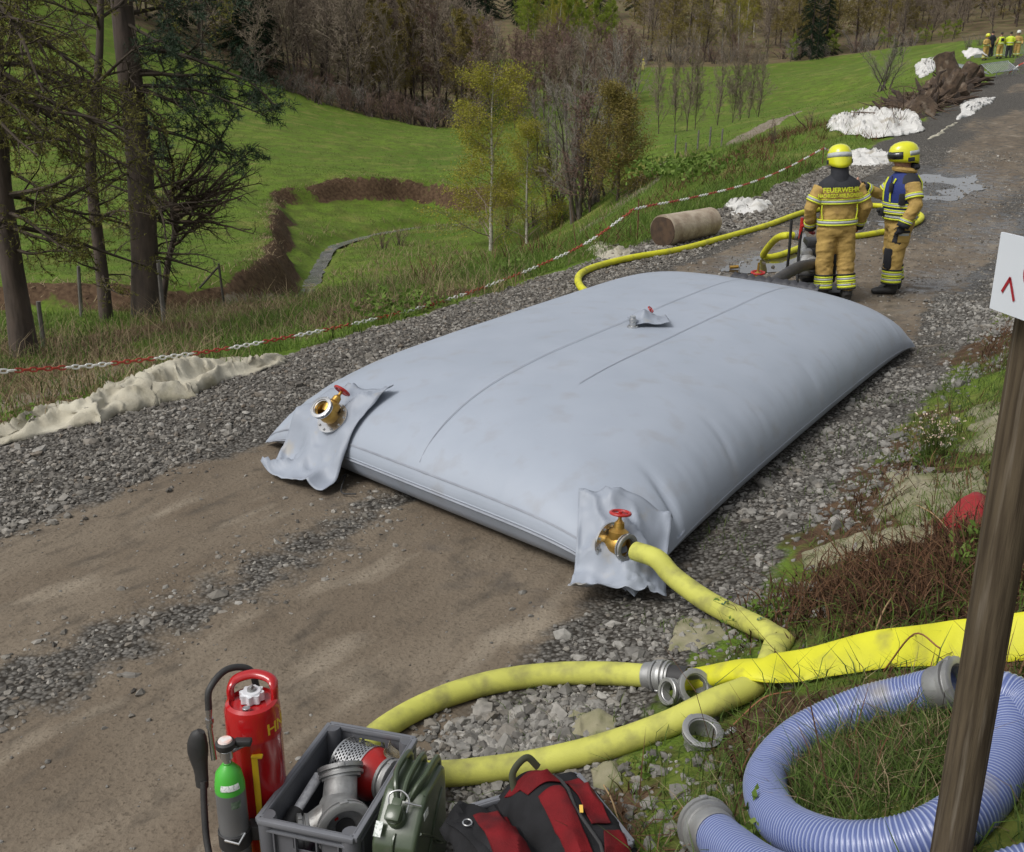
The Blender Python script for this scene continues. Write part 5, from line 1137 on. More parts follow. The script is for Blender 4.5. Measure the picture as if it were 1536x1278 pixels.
for i, (lb, tp, bt, lf) in enumerate((('grey fleece scrap behind the wooden post beside the flowering tuft', [(1455, 622), (1490, 600), (1530, 590)], [(1452, 668), (1490, 690), (1530, 690)], .09),
    ('mossy fleece folds beside the red sack', [(1330, 700), (1400, 715), (1470, 700)], [(1320, 770), (1390, 790), (1460, 770)], .08),
    ('mossy fleece rag lying in the dead bracken', [(1205, 825), (1260, 808), (1330, 795), (1400, 790)], [(1215, 852), (1270, 842), (1340, 822), (1410, 812)], .07),
    ('stiff beige fleece rag inside the loop of yellow hose', [(850, 1062), (880, 1056), (925, 1075)], [(862, 1108), (895, 1112), (935, 1096)], .07),
    ('muddy fleece rag below the worn hose near the bag', [(880, 1150), (905, 1140), (925, 1150)], [(885, 1185), (905, 1190), (930, 1180)], .05),
    ('earthy fleece patch beside the tank hose', [(1010, 935), (1050, 920), (1085, 925)], [(1000, 980), (1040, 975), (1080, 960)], .05))):
    fleece(lb, tp, bt, 220 + i * 3, mat('mossy_fleece', (.27, .245, .165), (.17, .165, .085), 6, r=.95, bump=.5, bs=40, bd=.012, c3=(.095, .105, .03), sc3=5, lo3=.5, hi3=.7), 36, 18, lf, 7)
# red sack half hidden behind the post
rs_ = ground(1440, 800); b = MB(); k = 26
b.grid(lambda u, v: (lambda p: np.array([p[0], p[1], p[2] + .16 * (math.sin(math.pi * min(1, u * 1.05)) ** .7) * math.sin(math.pi * v) ** .6 * (.55 + .5 * u) + .03 * abs(float(fbm(u * 5, v * 4, 231)) - .5)]))(ground(1405 + 80 * u, 797 - 32 * u + 22 * (v - .5) * 2 * (.4 + .6 * u))), 24, 14)
tag(mk('sack', b, mat('red_fabric', (.30, .012, .014), (.22, .010, .012), 8, r=.6, bump=.2, bs=30), solid=.006), 'bright red fabric sack lying in the bracken behind the post', 'sack')

# chain of alternating red and white links
CHW, CHR = mat('white_plastic', (.74, .74, .70), (.62, .62, .58), 30, r=.5), mat('red_plastic', (.36, .045, .02), (.28, .03, .015), 30, r=.5)
def at_t(px, py, t0):
    d = ray(px, py); k = np.linspace(5, 60, 6000); P = np.array([0, 0, CAMH]) + d * k[:, None]; t = xy2st(P[:, 0], P[:, 1])[1]
    return P[np.argmin(np.abs(t - t0))]
ct = thing('barrier_chain', 'red and white plastic chain strung along the gravel edge', 'chain', tuple(ground(560, 490)))
CP_ = catmull([at_t(px, py, -.62) for px, py in ((-60, 560), (70, 553), (160, 546), (320, 526), (420, 508), (520, 488), (620, 464), (700, 440), (800, 402), (880, 364), (940, 322), (958, 312), (1040, 296), (1120, 276), (1180, 252), (1236, 222))], 12)
pitch = .068; CP2 = resample(CP_, pitch)
bl = MB(); bl.tube(catmull([(0, .017, 0), (.017, .0165, 0), (.032, .011, 0), (.038, 0, 0), (.032, -.011, 0), (.017, -.0165, 0), (0, -.017, 0), (-.017, -.0165, 0), (-.032, -.011, 0), (-.038, 0, 0), (-.032, .011, 0), (-.017, .0165, 0), (0, .017, 0)], 1)[:-1], .0082, 5, closed=True)
def chain_mesh(m):
    me = bpy.data.meshes.new('link'); me.from_pydata(bl.v, [], bl.f); me.materials.append(m); return me
cmw, cmr = chain_mesh(CHW), chain_mesh(CHR); rest = {0: MB(), 1: MB()}; c_off = Vector(ct.location)
for i in range(len(CP2) - 1):
    a, c = Vector(CP2[i]), Vector(CP2[i + 1]); K = frame((a + c) / 2, (c - a), (0, 0, 1)) @ Matrix.Rotation(math.pi / 2, 4, 'Y') @ Matrix.Rotation(math.pi / 2 * (i % 2) + .4, 4, 'X')
    red = (i // 7) % 2
    if i < 290:
        o = bpy.data.objects.new('link', cmr if red else cmw); COL.objects.link(o); o.parent = ct; o.matrix_local = Matrix.Translation(-c_off) @ K
    else: rest[red].add(bl.v, bl.f, K)
for red, m_ in ((0, CHW), (1, CHR)):
    if rest[red].v: tag(mk('link_run', rest[red], m_, ct), None, kind='stuff')
RUST = mat('rusty_steel', (.16, .055, .028), (.085, .035, .022), 20, r=.85)
def rod(px, py0, py1, t0, label, r_=.011):
    p = at_t(px, py0, t0); z = gz(p[0], p[1]); o = mk('stake', MB().tube([(p[0], p[1], z - .05), (p[0] + .004, p[1], (z + p[2]) / 2), (p[0], p[1], p[2] + .05)], r_, 8), RUST)
    tag(o, label, 'stake'); return p
rod(958, 303, 370, -.62, 'thin rusty steel stake carrying the chain beside the log'); rod(1236, 218, 300, -.62, 'thin rusty steel stake holding chain and tape behind the firefighters')
# warning tape onward to the stumps
tw = [at_t(1236, 222, -.62)] + [at_t(px, py, -1.0) for px, py in ((1262, 232), (1300, 222), (1330, 214))]
def tape(pts, label, w=.05):
    P = resample(catmull(pts, 8), .12); b = MB(); n = len(P); b.mi = 0; V = []
    for i, p in enumerate(P): a = .6 * math.sin(i * .35); V += [p + np.array([0, math.sin(a) * w / 2, math.cos(a) * w / 2]), p - np.array([0, math.sin(a) * w / 2, math.cos(a) * w / 2])]
    for i in range(n - 1): b.mi = (i // 3) % 2; b.add([V[2 * i], V[2 * i + 1], V[2 * i + 3], V[2 * i + 2]], [(0, 1, 2, 3)])
    o = mk('warning_tape', b, [CHW, CHR], smooth=False, solid=.002); return tag(o, label, 'tape')
tape(tw, 'sagging red and white tape behind the two firefighters')
tape([at_t(1384, 200, -.8), at_t(1398, 180, -.9), at_t(1412, 170, -1)], 'red and white tape end beside the crumpled white fleece')
tape([at_t(1415, 172, -.6), at_t(1440, 170, -.5), at_t(1452, 168, -.4)], 'short level tape before the flat white fleece')
tape([at_t(1482, 140, -.4), at_t(1500, 122, -.4), at_t(1528, 98, -.4), at_t(1545, 92, -.4)], 'red and white tape strung along the stump pile', .09)
for px, py in ((1405, 172), (1465, 150), (1483, 146)): rod(px, py, 0, -.5, {1405: 'rusty stake at the tape end near the white fleece heap', 1465: 'rusty stake standing in the flat white fleece', 1483: 'rusty stake at the upper corner of the flat white fleece'}[px], .014)

# heap of grubbed-out stumps
BARK = mat('stump_bark', (.105, .070, .045), (.050, .034, .023), 4, r=.95, bump=.8, bs=14, bd=.04, c3=(.19, .15, .11), sc3=3, lo3=.55, hi3=.7)
EARTH = mat('root_earth', (.055, .036, .024), (.028, .019, .014), 5, r=1, bump=.8, bs=10, bd=.06)
def stump_parts(seed, parent, M, L=1.4, r=.45):
    g = random.Random(seed); b = MB(); n = 18; k = 8
    PL = [Vector((0, 0, L * i / k)) for i in range(k + 1)]; rr = [r * (1.25 if i < 2 else 1) * (1 - .12 * i / k) for i in range(k + 1)]
    b.tube(PL, rr, n, up=(1, 0, 0))
    for i in range(len(b.v)):
        v = Vector(b.v[i]); f = float(fbm((i % n) * .8, (i // n) * .3, seed)) - .5; b.v[i] = (v.x * (1 + .45 * f), v.y * (1 + .45 * f), v.z + (.15 * g.random() * L if i // n == k else 0))
    b.v = [tuple(M @ Vector(v)) for v in b.v]; mk('trunk', b, BARK, parent)
    b = MB()
    for q in range(9):
        a = q * .7 + g.random(); P = [Vector((0, 0, .1))]; d = Vector((math.cos(a), math.sin(a), -.25))
        for j in range(5): P.append(P[-1] + d * r * .75); d = (d + Vector((g.uniform(-.5, .5), g.uniform(-.5, .5), g.uniform(-.5, .3)))).normalized()
        b.tube([M @ p for p in P], [r * .38 * (1 - j * .18) + .01 for j in range(6)], 7)
    mk('roots', b, EARTH, parent)
STUMPS = [(1428, 116, 54, 1.6, .58, (-.3, .1, 1), 'largest upright stump with split grey bark atop the heap'), (1482, 116, 54, 1.1, .42, (.4, -.1, .7), 'stump with torn roots leaning at the upper right of the heap'), (1466, 142, 47, 1.6, .36, (.45, -.2, 1), 'slim pale stump leaning across the heap'),
    (1392, 163, 43, 1.3, .42, (-1, .3, .35), 'cut log stump lying sideways at the foot of the heap'), (1440, 150, 46, .9, .55, (-.3, -.8, .4), 'dark root plate showing its underside in the heap'), (1402, 176, 41, .8, .55, (.2, -.9, .5), 'round dark root ball at the lower end of the heap'), (1412, 140, 50, 1.0, .5, (-.6, -.4, .6), 'mossy broken stump behind the lying log'), (1508, 112, 56, .9, .4, (.6, -.5, .5), 'small root stump next to the fallen barriers'), (1380, 176, 42, 1.2, .28, (-.8, -.3, .25), 'thin cut log below the lying log at the heap foot'), (1450, 134, 49, 1.4, .30, (-.5, -.5, .5), 'pale splintered trunk piece in the middle of the heap'), (1496, 134, 48, 1.0, .35, (.7, -.4, .3), 'low dark stump at the road side of the heap')]
heap_pts = []
for px, py, Y, L_, r_, dv, lb in STUMPS:
    p = at_y(px, py, Y); tq = float(xy2st(p[0], p[1])[1])
    if tq > -1.1: p[:2] -= AN * (tq + 1.1)
    zz = gz(p[0], p[1]); p[2] = max(p[2] - L_ * .35, zz - .1); heap_pts.append(p)
    t = thing('tree_stump', lb, 'stump', tuple(p), 0, 'grubbed-out stumps heaped beside the road'); stump_parts(int(px), t, frame(p, dv), L_, r_)
# the earth and roots between them
HX = np.array([p[0] for p in heap_pts]); HY = np.array([p[1] for p in heap_pts]); HZ = np.array([p[2] for p in heap_pts])
a, c = np.meshgrid(np.linspace(HX.min() - 2.5, HX.max() + 2.5, 70), np.linspace(HY.min() - 2.5, HY.max() + 2.5, 80))
hz = H(a, c) - .15
for x_, y_, z_ in zip(HX, HY, HZ): hz = np.maximum(hz, (z_ + .7 * (fbm(a * 1.5, c * 1.5, 301) - .2)) * np.exp(-(((a - x_) ** 2 + (c - y_) ** 2) / 5.0)) + (H(a, c) - .3) * (1 - np.exp(-(((a - x_) ** 2 + (c - y_) ** 2) / 5.0))))
q = np.arange(a.size).reshape(a.shape); Fq = np.stack([q[:-1, :-1], q[:-1, 1:], q[1:, 1:], q[1:, :-1]], -1).reshape(-1, 4)
hz = np.where(xy2st(a, c)[1] > -.3, H(a, c) - .3, hz); eh_ = npmesh('earth_mound', np.stack([a, c, hz], -1).reshape(-1, 3), Fq, EARTH, None, True); tag(eh_, 'dark earth between the heaped stumps', kind='structure')
g = rng(77); b = MB()
for i in range(1100):
    k = g.integers(len(HX)); x_, y_ = HX[k] + g.normal(0, 1.2), HY[k] + g.normal(0, 1.2)
    if xy2st(x_, y_)[1] > -.4: continue
    z_ = max(gz(x_, y_), HZ[k] * math.exp(-((x_ - HX[k]) ** 2 + (y_ - HY[k]) ** 2) / 5) - .2) + g.uniform(0, .35)
    d = g.normal(0, 1, 3) * [1, 1, .5]; d /= np.linalg.norm(d); L_ = g.uniform(.3, 1.3); p = np.array([x_, y_, z_]); m_ = p + d * L_ * .5 + g.normal(0, .1, 3)
    b.tube([p, m_, p + d * L_], [.03 * g.uniform(.4, 1.4), .022, .008], 4)
tag(mk('root_tangle', b, mat('root_wood', (.13, .088, .058), (.06, .04, .027), 3, r=.95)), 'tangle of broken roots and twigs over the stump heap', kind='stuff')
fleece('white fleece hanging over the left flank of the stump heap', [(1372, 100), (1385, 92), (1400, 86)], [(1380, 118), (1392, 112), (1404, 104)], 241, FLW, lift=.5, nu=24, nv=20, ridge=1.2)
wp = at_y(1462, 92, 58)
b = MB(); b.grid(lambda u, v: wp + np.array([(u - .5) * 1.2, (v - .5) * .8, .25 * math.sin(3 * u) + .3 * float(fbm(u * 5, v * 5, 243)) + .3 * v]), 14, 10); tag(mk('fleece_sheet', b, FLW, solid=.02), 'white fleece bundle behind the tallest stump', 'fleece')

# crowd barriers
GALV = mat('galvanised_steel', (.36, .38, .40), (.28, .30, .32), 8, r=.5, metal=.5)
def barrier(p, M, label):
    t = thing('crowd_barrier', label, 'barrier', tuple(p), 0, 'grey steel crowd barriers near the group'); w, h = 2.1, 1.05
    def Q(v): return M @ Vector(v)
    mk('frame', MB().tube(catmull([Q((-w / 2, 0, .1)), Q((-w / 2, 0, h - .1)), Q((-w / 2 + .1, 0, h)), Q((w / 2 - .1, 0, h)), Q((w / 2, 0, h - .1)), Q((w / 2, 0, .1))], 4), .028, 6).tube([Q((-w / 2, 0, .15)), Q((w / 2, 0, .15))], .025, 6), GALV, t)
    me = None
    for k in range(13):
        x = -w / 2 + .16 + k * .149; o = mk('bar', MB().tube([Q((x, 0, .15)), Q((x, 0, h))], .018, 5), GALV, t)
    for x in (-.7, .7): mk('foot', MB().tube([Q((x, -.3, .02)), Q((x, 0, .12)), Q((x, .3, .02))], .025, 6), GALV, t)
    return t
def bpl(px, py, Y): p = at_y(px, py, Y); p[2] = gz(p[0], p[1]); return p
for px, Y, rz_, lb in ((1456, 90, R(60), 'grey steel barrier standing at the left end of the group'), (1470, 94, R(50), 'grey steel barrier standing beside the dark dressed person'), (1507, 97, R(-5), 'grey steel barrier standing behind the reflective vests'), (1533, 96, R(20), 'grey steel barrier standing beyond the white helmet')):
    p = bpl(px, 65, Y); barrier(p, Matrix.Translation(p) @ Matrix.Rotation(rz_, 4, 'Z'), lb)
for px, py, Y, eu, lb in ((1458, 78, 68, (R(-72), .1, .6), 'fallen grey barrier tipped against the tallest stump'), (1472, 82, 64, (R(-65), .1, .5), 'fallen grey barrier lying behind the leaning stump'), (1513, 90, 62, (R(-58), -.1, .45), 'fallen grey barrier propped at the road end of the heap')):
    p = bpl(px, py, Y); p[2] += .25; barrier(p, Matrix.Translation(p) @ Euler(eu).to_matrix().to_4x4(), lb)

# the group at the far end of the road
VESTY = mat('lime_vest', (.55, .66, .03), (.5, .6, .03), 6, r=.6)
far_cols = {'top': OCH, 'leg': OCH}
for px, fc, kit, lb in ((1480, R(200), 'fire', 'distant firefighter in ochre gear at the left of the roadside group'), (1487.5, R(20), 'dark', 'distant person dressed all in black amid the roadside group'), (1501, R(5), 'vest', 'distant firefighter with dark square on the back of a lime vest'),
                         (1515, R(-30), 'lime', 'distant person in lime jacket and dark trousers'), (1526, R(160), 'white', 'distant firefighter in ochre gear with a whitish helmet')):
    p = bpl(px, 66, 84 if px != 1487.5 else 86); cols = dict(far_cols)
    if kit == 'dark': cols = {'top': DRK, 'leg': DRK}
    if kit == 'lime': cols = {'top': VESTY, 'leg': DRK}
    t, J, Mh = person(lb, p, fc, dict(eR=(.29, .05, 1.16), wR=(.15, .22, 1.12), handR=(-.5, .5, .3)), 'people standing at the end of the road', detail=False, cols=cols)
    if kit != 'dark': torso_band(t, 1.0, .10, .235, .18); [band(t, lerp(J['a' + s], J['k' + s], .25), J['k' + s], .11, .12) for s in 'RL' if kit != 'lime']
    if kit == 'vest': b = MB(); loft(b, [(.98, .24, .18, 0, 0), (1.2, .245, .182, 0, 0), (1.4, .235, .165, 0, 0), (1.49, .15, .11, 0, 0)], 0, 0); mk('vest', b, VESTY, t, world=False); mk('back_panel', MB().box((0, -.182, 1.28), (.22, .02, .22), None, .004), DRK, t, world=False)
    if kit == 'white': helmet(t, Mh, False, True)
    elif kit == 'fire': helmet(t, Mh, False)
    else: b = MB(); loft(b, [(.10, .08, .105, 0, -.015), (.17, .084, .108, 0, -.012), (.23, .07, .09, 0, -.01), (.258, .03, .05, 0, 0)], 0, 0, 16, Mh); mk('hair', b, mat('dark_hair', (.03, .022, .016), r=.8), t, world=False)
for px, py, Y, lb in ((933, 66, 190, 'tiny firefighter standing on the reddish slope below the tape'), (965, 78, 182, 'tiny firefighter at the foot of the reddish slope'), (898, 62, 192, 'tiny firefighter beside the yellow green birches')):
    p = at_y(px, py, Y); p[2] = gz(p[0], p[1]); t, J, Mh = person(lb, p, R(160), {}, 'firefighters on the far hillside', detail=False, cols={'top': mat('pale_ochre_cloth', (.42, .36, .14), r=.8), 'leg': mat('pale_ochre_cloth', (.42, .36, .14), r=.8)}); helmet(t, Mh, False)
# puddles
PUD = mat('puddle_water', (.05, .042, .032), r=.03, spec=.6, bump=.02, bs=6)
def puddle(cpx, cpy, rx, ry, rot, seed, label, nm='puddle'):
    p = ground(cpx, cpy); n = 44; V = []
    zz = float(np.mean([gz(p[0] + rx * .5 * math.cos(q), p[1] + rx * .5 * math.sin(q)) for q in np.linspace(0, 6.3, 9)])) + .002
    for j in range(n):
        q = 2 * math.pi * j / n; rr_ = 1 + .75 * (float(fbm(math.cos(q) * 2 + seed, math.sin(q) * 2, seed)) - .5); u, v = rx * rr_ * math.cos(q), ry * rr_ * math.sin(q)
        V.append((p[0] + u * math.cos(rot) - v * math.sin(rot), p[1] + u * math.sin(rot) + v * math.cos(rot)))
    b = MB(); V3 = [(x, y, float(road_z(y)) + .012 if False else zz + (float(road_z(y)) - float(road_z(p[1])))) for x, y in V]; b.add(V3, [tuple(range(n))]); return tag(mk(nm, b, PUD, smooth=False), label, kind='structure')
puddle(1412, 277, 2.1, .95, R(60), 3, 'long puddle mirroring the sky behind the firefighters'); puddle(1150, 396, 1.0, .5, R(45), 5, 'shallow water by the pump'); puddle(1310, 340, .9, .4, R(50), 9, 'shallow water behind the pump')
# water of the brook
b = MB(); SW = resample(STREAM, .3); sn = len(SW); tn = np.gradient(SW, axis=0); tn /= np.linalg.norm(tn, axis=1)[:, None]; nr_ = np.stack([-tn[:, 1], tn[:, 0]], 1)
V = []; zw = H(SW[:, 0], SW[:, 1]); zw = np.convolve(np.pad(zw, 7, mode='edge'), np.ones(15) / 15, 'valid') + .06
for i in range(sn):
    zz = float(zw[i]); wd = .2 + .25 * float(fbm(i * .3, 0, 12))
    V += [(*(SW[i] + nr_[i] * wd), zz), (*(SW[i] - nr_[i] * wd), zz)]
b.add(V, [(2 * i, 2 * i + 1, 2 * i + 3, 2 * i + 2) for i in range(sn - 1)]); tag(mk('water', b, mat('brook_water', (.10, .105, .11), (.20, .20, .20), 2, r=.15, bump=.25, bs=9, bd=.03, spec=.6), smooth=True), 'narrow shallow brook in the eroded hollow', kind='structure')
# fence stakes among the trees
FP = mat('grey_fence_wood', (.16, .15, .135), (.09, .082, .07), 6, r=.9, bump=.3, bs=30)
for px, py, ht_, ln, lb in ((122, 476, 1.0, .08, 'pale fence stake between the two left conifers'), (66, 522, .75, .02, 'short dark fence stake beside the leftmost trunk'), (246, 484, 1.1, .02, 'slim fence stake right of the thick trunk'), (336, 456, 1.25, -.05, 'dark fence stake with a diagonal brace by the hollow'), (168, 478, .8, .0, 'low fence stake touching the slender middle trunk')):
    p = ground(px, py); t = thing('fence_stake', lb, 'stake', tuple(p), 0, 'fence stakes under the conifers')
    mk('stake', MB().tube([p - np.array([0, 0, .1]), p + np.array([ln * .5, 0, ht_ * .5]), p + np.array([ln, 0, ht_])], [.04, .038, .036], 8), FP if px != 336 else mat('dark_fence_wood', (.035, .03, .025), r=.9), t)
    if px == 336: mk('brace', MB().tube([p + np.array([-1.15, -.2, .02]), p + np.array([ln, 0, ht_ * .93])], .03, 8), mat('dark_fence_wood', (.035, .03, .025), r=.9), t)
for i, (px, py) in enumerate(((1012, 236), (1028, 232), (1046, 227), (1064, 223), (1082, 219))):
    p = ground(px, py); tag(mk('fence_stake', MB().tube([p - np.array([0, 0, .1]), p + np.array([.01, 0, .5]), p + np.array([.02, 0, 1.1])], .05, 6), FP), 'small wooden stake in the row beside the pale track', 'stake', 'stakes along the pale track')

# ---------------------------------------------------------------- trees
def segmesh(S, n):
    """tapered n-sided sticks for segments (p0, p1, r0, r1)"""
    S = np.asarray(S, float); p0, p1, r0, r1 = S[:, :3], S[:, 3:6], S[:, 6], S[:, 7]; d = p1 - p0; d /= np.linalg.norm(d, axis=1)[:, None] + 1e-9
    a = np.where(np.abs(d[:, 2:3]) < .9, np.array([[0, 0, 1.]]), np.array([[1., 0, 0]])); x = np.cross(d, a); x /= np.linalg.norm(x, axis=1)[:, None]; y = np.cross(d, x)
    q = np.arange(n) * 2 * np.pi / n; ring = x[:, None, :] * np.cos(q)[None, :, None] + y[:, None, :] * np.sin(q)[None, :, None]
    V = np.concatenate([p0[:, None] + ring * r0[:, None, None], p1[:, None] + ring * r1[:, None, None]], 1).reshape(-1, 3)
    b = (np.arange(len(S)) * 2 * n)[:, None]; j = np.arange(n); f = np.stack([j, (j + 1) % n, n + (j + 1) % n, n + j], 1)
    return V, (b[:, :, None] + f[None]).reshape(-1, 4)
def grow(g, base, d, L, r, lev, P, out):
    """recursive limbs; P: list of dicts per level; out: list of segment lists per level"""
    q = P[lev]; k = q['k']; p = np.array(base, float); d = np.array(d, float); d /= np.linalg.norm(d); step = L / k
    kids = P[lev + 1]['n'] if lev + 1 < len(P) else 0
    pts = [p.copy()]; dirs = [d.copy()]
    for i in range(k):
        d = d + g.normal(0, q.get('j', .12), 3) + np.array([0, 0, q.get('up', 0)]); d /= np.linalg.norm(d)
        n_ = p + d * step; t0, t1 = i / k, (i + 1) / k; e = q.get('end', .15)
        out[lev].append((*p, *n_, r * (1 - (1 - e) * t0), r * (1 - (1 - e) * t1))); p = n_; pts.append(p.copy()); dirs.append(d.copy())
    if kids:
        c = P[lev + 1]; a0 = c.get('from', .2)
        nk = max(1, int(kids * g.uniform(.75, 1.25) + .5))
        for m in range(nk):
            t = a0 + (1 - a0) * ((m + g.uniform(0, 1)) / nk); t = min(t, .98); i = min(int(t * k), k - 1); w = t * k - i
            b = pts[i] * (1 - w) + pts[i + 1] * w; dd = dirs[i + 1]
            az = g.uniform(0, 2 * math.pi); an = c.get('ang', .8) * g.uniform(.75, 1.25)
            o = np.cross(dd, [0, 0, 1.0] if abs(dd[2]) < .95 else [1., 0, 0]); o /= np.linalg.norm(o); o2 = np.cross(dd, o)
            nd = dd * math.cos(an) + (o * math.cos(az) + o2 * math.sin(az)) * math.sin(an)
            if c.get('flatten'): nd[2] *= c['flatten']
            prof = c.get('prof', lambda t: 1 - .65 * t)(t)
            grow(g, b, nd, L * c.get('len', .45) * prof * g.uniform(.7, 1.2), max(c.get('rmin', .004), r * c.get('rad', .45) * (1 - .5 * t)), lev + 1, P, out)
def tree_meshes(g, base, d, L, r, P, split, sides=(8, 5, 3, 3, 3), leaf=None):
    out = [[] for _ in P]; grow(g, base, d, L, r, 0, P, out)
    def join(a, z):
        Vs, Fs, o = [], [], 0
        for i in range(a, z):
            if out[i]:
                V, F_ = segmesh(out[i], sides[i]); Vs.append(V); Fs.append(F_ + o); o += len(V)
        return (np.concatenate(Vs), np.concatenate(Fs)) if Vs else None
    tips = np.array([s[3:6] for s in out[-1]]) if out[-1] else None
    mids = np.array([s[:3] for s in out[-1]]) if out[-1] else None
    return join(0, split), join(split, len(P)), tips, mids, out
def leaves(g, pts, per, size, spread, droop=0):
    N = len(pts) * per; c = np.repeat(pts, per, 0) + g.normal(0, spread, (N, 3)); s = size * g.uniform(.6, 1.4, (N, 1))
    a = g.normal(0, 1, (N, 3)); a[:, 2] -= droop; a /= np.linalg.norm(a, axis=1)[:, None]; b = np.cross(a, g.normal(0, 1, (N, 3))); b /= np.linalg.norm(b, axis=1)[:, None]
    V = np.stack([c, c + a * s * .5 + b * s * .32, c + a * s, c + a * s * .5 - b * s * .32], 1).reshape(-1, 3)
    return V, np.arange(N * 4).reshape(-1, 4)
def needles(g, pts, per, L, w, dirs=None):
    N = len(pts) * per; c = np.repeat(pts, per, 0); a = g.normal(0, 1, (N, 3))
    if dirs is not None: a = a * .75 + np.repeat(dirs, per, 0)
    a /= np.linalg.norm(a, axis=1)[:, None]; b = np.cross(a, g.normal(0, 1, (N, 3))); b /= np.linalg.norm(b, axis=1)[:, None]; s = L * g.uniform(.6, 1.3, (N, 1))
    V = np.stack([c - b * w, c + b * w, c + a * s], 1).reshape(-1, 3); return V, np.arange(N * 3).reshape(-1, 3)
def tri(F_): return np.concatenate([F_[:, [0, 1, 2]], F_[:, [0, 2, 3]]]) if F_.shape[1] == 4 else F_
def merge(*mm):
    Vs, Fs, o = [], [], 0
    for V, F_ in mm: Vs.append(V); Fs.append(tri(F_) + o); o += len(V)
    return np.concatenate(Vs), np.concatenate(Fs)
TW = isl('brown_twigs', [(.165, .130, .098), (.25, .205, .158), (.205, .165, .125)], .95)
TWG = isl('grey_twigs', [(.20, .18, .155), (.27, .245, .21), (.16, .14, .12)], .95)
TWR = isl('reddish_twigs', [(.165, .11, .088), (.22, .15, .12), (.14, .095, .078)], .95)
BRK = mat('brown_bark', (.090, .066, .052), (.048, .036, .029), 6, r=.95, bump=.7, bs=18, bd=.02, stretch=(1, 1, .3))
BRKG = mat('grey_bark', (.13, .11, .09), (.07, .058, .046), 5, r=.95, bump=.4, bs=18)
BIRCH = mat('birch_bark', (.42, .39, .34), (.10, .085, .07), 5, r=.8, lo=.55, hi=.68, stretch=(1, 1, 2.5))
LFY = isl('young_birch_leaves', [(.25, .245, .035), (.33, .32, .05), (.27, .23, .045)], .7, trans=.3)
LFO = isl('olive_buds', [(.17, .145, .042), (.22, .18, .05), (.18, .135, .048)], .8, trans=.2)
LFG = isl('spring_leaves', [(.16, .225, .025), (.22, .29, .035), (.18, .22, .03)], .7, trans=.3)
NDD = isl('dark_needles', [(.010, .022, .012), (.020, .036, .018), (.014, .028, .014)], .7)
NDP = isl('pine_needles', [(.030, .050, .030), (.050, .074, .045), (.038, .062, .038)], .6)
NDL = isl('larch_tufts', [(.135, .135, .032), (.18, .175, .042), (.105, .098, .034)], .8, trans=.15)
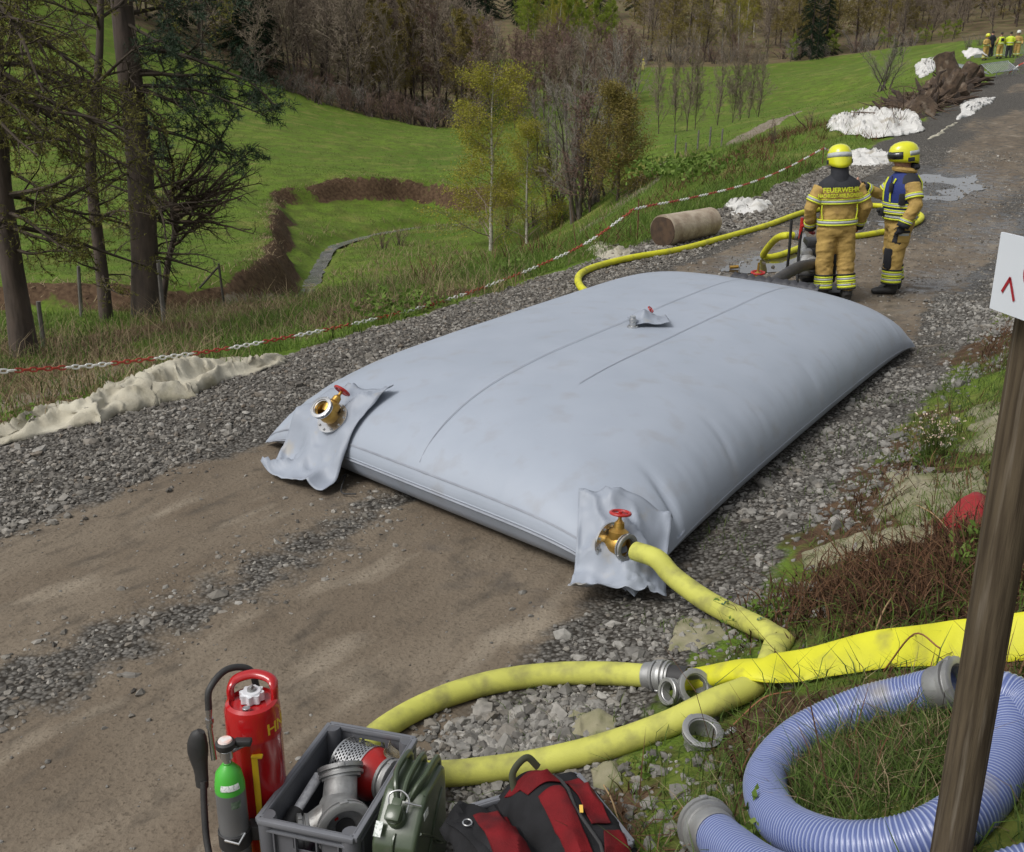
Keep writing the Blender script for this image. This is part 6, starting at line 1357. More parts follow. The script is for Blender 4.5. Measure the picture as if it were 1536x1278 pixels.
def archetype(name, kind, seed, h):
    """an unlinked tree: [(part name, mesh)], trunk first"""
    g = rng(seed); parts = []
    def me(nm, V, F_, m, smooth=False):
        o = npmesh(nm, V, F_, m, None, smooth); d = o.data; bpy.data.objects.remove(o); d.name = nm; parts.append((nm, d))
    if kind == 'bare':
        P = [dict(k=7, j=.05, end=.2), dict(n=16, k=5, j=.14, up=.07, ang=.65, len=.48, rad=.42, **{'from': .22}), dict(n=7, k=3, j=.2, up=.05, ang=.65, len=.5, rad=.45, rmin=.018, **{'from': .15}), dict(n=8, k=2, j=.25, ang=.7, len=.55, rad=.4, rmin=.011, **{'from': .1})]
        tr, cr, tips, mids, o = tree_meshes(g, (0, 0, -.2), (0, 0, 1), h, h * .011 + .05, P, 2, (7, 4, 3, 3)); me('trunk', *tr, name[1], True); me('crown', *cr, name[0])
    elif kind == 'barefar':
        P = [dict(k=7, j=.05, end=.15), dict(n=22, k=4, j=.14, up=.08, ang=.6, len=.42, rad=.42, prof=lambda t: 1.1 - .6 * t, **{'from': .08}), dict(n=8, k=3, j=.22, up=.05, ang=.7, len=.5, rad=.45, rmin=.034, **{'from': .1}), dict(n=10, k=2, j=.28, ang=.8, len=.6, rad=.4, rmin=.027, **{'from': .05})]
        tr, cr, tips, mids, o = tree_meshes(g, (0, 0, -.2), (0, 0, 1), h, h * .0075 + .03, P, 2, (6, 3, 3, 3)); me('trunk', *tr, name[1], True); me('crown', *cr, name[0])
    elif kind == 'bush':
        Vs = []; cr_ = []
        for q in range(9):
            P = [dict(k=5, j=.10, end=.2), dict(n=9, k=3, j=.2, up=.05, ang=.6, len=.42, rad=.4, rmin=.012, **{'from': .2}), dict(n=6, k=2, j=.25, ang=.7, len=.5, rad=.4, rmin=.009, **{'from': .1})]
            a = g.uniform(0, 6.3); tr, cr, tips, mids, o = tree_meshes(g, (g.normal(0, .25), g.normal(0, .25), -.1), (.35 * math.cos(a), .35 * math.sin(a), 1), h * g.uniform(.6, 1.1), .05, P, 1, (5, 3, 3)); Vs.append(tr); cr_.append(cr)
        me('trunk', *merge(*Vs), name[1]); me('crown', *merge(*cr_), name[0])
    elif kind == 'birch':
        P = [dict(k=9, j=.035, end=.12), dict(n=30, k=5, j=.12, up=-.02, ang=.75, len=.36, rad=.35, rmin=.018, prof=lambda t: 1.05 - .8 * t, **{'from': .12}), dict(n=8, k=4, j=.15, up=-.14, ang=.6, len=.5, rad=.4, rmin=.009, **{'from': .15}), dict(n=6, k=2, j=.2, up=-.2, ang=.5, len=.4, rad=.4, rmin=.006, **{'from': .1})]
        tr, cr, tips, mids, o = tree_meshes(g, (0, 0, -.2), (0, 0, 1), h, h * .009 + .03, P, 1, (8, 4, 3, 3)); me('trunk', *tr, name[1], True)
        me('crown', *cr, name[0]); me('foliage', *leaves(g, tips, name[3] if len(name) > 3 else 3, .095 * h / 9, .10, .4), name[2])
    elif kind == 'nbirch':
        P = [dict(k=10, j=.03, end=.12), dict(n=44, k=5, j=.12, up=-.01, ang=.85, len=.36, rad=.35, rmin=.012, prof=lambda t: 1.05 - .72 * t, **{'from': .05}), dict(n=9, k=4, j=.16, up=-.12, ang=.65, len=.5, rad=.4, rmin=.007, **{'from': .15}), dict(n=7, k=2, j=.22, up=-.2, ang=.6, len=.45, rad=.4, rmin=.005, **{'from': .1})]
        tr, cr, tips, mids, o = tree_meshes(g, (0, 0, -.2), (0, 0, 1), h, h * .008 + .02, P, 1, (8, 4, 3, 3)); me('trunk', *tr, name[1], True)
        me('crown', *cr, name[0]); me('foliage', *leaves(g, np.concatenate([tips, mids]), 3, .06, .17, .4), name[2])
    elif kind == 'thicket':
        Vs = []; cr_ = []
        for q in range(7):
            P = [dict(k=7, j=.07, end=.15), dict(n=18, k=5, j=.14, up=.08, ang=.5, len=.36, rad=.4, rmin=.012, **{'from': .15}), dict(n=9, k=3, j=.2, up=.04, ang=.6, len=.5, rad=.4, rmin=.008, **{'from': .1}), dict(n=4, k=1, j=.2, ang=.6, len=.5, rad=.5, rmin=.006, **{'from': .2})]
            a = g.uniform(0, 6.3); tr, cr, tips, mids, o = tree_meshes(g, (g.normal(0, .3), g.normal(0, .3), -.1), (.28 * math.cos(a), .28 * math.sin(a), 1), h * g.uniform(.75, 1.05), .07, P, 2, (6, 3, 3, 3)); Vs.append(tr); cr_.append(cr)
        me('trunk', *merge(*Vs), name[1]); me('crown', *merge(*cr_), name[0])
    elif kind == 'spruce':
        tr = segmesh([(0, 0, -.2, 0, 0, h * .5, h * .018, h * .011), (0, 0, h * .5, 0, 0, h, h * .011, .01)], 7); me('trunk', *tr, BRK, True); Vs = []
        S = []; tp = []; td = []
        for i in range(int(h * 9)):
            t = (i + g.random()) / (h * 9); z = h * (.06 + .93 * t); R_ = h * .21 * (1 - t) ** .85 + .12; a = g.uniform(0, 6.3); d = np.array([math.cos(a), math.sin(a), -.12 - .25 * (1 - t)]); p0 = np.array([0, 0, z]); L_ = R_ * g.uniform(.75, 1.15)
            S.append((*p0, *(p0 + d * L_), .02, .006))
            for u in np.linspace(.12, 1, max(3, int(L_ * 7))): tp.append(p0 + d * L_ * u + np.array([0, 0, -.10 * u * u * L_])); td.append(d * .6 + np.array([0, 0, -.35]))
        nd = needles(g, np.array(tp), 7, .30, .045, np.array(td)); me('crown', *merge(segmesh(S, 3), nd), name[0])
    return parts
ARCH = {}
def arch(key, name, kind, seed, h): ARCH[key] = (archetype(name, kind, seed, h), h)
for i in range(4): arch('bare%d' % i, (TW, BRK), 'barefar', 400 + i, 14)
for i in range(2): arch('red%d' % i, (TWR, BRK), 'barefar', 410 + i, 10)
for i in range(2): arch('grey%d' % i, (TWG, BRKG), 'bare', 420 + i, 10)
for i in range(2): arch('birch%d' % i, (TW, BIRCH, LFY), 'birch', 430 + i, 10)
for i in range(2): arch('olive%d' % i, (TW, BRK, LFO), 'birch', 440 + i, 12)
arch('green0', (TW, BRK, LFG, 5), 'birch', 450, 8); arch('green1', (TW, BRK, LFG, 5), 'birch', 451, 8)
for i in range(2): arch('spruce%d' % i, (NDD,), 'spruce', 460 + i, 14)
arch('bush0', (TWG, BRKG), 'bush', 470, 3); arch('bush1', (TWR, BRK), 'bush', 471, 3); arch('alder0', (TW, BRK), 'barefar', 480, 11); arch('alder1', (TW, BRK), 'barefar', 481, 11); arch('valley_birch0', (TW, BIRCH, LFY), 'nbirch', 485, 8); arch('willow0', (TW, BRK, LFO), 'nbirch', 486, 5); arch('thicket0', (TWG, BRKG), 'thicket', 487, 7); arch('thicket1', (TWG, BRKG), 'thicket', 488, 7)
NAMES = {'bare': 'bare_tree', 'red': 'bare_tree', 'grey': 'bare_tree', 'birch': 'birch_tree', 'olive': 'budding_tree', 'green': 'leafing_tree', 'spruce': 'spruce_tree', 'bush': 'bush', 'alder': 'alder_tree', 'valley_birch': 'birch_tree', 'willow': 'willow_tree', 'thicket': 'bare_tree'}
def plant(key, p, h, label, group=None, thin=1.0, rz=None):
    parts, h0 = ARCH[key]; nm = NAMES[key.rstrip('0123456789')]
    t = thing(nm, label, 'bush' if nm == 'bush' else 'tree', (p[0], p[1], p[2] - .05), rnd.uniform(0, 6.3) if rz is None else rz, group); s = h / h0; t.scale = (s * thin, s * thin, s)
    for pn, m in parts: o = bpy.data.objects.new(pn, m); COL.objects.link(o); o.parent = t
    return t
def spot(px, py, Y):
    p = at_y(px, py, Y); return np.array([p[0], p[1], gz(p[0], p[1])])
gg = random.Random(5)
def wood(n, x0, x1, Y0, Y1, keys, h0, h1, label, group, thin=(1, 1), mind=0):
    pts = []
    for i in range(n * 6):
        if len(pts) >= n: break
        Y = gg.uniform(Y0, Y1); px = gg.uniform(x0, x1); p = spot(px, 150, Y)
        if mind and any((p[0] - q[0]) ** 2 + (p[1] - q[1]) ** 2 < mind ** 2 for q in pts): continue
        pts.append(p); k = gg.choice(keys); lb = label[k.rstrip('0123456789')] if isinstance(label, dict) else label
        plant(k, p, gg.uniform(h0, h1), lb, group, gg.uniform(*thin))
B4 = ['bare0', 'bare1', 'bare2', 'bare3']
wood(46, 385, 720, 131, 150, B4 + ['bare1', 'red0', 'olive0'], 11, 16, {'bare': 'bare brown tree in the wood behind the meadow', 'red': 'reddish bare tree in the wood behind the meadow', 'olive': 'olive budding tree in the wood behind the meadow'}, 'trees of the wood behind the meadow', (.8, 1.2), 2.2)
wood(40, 300, 720, 152, 185, B4, 12, 17, 'bare brown tree deeper in the wood up the slope', 'deeper trees of the wood', (.9, 1.3), 2.5)
wood(44, -60, 420, 124, 150, B4 + ['olive1', 'spruce0'], 11, 16, {'bare': 'bare brown tree on the ridge behind the conifers', 'olive': 'olive budding tree on the ridge behind the conifers', 'spruce': 'dark spruce on the ridge behind the conifers'}, 'ridge trees', (.9, 1.3), 2.5)
wood(36, 690, 965, 128, 160, ['red0', 'red1', 'bare0'], 7.5, 10.5, {'red': 'reddish bare tree in the thicket beyond the birch', 'bare': 'brown bare tree in the thicket beyond the birch'}, 'thicket beyond the birch', (.9, 1.2), 2.0)
wood(26, 770, 920, 194, 225, ['green0', 'green1', 'birch0'], 7, 11, {'green': 'fresh yellow green young tree on the hillside', 'birch': 'young leafing birch on the hillside'}, 'young trees on the hillside', (.8, 1.1), 2)
wood(12, 560, 760, 190, 225, ['green0', 'bush1', 'bush0'], 3, 5, {'green': 'small leafing shrub tree on the cleared slope', 'bush': 'bare bush on the cleared slope'}, 'scrub on the cleared slope', (.9, 1.3), 2)
wood(24, 560, 960, 228, 280, ['spruce0', 'spruce1', 'olive0'], 13, 18, {'spruce': 'dark spruce in the stand above the young trees', 'olive': 'olive budding tree in the stand above the young trees'}, 'upper hillside stand', (.9, 1.3), 3)
wood(56, 960, 1350, 194, 240, ['olive0', 'olive1', 'bare0', 'bare2', 'birch1', 'olive0'], 11, 16, {'olive': 'olive budding tree at the edge of the right meadow', 'bare': 'bare brown tree at the edge of the right meadow', 'birch': 'pale stemmed birch at the edge of the right meadow'}, 'trees edging the right meadow', (.8, 1.2), 2.5)
wood(46, 1330, 1620, 200, 250, B4 + ['olive1'], 10, 13.5, {'bare': 'bare dark tree in the wood beyond the stump heap', 'olive': 'olive budding tree in the wood beyond the stump heap'}, 'wood beyond the stump heap', (.9, 1.3), 3)
wood(40, 1300, 1750, 240, 300, ['bare1', 'bare3', 'spruce1'], 11, 14.5, {'spruce': 'tall dark spruce behind the wood beyond the heap', 'bare': 'tall bare tree behind the wood beyond the heap'}, 'tall trees behind the right wood', (1.1, 1.5), 3)
wood(60, 300, 1700, 285, 340, ['spruce0', 'bare1', 'bare3', 'olive0'], 11, 15, {'spruce': 'dark spruce on the farthest slope', 'bare': 'bare tree on the farthest slope', 'olive': 'olive budding tree on the farthest slope'}, 'farthest trees', (1.1, 1.6), 4)
wood(44, 380, 720, 126, 131, ['bush0', 'bush1', 'red0'], 2.2, 4.0, {'bush': 'low bare bush along the foot of the wood', 'red': 'small reddish tree along the foot of the wood'}, 'undergrowth along the wood edge', (1.1, 1.7), 1.2)
wood(40, 955, 1420, 188, 196, ['bush0', 'bush1', 'red1', 'green1'], 2.2, 4.5, {'bush': 'low bare bush along the right meadow edge', 'red': 'small reddish tree along the right meadow edge', 'green': 'small leafing tree along the right meadow edge'}, 'undergrowth along the right meadow', (1.1, 1.7), 1.5)
for px, Y, h, k, lb in ((1214, 190, 15, 'spruce0', 'tallest dark spruce at the edge of the right meadow'), (1236, 193, 13, 'spruce1', 'second dark spruce beside the tallest one'), (1201, 200, 12, 'spruce1', 'dark spruce half behind the tallest one'), (1224, 184, 6, 'spruce0', 'small paler spruce before the dark pair'), (1185, 186, 4.5, 'green1', 'round green bush tree at the meadow edge'),
                        (1340, 150, 2.6, 'spruce0', 'tiny spruce on the green slope below the heap'), (1349, 152, 2.2, 'spruce1', 'tiny spruce next to another on the green slope'), (375, 128, 13, 'spruce1', 'dark spruce where the meadow ridge meets the wood'), (402, 131, 12, 'spruce0', 'dark spruce beside the ridge wood'), (600, 150, 8, 'green0', 'yellow green tree among the brown wood'), (655, 160, 7, 'green1', 'second yellow green tree among the brown wood')):
    p = spot(px, 100, Y); plant(k, p, h, lb)
# alders along the far brook
for i, (px, py, h) in enumerate(((988, 200, 8.2), (1012, 202, 7.5), (1030, 203, 8.6), (1042, 203, 7.2), (1075, 203, 7.8), (1096, 206, 7), (1108, 206, 7.6), (1120, 206, 7.2), (1135, 205, 6.5))):
    p = ground(px, py) if i else spot(px, py, 100); p = spot(px, py, 100); plant(['alder0', 'alder1'][i % 2], p, h, 'slender bare alder in the row along the far brook', 'alders along the far brook', .62)
plant('thicket1', ground(1325, 136), 3.6, 'lone small bare tree on the meadow below the stump heap', None, 1.5)
# the birch in the hollow and its thicket
plant('valley_birch0', spot(736, 345, 50), 8.6, 'leafing birch with pale trunk in the hollow', None, 1.25, 0.3)
plant('valley_birch0', spot(790, 335, 48), 5.6, 'lower leafing birch touching the tall one', None, 1.3)
plant('thicket0', spot(862, 320, 45), 7.2, 'grey bare tree rising from the thicket', None, 1.1); plant('thicket1', spot(898, 300, 46), 6.8, 'grey bare tree with upright limbs beside the willow', None, 1.0); plant('thicket1', spot(832, 318, 49), 6.4, 'grey bare tree behind the leafing birch', None, 1.0)
plant('willow0', spot(926, 288, 42), 4.5, 'rusty olive willow at the edge of the thicket', None, 1.25); plant('red0', spot(885, 312, 44), 4.5, 'brownish bare shrub tree in the thicket', None, 1.2)
for i, (px, py, h, k, lb) in enumerate(((760, 345, 1.5, 'bush1', 'dark bush under the birch'), (800, 338, 1.6, 'bush1', 'dark bush right of the birch trunk'), (840, 332, 1.6, 'bush0', 'grey bush at the foot of the grey trees'), (880, 315, 1.5, 'bush0', 'grey bush below the willow'), (575, 375, 1.2, 'bush1', 'small dark bush in the hollow'), (600, 368, 1.1, 'bush1', 'second small dark bush in the hollow'), (1215, 190, 1.0, 'bush1', 'low bush above the white fleece'), (1160, 215, .9, 'bush1', 'low bush on the bank before the meadow'), (1470, 68, 1.3, 'bush0', 'straggly bush left of the barriers'), (1452, 72, 1.5, 'bush0', 'straggly bush behind the tallest stump'))):
    plant(k, ground(px, py), h, lb)

# ---------------------------------------------------------------- the conifers on the left
def trunk_tree(name, label, path, radii, Y, seed, limbs, parts_mat, tufts=None):
    """trunk following a drawn line at distance Y, limbs given as (height fraction, azimuth, elevation, length, droop)"""
    g = rng(seed); P = np.array([at_y(px, py, Y) for px, py in path]); P[0, 2] = gz(P[0, 0], P[0, 1]) - .1; base = P[0].copy(); t = thing(name, label, 'tree', tuple(base))
    C = catmull(P, 6); n = len(C); rr = np.interp(np.linspace(0, 1, n), np.linspace(0, 1, len(radii)), radii)
    b = MB().tube(C, list(rr), 16)
    for i in range(len(b.v)):
        c = C[min(i // 16, n - 1)]; b.v[i] = tuple(c + (np.array(b.v[i]) - c) * (1 + .16 * (float(fbm((i % 16) * .8, (i // 16) * .4, seed)) - .5)))
    mk('trunk', b, BRK, t); S = [[], [], []]; tp = []; td = []
    for f, az, el, L_, dr in limbs:
        i = f * (n - 1); k = min(int(i), n - 2); p = C[k] * (1 - i + k) + C[k + 1] * (i - k); d = np.array([math.cos(az) * math.cos(el), math.sin(az) * math.cos(el), math.sin(el)])
        Q = [dict(k=8, j=.13, up=-dr, end=.15), dict(n=int(6 + L_ * 4), k=4, j=.22, up=-dr * .8 + .02, ang=.8, len=.38, rad=.4, rmin=.006, **{'from': .12}), dict(n=8, k=2, j=.25, up=-dr, ang=.7, len=.5, rad=.4, rmin=.0042, **{'from': .1})]
        out = [[], [], []]; grow(g, p, d, L_, .012 + .014 * L_, 0, Q, out)
        for a in range(3): S[a] += out[a]
        if tufts and tufts(f, az, L_):
            for s in out[2] + out[1][::2]: tp.append(s[3:6]); td.append(np.array(s[3:6]) - np.array(s[:3]))
    o_ = wloc(t)
    for a, sd_ in ((0, 6), (1, 3), (2, 3)):
        pass
    V, F_ = merge(segmesh(S[0], 6), segmesh(S[1], 3), segmesh(S[2], 3)); npmesh('branches', V, F_, parts_mat[0], t, False, o_)
    if tp:
        td = np.array(td); td /= np.linalg.norm(td, axis=1)[:, None] + 1e-9
        V, F_ = needles(g, np.array(tp), parts_mat[2], parts_mat[3], parts_mat[4], td * .5); npmesh('needles', V, F_, parts_mat[1], t, False, o_)
    return t
DTW = isl('dark_dead_twigs', [(.045, .036, .028), (.078, .063, .049), (.058, .047, .035)], .95)
q = random.Random(11)
def limbs(n, f0, f1, L0, L1, el=(-.2, .4), az=(0, 6.28), dr=(0, .1)): return [(q.uniform(f0, f1), q.uniform(*az), q.uniform(*el), q.uniform(L0, L1), q.uniform(*dr)) for _ in range(n)]
trunk_tree('pine_tree', 'thick trunked pine with dark needle sprays above the chain', [(224, 484), (218, 400), (213, 300), (205, 200), (192, 90), (180, -20), (170, -160)], [.33, .25, .235, .22, .20, .18, .15], 19, 501,
    limbs(26, .18, .62, .6, 1.9, (-.3, .3), (0, 6.28), (-.02, .12)) + limbs(12, .58, .98, 1.4, 2.5, (-.2, .3), (-.9, 1.4), (.0, .08)) + [(.52, .1, .15, 2.2, .05), (.60, -.25, .25, 2.6, .07), (.64, .2, .1, 2.4, .06), (.70, -.1, .05, 3.0, .05)], (DTW, NDP, 7, .11, .006), lambda f, az, L: f > .5 and (az < 1.3 or az > 5.2) and L > 1.2)
trunk_tree('larch_tree', 'slender dark trunk with arching twigs left of the thick pine', [(160, 486), (152, 400), (142, 320), (136, 240), (142, 160), (150, 60), (150, -100)], [.13, .11, .10, .09, .075, .06, .05], 18.5, 502, limbs(28, .12, .95, .6, 1.8, (-.1, .7), (0, 6.28), (-.03, .10)), (DTW, NDL, 3, .05, .006), lambda f, az, L: f < .7 and L > 1.3)
trunk_tree('larch_tree', 'leftmost larch trunk with drooping olive tufted branches', [(38, 532), (24, 440), (8, 330), (0, 250), (-6, 150), (-10, 40), (-14, -120)], [.22, .17, .15, .14, .13, .12, .10], 15, 503, limbs(24, .15, .98, 1.0, 2.6, (-.25, .25), (-1.3, 1.3), (.02, .10)) + limbs(5, .3, .98, 1.0, 2.0, (-.2, .3), (2, 5), (.02, .1)), (DTW, NDL, 4, .055, .006), lambda f, az, L: f > .25)
trunk_tree('bare_tree', 'small bare tree with fan of thin branches right of the pine', [(238, 440), (252, 395), (262, 350), (258, 312), (252, 285)], [.07, .06, .055, .045, .03], 20, 504, [(q.uniform(.35, 1), q.uniform(-.7, .8), q.uniform(.1, .7), q.uniform(1.2, 2.3), q.uniform(-.04, .01)) for _ in range(22)] + limbs(5, .4, 1, .8, 1.6, (.3, 1), (2, 4), (0, .02)), (isl('brown_fine_twigs', [(.05, .038, .028), (.075, .056, .04)], .95), NDL, 1, .03, .003))
trunk_tree('conifer_tree', 'olive tufted larch boughs hanging in above the leftmost trunk', [(-130, 500), (-135, 300), (-130, 100), (-120, -100), (-110, -300)], [.22, .2, .18, .16, .12], 13, 505, limbs(13, .45, .95, 2.0, 3.6, (-.35, .15), (-.7, .7), (.02, .09)), (DTW, NDL, 4, .055, .006), lambda f, az, L: L > 2.4)

# ---------------------------------------------------------------- loose stone, grass, bracken
def in_view(x, y, z, m=60):
    d = y * CP - (z - CAMH) * SP; d_ = np.maximum(d, .01); u = x / d_ * FPX + 768; v = (-(z - CAMH) * CP - y * SP) / d_ * FPX + 639
    return (d > .3) & (u > -m) & (u < 1536 + m) & (v > -m) & (v < 1278 + m)
def stones(name, x, y, size, mt, label, seed, sink=.35):
    g = rng(seed); z = H(x, y); k = in_view(x, y, z); tu, tv = tank_uv(x, y); k &= ~((np.abs(tu) < .97) & (np.abs(tv) < .97)); x, y, z, size = x[k], y[k], z[k], size[k]; N = len(x)
    base = np.array([(0, 0, 1), (.89, 0, .45), (.28, .85, .45), (-.72, .53, .45), (-.72, -.53, .45), (.28, -.85, .45), (.72, .53, -.45), (-.28, .85, -.45), (-.89, 0, -.45), (-.28, -.85, -.45), (.72, -.53, -.45), (0, 0, -1)])
    fc = np.array([(0, 1, 2), (0, 2, 3), (0, 3, 4), (0, 4, 5), (0, 5, 1), (1, 6, 2), (2, 7, 3), (3, 8, 4), (4, 9, 5), (5, 10, 1), (2, 6, 7), (3, 7, 8), (4, 8, 9), (5, 9, 10), (1, 10, 6), (6, 11, 7), (7, 11, 8), (8, 11, 9), (9, 11, 10), (10, 11, 6)])
    V = base[None] * (1 + g.normal(0, .22, (N, 12, 1))) * g.uniform(.55, 1.25, (N, 1, 3)) * np.array([1, 1, .75]); a = g.uniform(0, 6.28, N); ca, sa = np.cos(a)[:, None], np.sin(a)[:, None]
    tl = g.normal(0, .35, N)[:, None]; ct_, st_ = np.cos(tl), np.sin(tl); vz = V[..., 2] * ct_ - V[..., 0] * st_; vx = V[..., 0] * ct_ + V[..., 2] * st_
    X = np.stack([vx * ca - V[..., 1] * sa, vx * sa + V[..., 1] * ca, vz], -1) * size[:, None, None] * .5 + np.stack([x, y, z + size * .5 * (.75 - sink * 1.5) * .6], -1)[:, None]
    o = npmesh(name, X.reshape(-1, 3), (np.arange(N) * 12)[:, None, None] + fc[None] if False else ((np.arange(N) * 12)[:, None, None] + fc[None]).reshape(-1, 3), mt, None, False)
    return tag(o, label, kind='stuff'), N
ROCK = isl('broken_stone', [(.108, .098, .082), (.205, .19, .165), (.07, .062, .052), (.15, .138, .12), (.29, .275, .245), (.125, .10, .074)], .8, .3, noise=25)
ROCKL = isl('pale_stone', [(.12, .113, .10), (.22, .21, .19), (.085, .079, .07), (.30, .287, .26), (.15, .132, .108)], .8, .3, noise=25)
def cand(n, s0, s1, t0, t1, seed):
    g = rng(seed); s, t = g.uniform(s0, s1, n), g.uniform(t0, t1, n); x, y = [], []
    b = -.0016 * np.maximum(0, s - 14) ** 2; p = O0[None] + AX[None] * s[:, None] + AN[None] * (t + b)[:, None]; return p[:, 0], p[:, 1], s, t, g
def ln(g, n, med, sg): return med * np.exp(g.normal(0, sg, n))
tot = []
x, y, s, t, g = cand(36000, -9, 9, -.5, 1.9, 601); e = 1.35 - .5 * sm(-2, 4, s) + (fbm(x * .9, y * .9, 21) - .5) * .8
k = (t < e + g.exponential(.10, len(t))) & (t > -.45 + .3 * (fbm(x * 1.3, y * 1.3, 66) - .3)); tot.append(stones('gravel', x[k], y[k], ln(g, k.sum(), .028, .42), ROCK, 'grey broken stone along the road edge below the fleece', 1))
x, y, s, t, g = cand(14000, 8, 24, -.4, 1.0, 602); k = g.random(len(x)) < .8; tot.append(stones('gravel', x[k], y[k], ln(g, k.sum(), .045, .4), ROCK, 'grey broken stone along the far road edge', 2))
x, y, s, t, g = cand(9000, -8, .5, 2.5, 4.1, 603); w = np.exp(-((t + (fbm(x * .9, y * .9, 21) - .5) * .5 - 3.25) / .28) ** 2) * (.25 + 1.3 * fbm(x * .7, y * .7, 31)); k = g.random(len(x)) < w * .9; tot.append(stones('gravel', x[k], y[k], ln(g, k.sum(), .022, .5), ROCK, 'small stones between the wheel tracks', 3, .6))
x, y, s, t, g = cand(30000, -9, 9, 4.6, 7.0, 604); w = sm(4.75 + .35 * (1 - sm(-5, -3, s)), 5.5, t) * (1 - sm(6.0, 6.7, t)) * (.15 + 1.5 * sm(.38, .62, fbm(x * 1.1, y * 1.1, 34))); k = g.random(len(x)) < w; tot.append(stones('gravel', x[k], y[k], ln(g, k.sum(), .026, .5), ROCKL, 'pale loose stones on the shoulder beside the tank', 4))
# the stony patch inside the hose loop
g = rng(605); pc_ = [ground(px, py)[:2] for px, py in ((720, 1110), (780, 1090), (830, 1100), (760, 1130), (690, 1140), (850, 1070))]; cx_ = np.array([pc_[i % 6] for i in range(2300)]) + g.normal(0, .13, (2300, 2)); tot.append(stones('gravel', cx_[:, 0], cx_[:, 1], ln(g, 2300, .026, .45), ROCKL, 'pale stones inside the loop of yellow hose', 5, .3))
# lone pebbles over the mud, and gravel on the far road
x, y, s, t, g = cand(2600, -9, 6, 1.2, 5.2, 606); tot.append(stones('pebbles', x, y, ln(g, len(x), .011, .5), ROCKL, 'scattered pebbles pressed into the mud', 6, .5))
x, y, s, t, g = cand(16000, 4, 26, .5, 6.5, 607); w = .25 + sm(.4, .65, fbm(x * .6, y * .35, 608)); k = g.random(len(x)) < w * .7; tot.append(stones('gravel', x[k], y[k], ln(g, k.sum(), .026, .5), ROCK, 'loose gravel over the road around the firefighters', 7, .5))

def blades(name, x, y, h, w, mt, label, seed, lean=.5, mode=2, lift=0, kind='stuff', z=None, flop=0):
    """bent blades: two segments (mode 2) or a single spike (mode 1)"""
    g = rng(seed); z = H(x, y) if z is None else z; k = in_view(x, y, z); x, y, z, h, w = x[k], y[k], z[k], h[k], w[k]; N = len(x)
    a = g.uniform(0, 6.28, N); l = np.abs(g.normal(0, lean, N)); d = np.stack([np.cos(a) * np.sin(l), np.sin(a) * np.sin(l), np.cos(l)], 1); q = a + np.pi / 2 + g.normal(0, .8, N); s = np.stack([np.cos(q), np.sin(q), 0 * q], 1) * w[:, None]
    p = np.stack([x, y, z - .01 + lift], 1); m = p + d * h[:, None] * .55; e = m + (d * (1 - flop) + np.stack([np.cos(a) * .7, np.sin(a) * .7, -.25 - flop + 0 * a], 1)) * h[:, None] * .5
    if mode == 1: V = np.stack([p - s, p + s, e], 1).reshape(-1, 3); F_ = np.arange(N * 3).reshape(-1, 3)
    else:
        V = np.stack([p - s, p + s, m + s * .8, m - s * .8, e], 1).reshape(-1, 3); b = (np.arange(N) * 5)[:, None, None]; F_ = (b + np.array([(0, 1, 2), (0, 2, 3), (3, 2, 4)])[None]).reshape(-1, 3)
    o = npmesh(name, V, F_, mt, None, False); return tag(o, label, kind=kind), N
GRN = isl('green_grass', [(.10, .165, .030), (.15, .23, .045), (.08, .135, .024), (.19, .25, .065)], .65, trans=.25)
GRD = isl('dark_grass', [(.055, .092, .020), (.09, .14, .03), (.045, .075, .018), (.12, .155, .045)], .65, trans=.2)
DRY = isl('dry_grass', [(.27, .205, .12), (.19, .14, .08), (.34, .27, .165), (.14, .10, .06)], .85, trans=.1)
FERN = isl('dead_bracken', [(.085, .042, .024), (.125, .066, .035), (.055, .030, .019), (.19, .11, .06)], .9)
HMUS = isl('dark_litter', [(.030, .017, .011), (.052, .028, .016), (.075, .042, .024)], .95)
def off_hose(x, y):
    """bare where a hose lies"""
    ok = np.ones(len(x), bool); near = (np.hypot(x, y) < 8)
    for Q, w in HOSE_LINES:
        d = np.full(len(x), 9.0); Qs = np.asarray(Q)[::max(1, len(Q) // 160), :2]
        for q in Qs: d = np.minimum(d, np.hypot(x - q[0], y - q[1]))
        ok &= d > w
    return ok
def uni(g, n, x0, x1, y0, y1): return g.uniform(x0, x1, n), g.uniform(y0, y1, n)
# near bank on the right
g = rng(701); x, y = uni(g, 150000, -1, 7, 1.2, 10.5); s, t = xy2st(x, y); ok = off_hose(x, y); x, y, s, t = x[ok], y[ok], s[ok], t[ok]; m = fbm(x * 1.3, y * 1.3, 36); k = (t > 5.95 + (fbm(x * 2, y * 2, 702) - .5) * .9) & (t < 9.5) & (g.random(len(x)) < np.clip((1 - sm(.48, .64, m)) * .7, .12, 1) * np.where(t < 6.6, .5, 1)); n_ = k.sum()
blades('grass', x[k], y[k], ln(g, n_, .085, .4), np.full(n_, .0022) * ln(g, n_, 1, .3), GRD, 'green grass on the bank beside the blue hose', 1, .65)
k2 = (t > 6.4) & (t < 9.5) & (g.random(len(x)) < .17 * sm(.32, .5, fbm(x * 2.1, y * 2.1, 709))); n_ = k2.sum(); blades('grass', x[k2], y[k2], ln(g, n_, .15, .35), np.full(n_, .0026), GRN, 'long brighter grass blades on the near bank', 2, .85, flop=.25)
k3 = (t > 6.2) & (t < 9.5) & (g.random(len(x)) < .16 * sm(.40, .58, m)); n_ = k3.sum(); blades('bracken_litter', x[k3], y[k3], ln(g, n_, .14, .5), np.full(n_, .0028), FERN, 'dead reddish bracken strewn on the near bank', 3, 1.35, lift=.02)
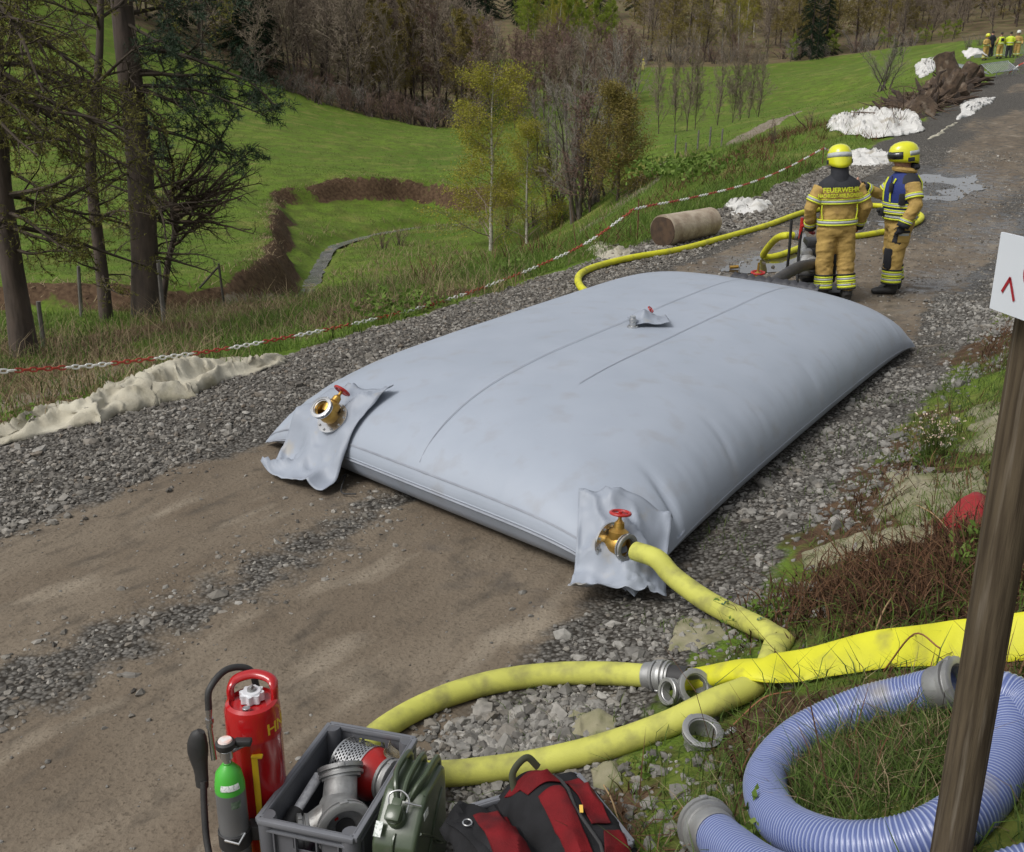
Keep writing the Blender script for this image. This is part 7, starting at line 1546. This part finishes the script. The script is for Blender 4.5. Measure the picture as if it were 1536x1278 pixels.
k4 = (t > 6.1) & (t < 9.5) & (g.random(len(x)) < .35 * sm(.44, .60, m)); n_ = k4.sum(); blades('bracken_litter', x[k4], y[k4], ln(g, n_, .06, .5), np.full(n_, .004), HMUS, 'dark plant litter on the near bank', 4, 1.3, lift=.005)
k5 = (t > 5.3) & (t < 6.2) & (g.random(len(x)) < .35 * sm(.52, .66, fbm(x * 2.2, y * 2.2, 703))); n_ = k5.sum(); blades('grass', x[k5], y[k5], ln(g, n_, .05, .4), np.full(n_, .0022), GRD, 'short grass tufts among the shoulder stones', 5, .6)
# heap of dead bracken by the red sack
g = rng(711); pb_ = [ground(px, py) for px, py in ((1330, 850), (1390, 860), (1290, 890), (1430, 830), (1350, 900), (1250, 905), (1440, 900))]; cx_ = np.array([pb_[i % 7][:2] for i in range(5200)]) + g.normal(0, .20, (5200, 2)); blades('bracken_heap', cx_[:2600, 0], cx_[:2600, 1], ln(g, 2600, .12, .5), np.full(2600, .0028), FERN, 'heap of dead rust brown bracken by the red sack', 6, 1.45, lift=.03)
blades('bracken_heap', cx_[:3000, 0], cx_[:3000, 1], ln(g, 3000, .08, .4), np.full(3000, .006), HMUS, 'dark crumbled litter under the dead bracken', 7, 1.25, lift=.02)
g = rng(713); pcoil = ground(1310, 1150, near=1.2); cx_ = pcoil[:2] + g.normal(0, .24, (9000, 2)); ok = off_hose(cx_[:, 0], cx_[:, 1]); cx_ = cx_[ok]; nc = len(cx_); blades('grass', cx_[:, 0], cx_[:, 1], ln(g, nc, .075, .45), np.full(nc, .0021), GRD, 'grass inside the coil of blue hose', 17, .8)
nc2 = nc // 6; blades('dry_grass', cx_[:nc2, 0] + .01, cx_[:nc2, 1], ln(g, nc2, .10, .4), np.full(nc2, .0018), DRY, 'straw among the grass inside the blue coil', 18, 1.2, lift=.01)
# left bank and verge
g = rng(721); x, y = uni(g, 420000, -13, 14, 7, 27); s, t = xy2st(x, y); m = fbm(x * .5, y * .5, 37); m2 = fbm(x * 1.1, y * 1.1, 722); k = (t < -.45 + (m2 - .5) * .8) & (t > -12); n_ = len(x)
dry = sm(.44, .56, m + .25 * (m2 - .5)) * (1 - sm(5, 10, s)) ; ka = k & (g.random(n_) < .55 * (1 - dry) + .05); n1 = ka.sum(); blades('grass', x[ka], y[ka], ln(g, n1, .15, .4), np.full(n1, .005), GRN, 'green grass on the bank left of the road', 8, .55)
kb = k & (g.random(n_) < .22 * dry + .008); n1 = kb.sum(); blades('dry_grass', x[kb], y[kb], ln(g, n1, .24, .45), np.full(n1, .0042), DRY, 'dry tan grass on the bank under the conifers', 9, .75)
kc = k & (g.random(n_) < .07 * sm(.5, .6, fbm(x * .8, y * .8, 723))); n1 = kc.sum(); blades('grass', x[kc], y[kc], ln(g, n1, .26, .3), np.full(n1, .006), GRD, 'taller dark tufts on the left bank', 10, .5)
# verge beyond the log, with bracken
g = rng(731); x, y = uni(g, 160000, -2, 24, 18, 52); s, t = xy2st(x, y); m2 = fbm(x * .6, y * .6, 732); k = (t < -.5) & (t > -12); n_ = len(x); ka = k & (g.random(n_) < .45) & ~((m2 > .56) & (t > -5)); n1 = ka.sum(); blades('grass', x[ka], y[ka], ln(g, n1, .17, .4), np.full(n1, .010), GRN, 'green grass on the verge beyond the log', 11, .55, mode=1)
kb = k & (t > -5.5) & (m2 > .53) & (g.random(n_) < .40); n1 = kb.sum(); blades('bracken_litter', x[kb], y[kb], ln(g, n1, .33, .4), np.full(n1, .011), FERN, 'dead rust brown bracken on the verge beyond the log', 12, 1.1, mode=1, lift=.03)
# the hollow and the meadows
g = rng(741); x, y = uni(g, 150000, -30, 14, 24, 70); k = (xy2st(x, y)[1] < -9) & (poly_d(STREAM, x, y) > .7); sc_ = scarp_d(x, y); k &= (sc_ > 1.2) | (sc_ < -.3); m2 = fbm(x * .25, y * .25, 742); ka = k & (g.random(len(x)) < .8); n1 = ka.sum(); blades('grass', x[ka], y[ka], ln(g, n1, .075, .45), np.full(n1, .014), GRN, 'grass of the hollow and the near meadow', 13, .6, mode=1)
kb = k & (sc_ > .5) & (g.random(len(x)) < .25 * sm(.48, .6, m2)); n1 = kb.sum(); blades('dry_grass', x[kb], y[kb], ln(g, n1, .30, .4), np.full(n1, .014), DRY, 'dry stalks in the eroded hollow', 14, .5, mode=1)
kl = (np.abs(sc_ + .1) < .35) & k; xs, ys = x[np.abs(sc_ + .2) < .3], y[np.abs(sc_ + .2) < .3]; xs = xs + g.normal(0, .15, len(xs)); ys = ys + g.normal(0, .15, len(xs)); n1 = len(xs); blades('grass', xs, ys, ln(g, n1, .13, .4), np.full(n1, .016), DRY, 'straw edge overhanging the eroded scarp', 15, .9, mode=1)
g = rng(751); x, y = uni(g, 150000, -75, 40, 66, 185); k = (wood_mask(x, y) < .5) if 'wood_mask' in globals() else np.ones(len(x), bool); n1 = k.sum(); blades('grass', x[k], y[k], ln(g, n1, .06, .4), np.full(n1, .03), GRN, 'short grass of the far meadows', 16, .8, mode=1)
# flowering tuft beside the gravel
fp_ = ground(1398, 690); ft = thing('flowering_plant', 'green tuft with small whitish flowers growing in the gravel shoulder', 'plant', tuple(fp_))
g = rng(761); S = []; tips = []
for i in range(130):
    a, l = g.uniform(0, 6.28), abs(g.normal(0, .28)); L_ = g.uniform(.14, .34); d = np.array([math.cos(a) * math.sin(l), math.sin(a) * math.sin(l), math.cos(l)]); p0 = fp_ + np.array([g.normal(0, .035), g.normal(0, .035), -.01]); m_ = p0 + d * L_ * .6; e_ = m_ + (d + np.array([math.cos(a), math.sin(a), 0]) * .25) * L_ * .4; S += [(*p0, *m_, .0022, .0018), (*m_, *e_, .0018, .0012)]; tips.append(e_)
V, F_ = segmesh(S, 3); npmesh('stems', V, F_, isl('stem_green', [(.055, .085, .018), (.09, .12, .03)], .8), ft, False, wloc(ft)); V, F_ = leaves(g, np.array(tips)[::2], 4, .014, .006); tag(npmesh('blossom', V, F_, isl('whitish_petals', [(.62, .52, .42), (.55, .40, .36), (.45, .38, .16)], .7), ft, False, wloc(ft)), None, kind='stuff')
V, F_ = leaves(g, fp_[None] + g.normal(0, .07, (60, 3)) * np.array([1, 1, .3]), 4, .035, .03); npmesh('foliage', V, F_, GRD, ft, False, wloc(ft))
# leafy weeds
def weed(px, py, label, r_=.08, h=.10, n=60, sz=.04, mt=None, rise=0):
    p = ground(px, py); t = thing('weed', label, 'plant', tuple(p)); g = rng(int(px * 7 + py)); pts = p[None] + g.normal(0, 1, (n, 3)) * np.array([r_, r_, h * .35]) + np.array([0, 0, h * .6 + rise])
    pts[:, 2] = np.maximum(pts[:, 2], p[2] + .01); V, F_ = leaves(g, pts, 3, sz, sz * .4); npmesh('foliage', V, F_, mt or GRN, t, False, wloc(t)); S = [(*(p - [0, 0, .01]), *q_, .0025, .0012) for q_ in pts[::3]]; V, F_ = segmesh(S, 3); npmesh('stems', V, F_, GRD, t, False, wloc(t)); return t
weed(1470, 835, 'light green fern leaves growing beside the red sack', .05, .14, 26, .04); weed(1448, 862, 'pale fern sprig below the red sack', .04, .10, 16, .045); weed(1134, 1262, 'small green sprig in front of the blue hose', .03, .10, 16, .035); weed(968, 1156, 'bright leafy seedling below the worn hose', .03, .04, 18, .03)
weed(1010, 262, 'broad leaved green clump on the bank above the log', .9, .45, 240, .16); weed(1060, 262, 'second broad leaved clump beside the first above the log', .8, .4, 200, .15); weed(770, 410, 'leafy weed on the grass bank', .15, .15, 40, .07); weed(140, 612, 'green plants growing through the fleece end', .12, .08, 40, .05); weed(40, 640, 'green plants at the torn end of the fleece', .14, .10, 50, .05); weed(600, 470, 'leafy nettles on the left verge', .35, .22, 160, .07); weed(1155, 655 + 280, 'moss green tuft beside the bend of the hose', .10, .06, 120, .03)
# long straw stalks
for i, (a_, b_, lf, lb) in enumerate((((1365, 755), (1450, 850), .05, 'long tan straw lying over the fleece before the post'), ((1100, 1090), (1185, 1050), .04, 'reddish bracken stalk across the fallen coupling ring'), ((905, 1180), (935, 1278), .03, 'pale straw beside the second crate'), ((1325, 1010), (1400, 1035), .17, 'short straw resting on the blue hose'), ((1300, 985), (1340, 905), .05, 'bent tan stalk behind the flat yellow hose'))):
    p, q_ = ground(*a_), ground(*b_); m_ = (p + q_) / 2 + np.array([0, 0, lf + .03]); tag(mk('straw', MB().tube(catmull([p + np.array([0, 0, .01]), m_, q_ + np.array([0, 0, lf])], 6), .0035, 5), mat('straw_tan' if i % 2 == 0 else 'stalk_red', (.36, .24, .12) if i % 2 == 0 else (.22, .09, .04), r=.8)), lb, 'straw')
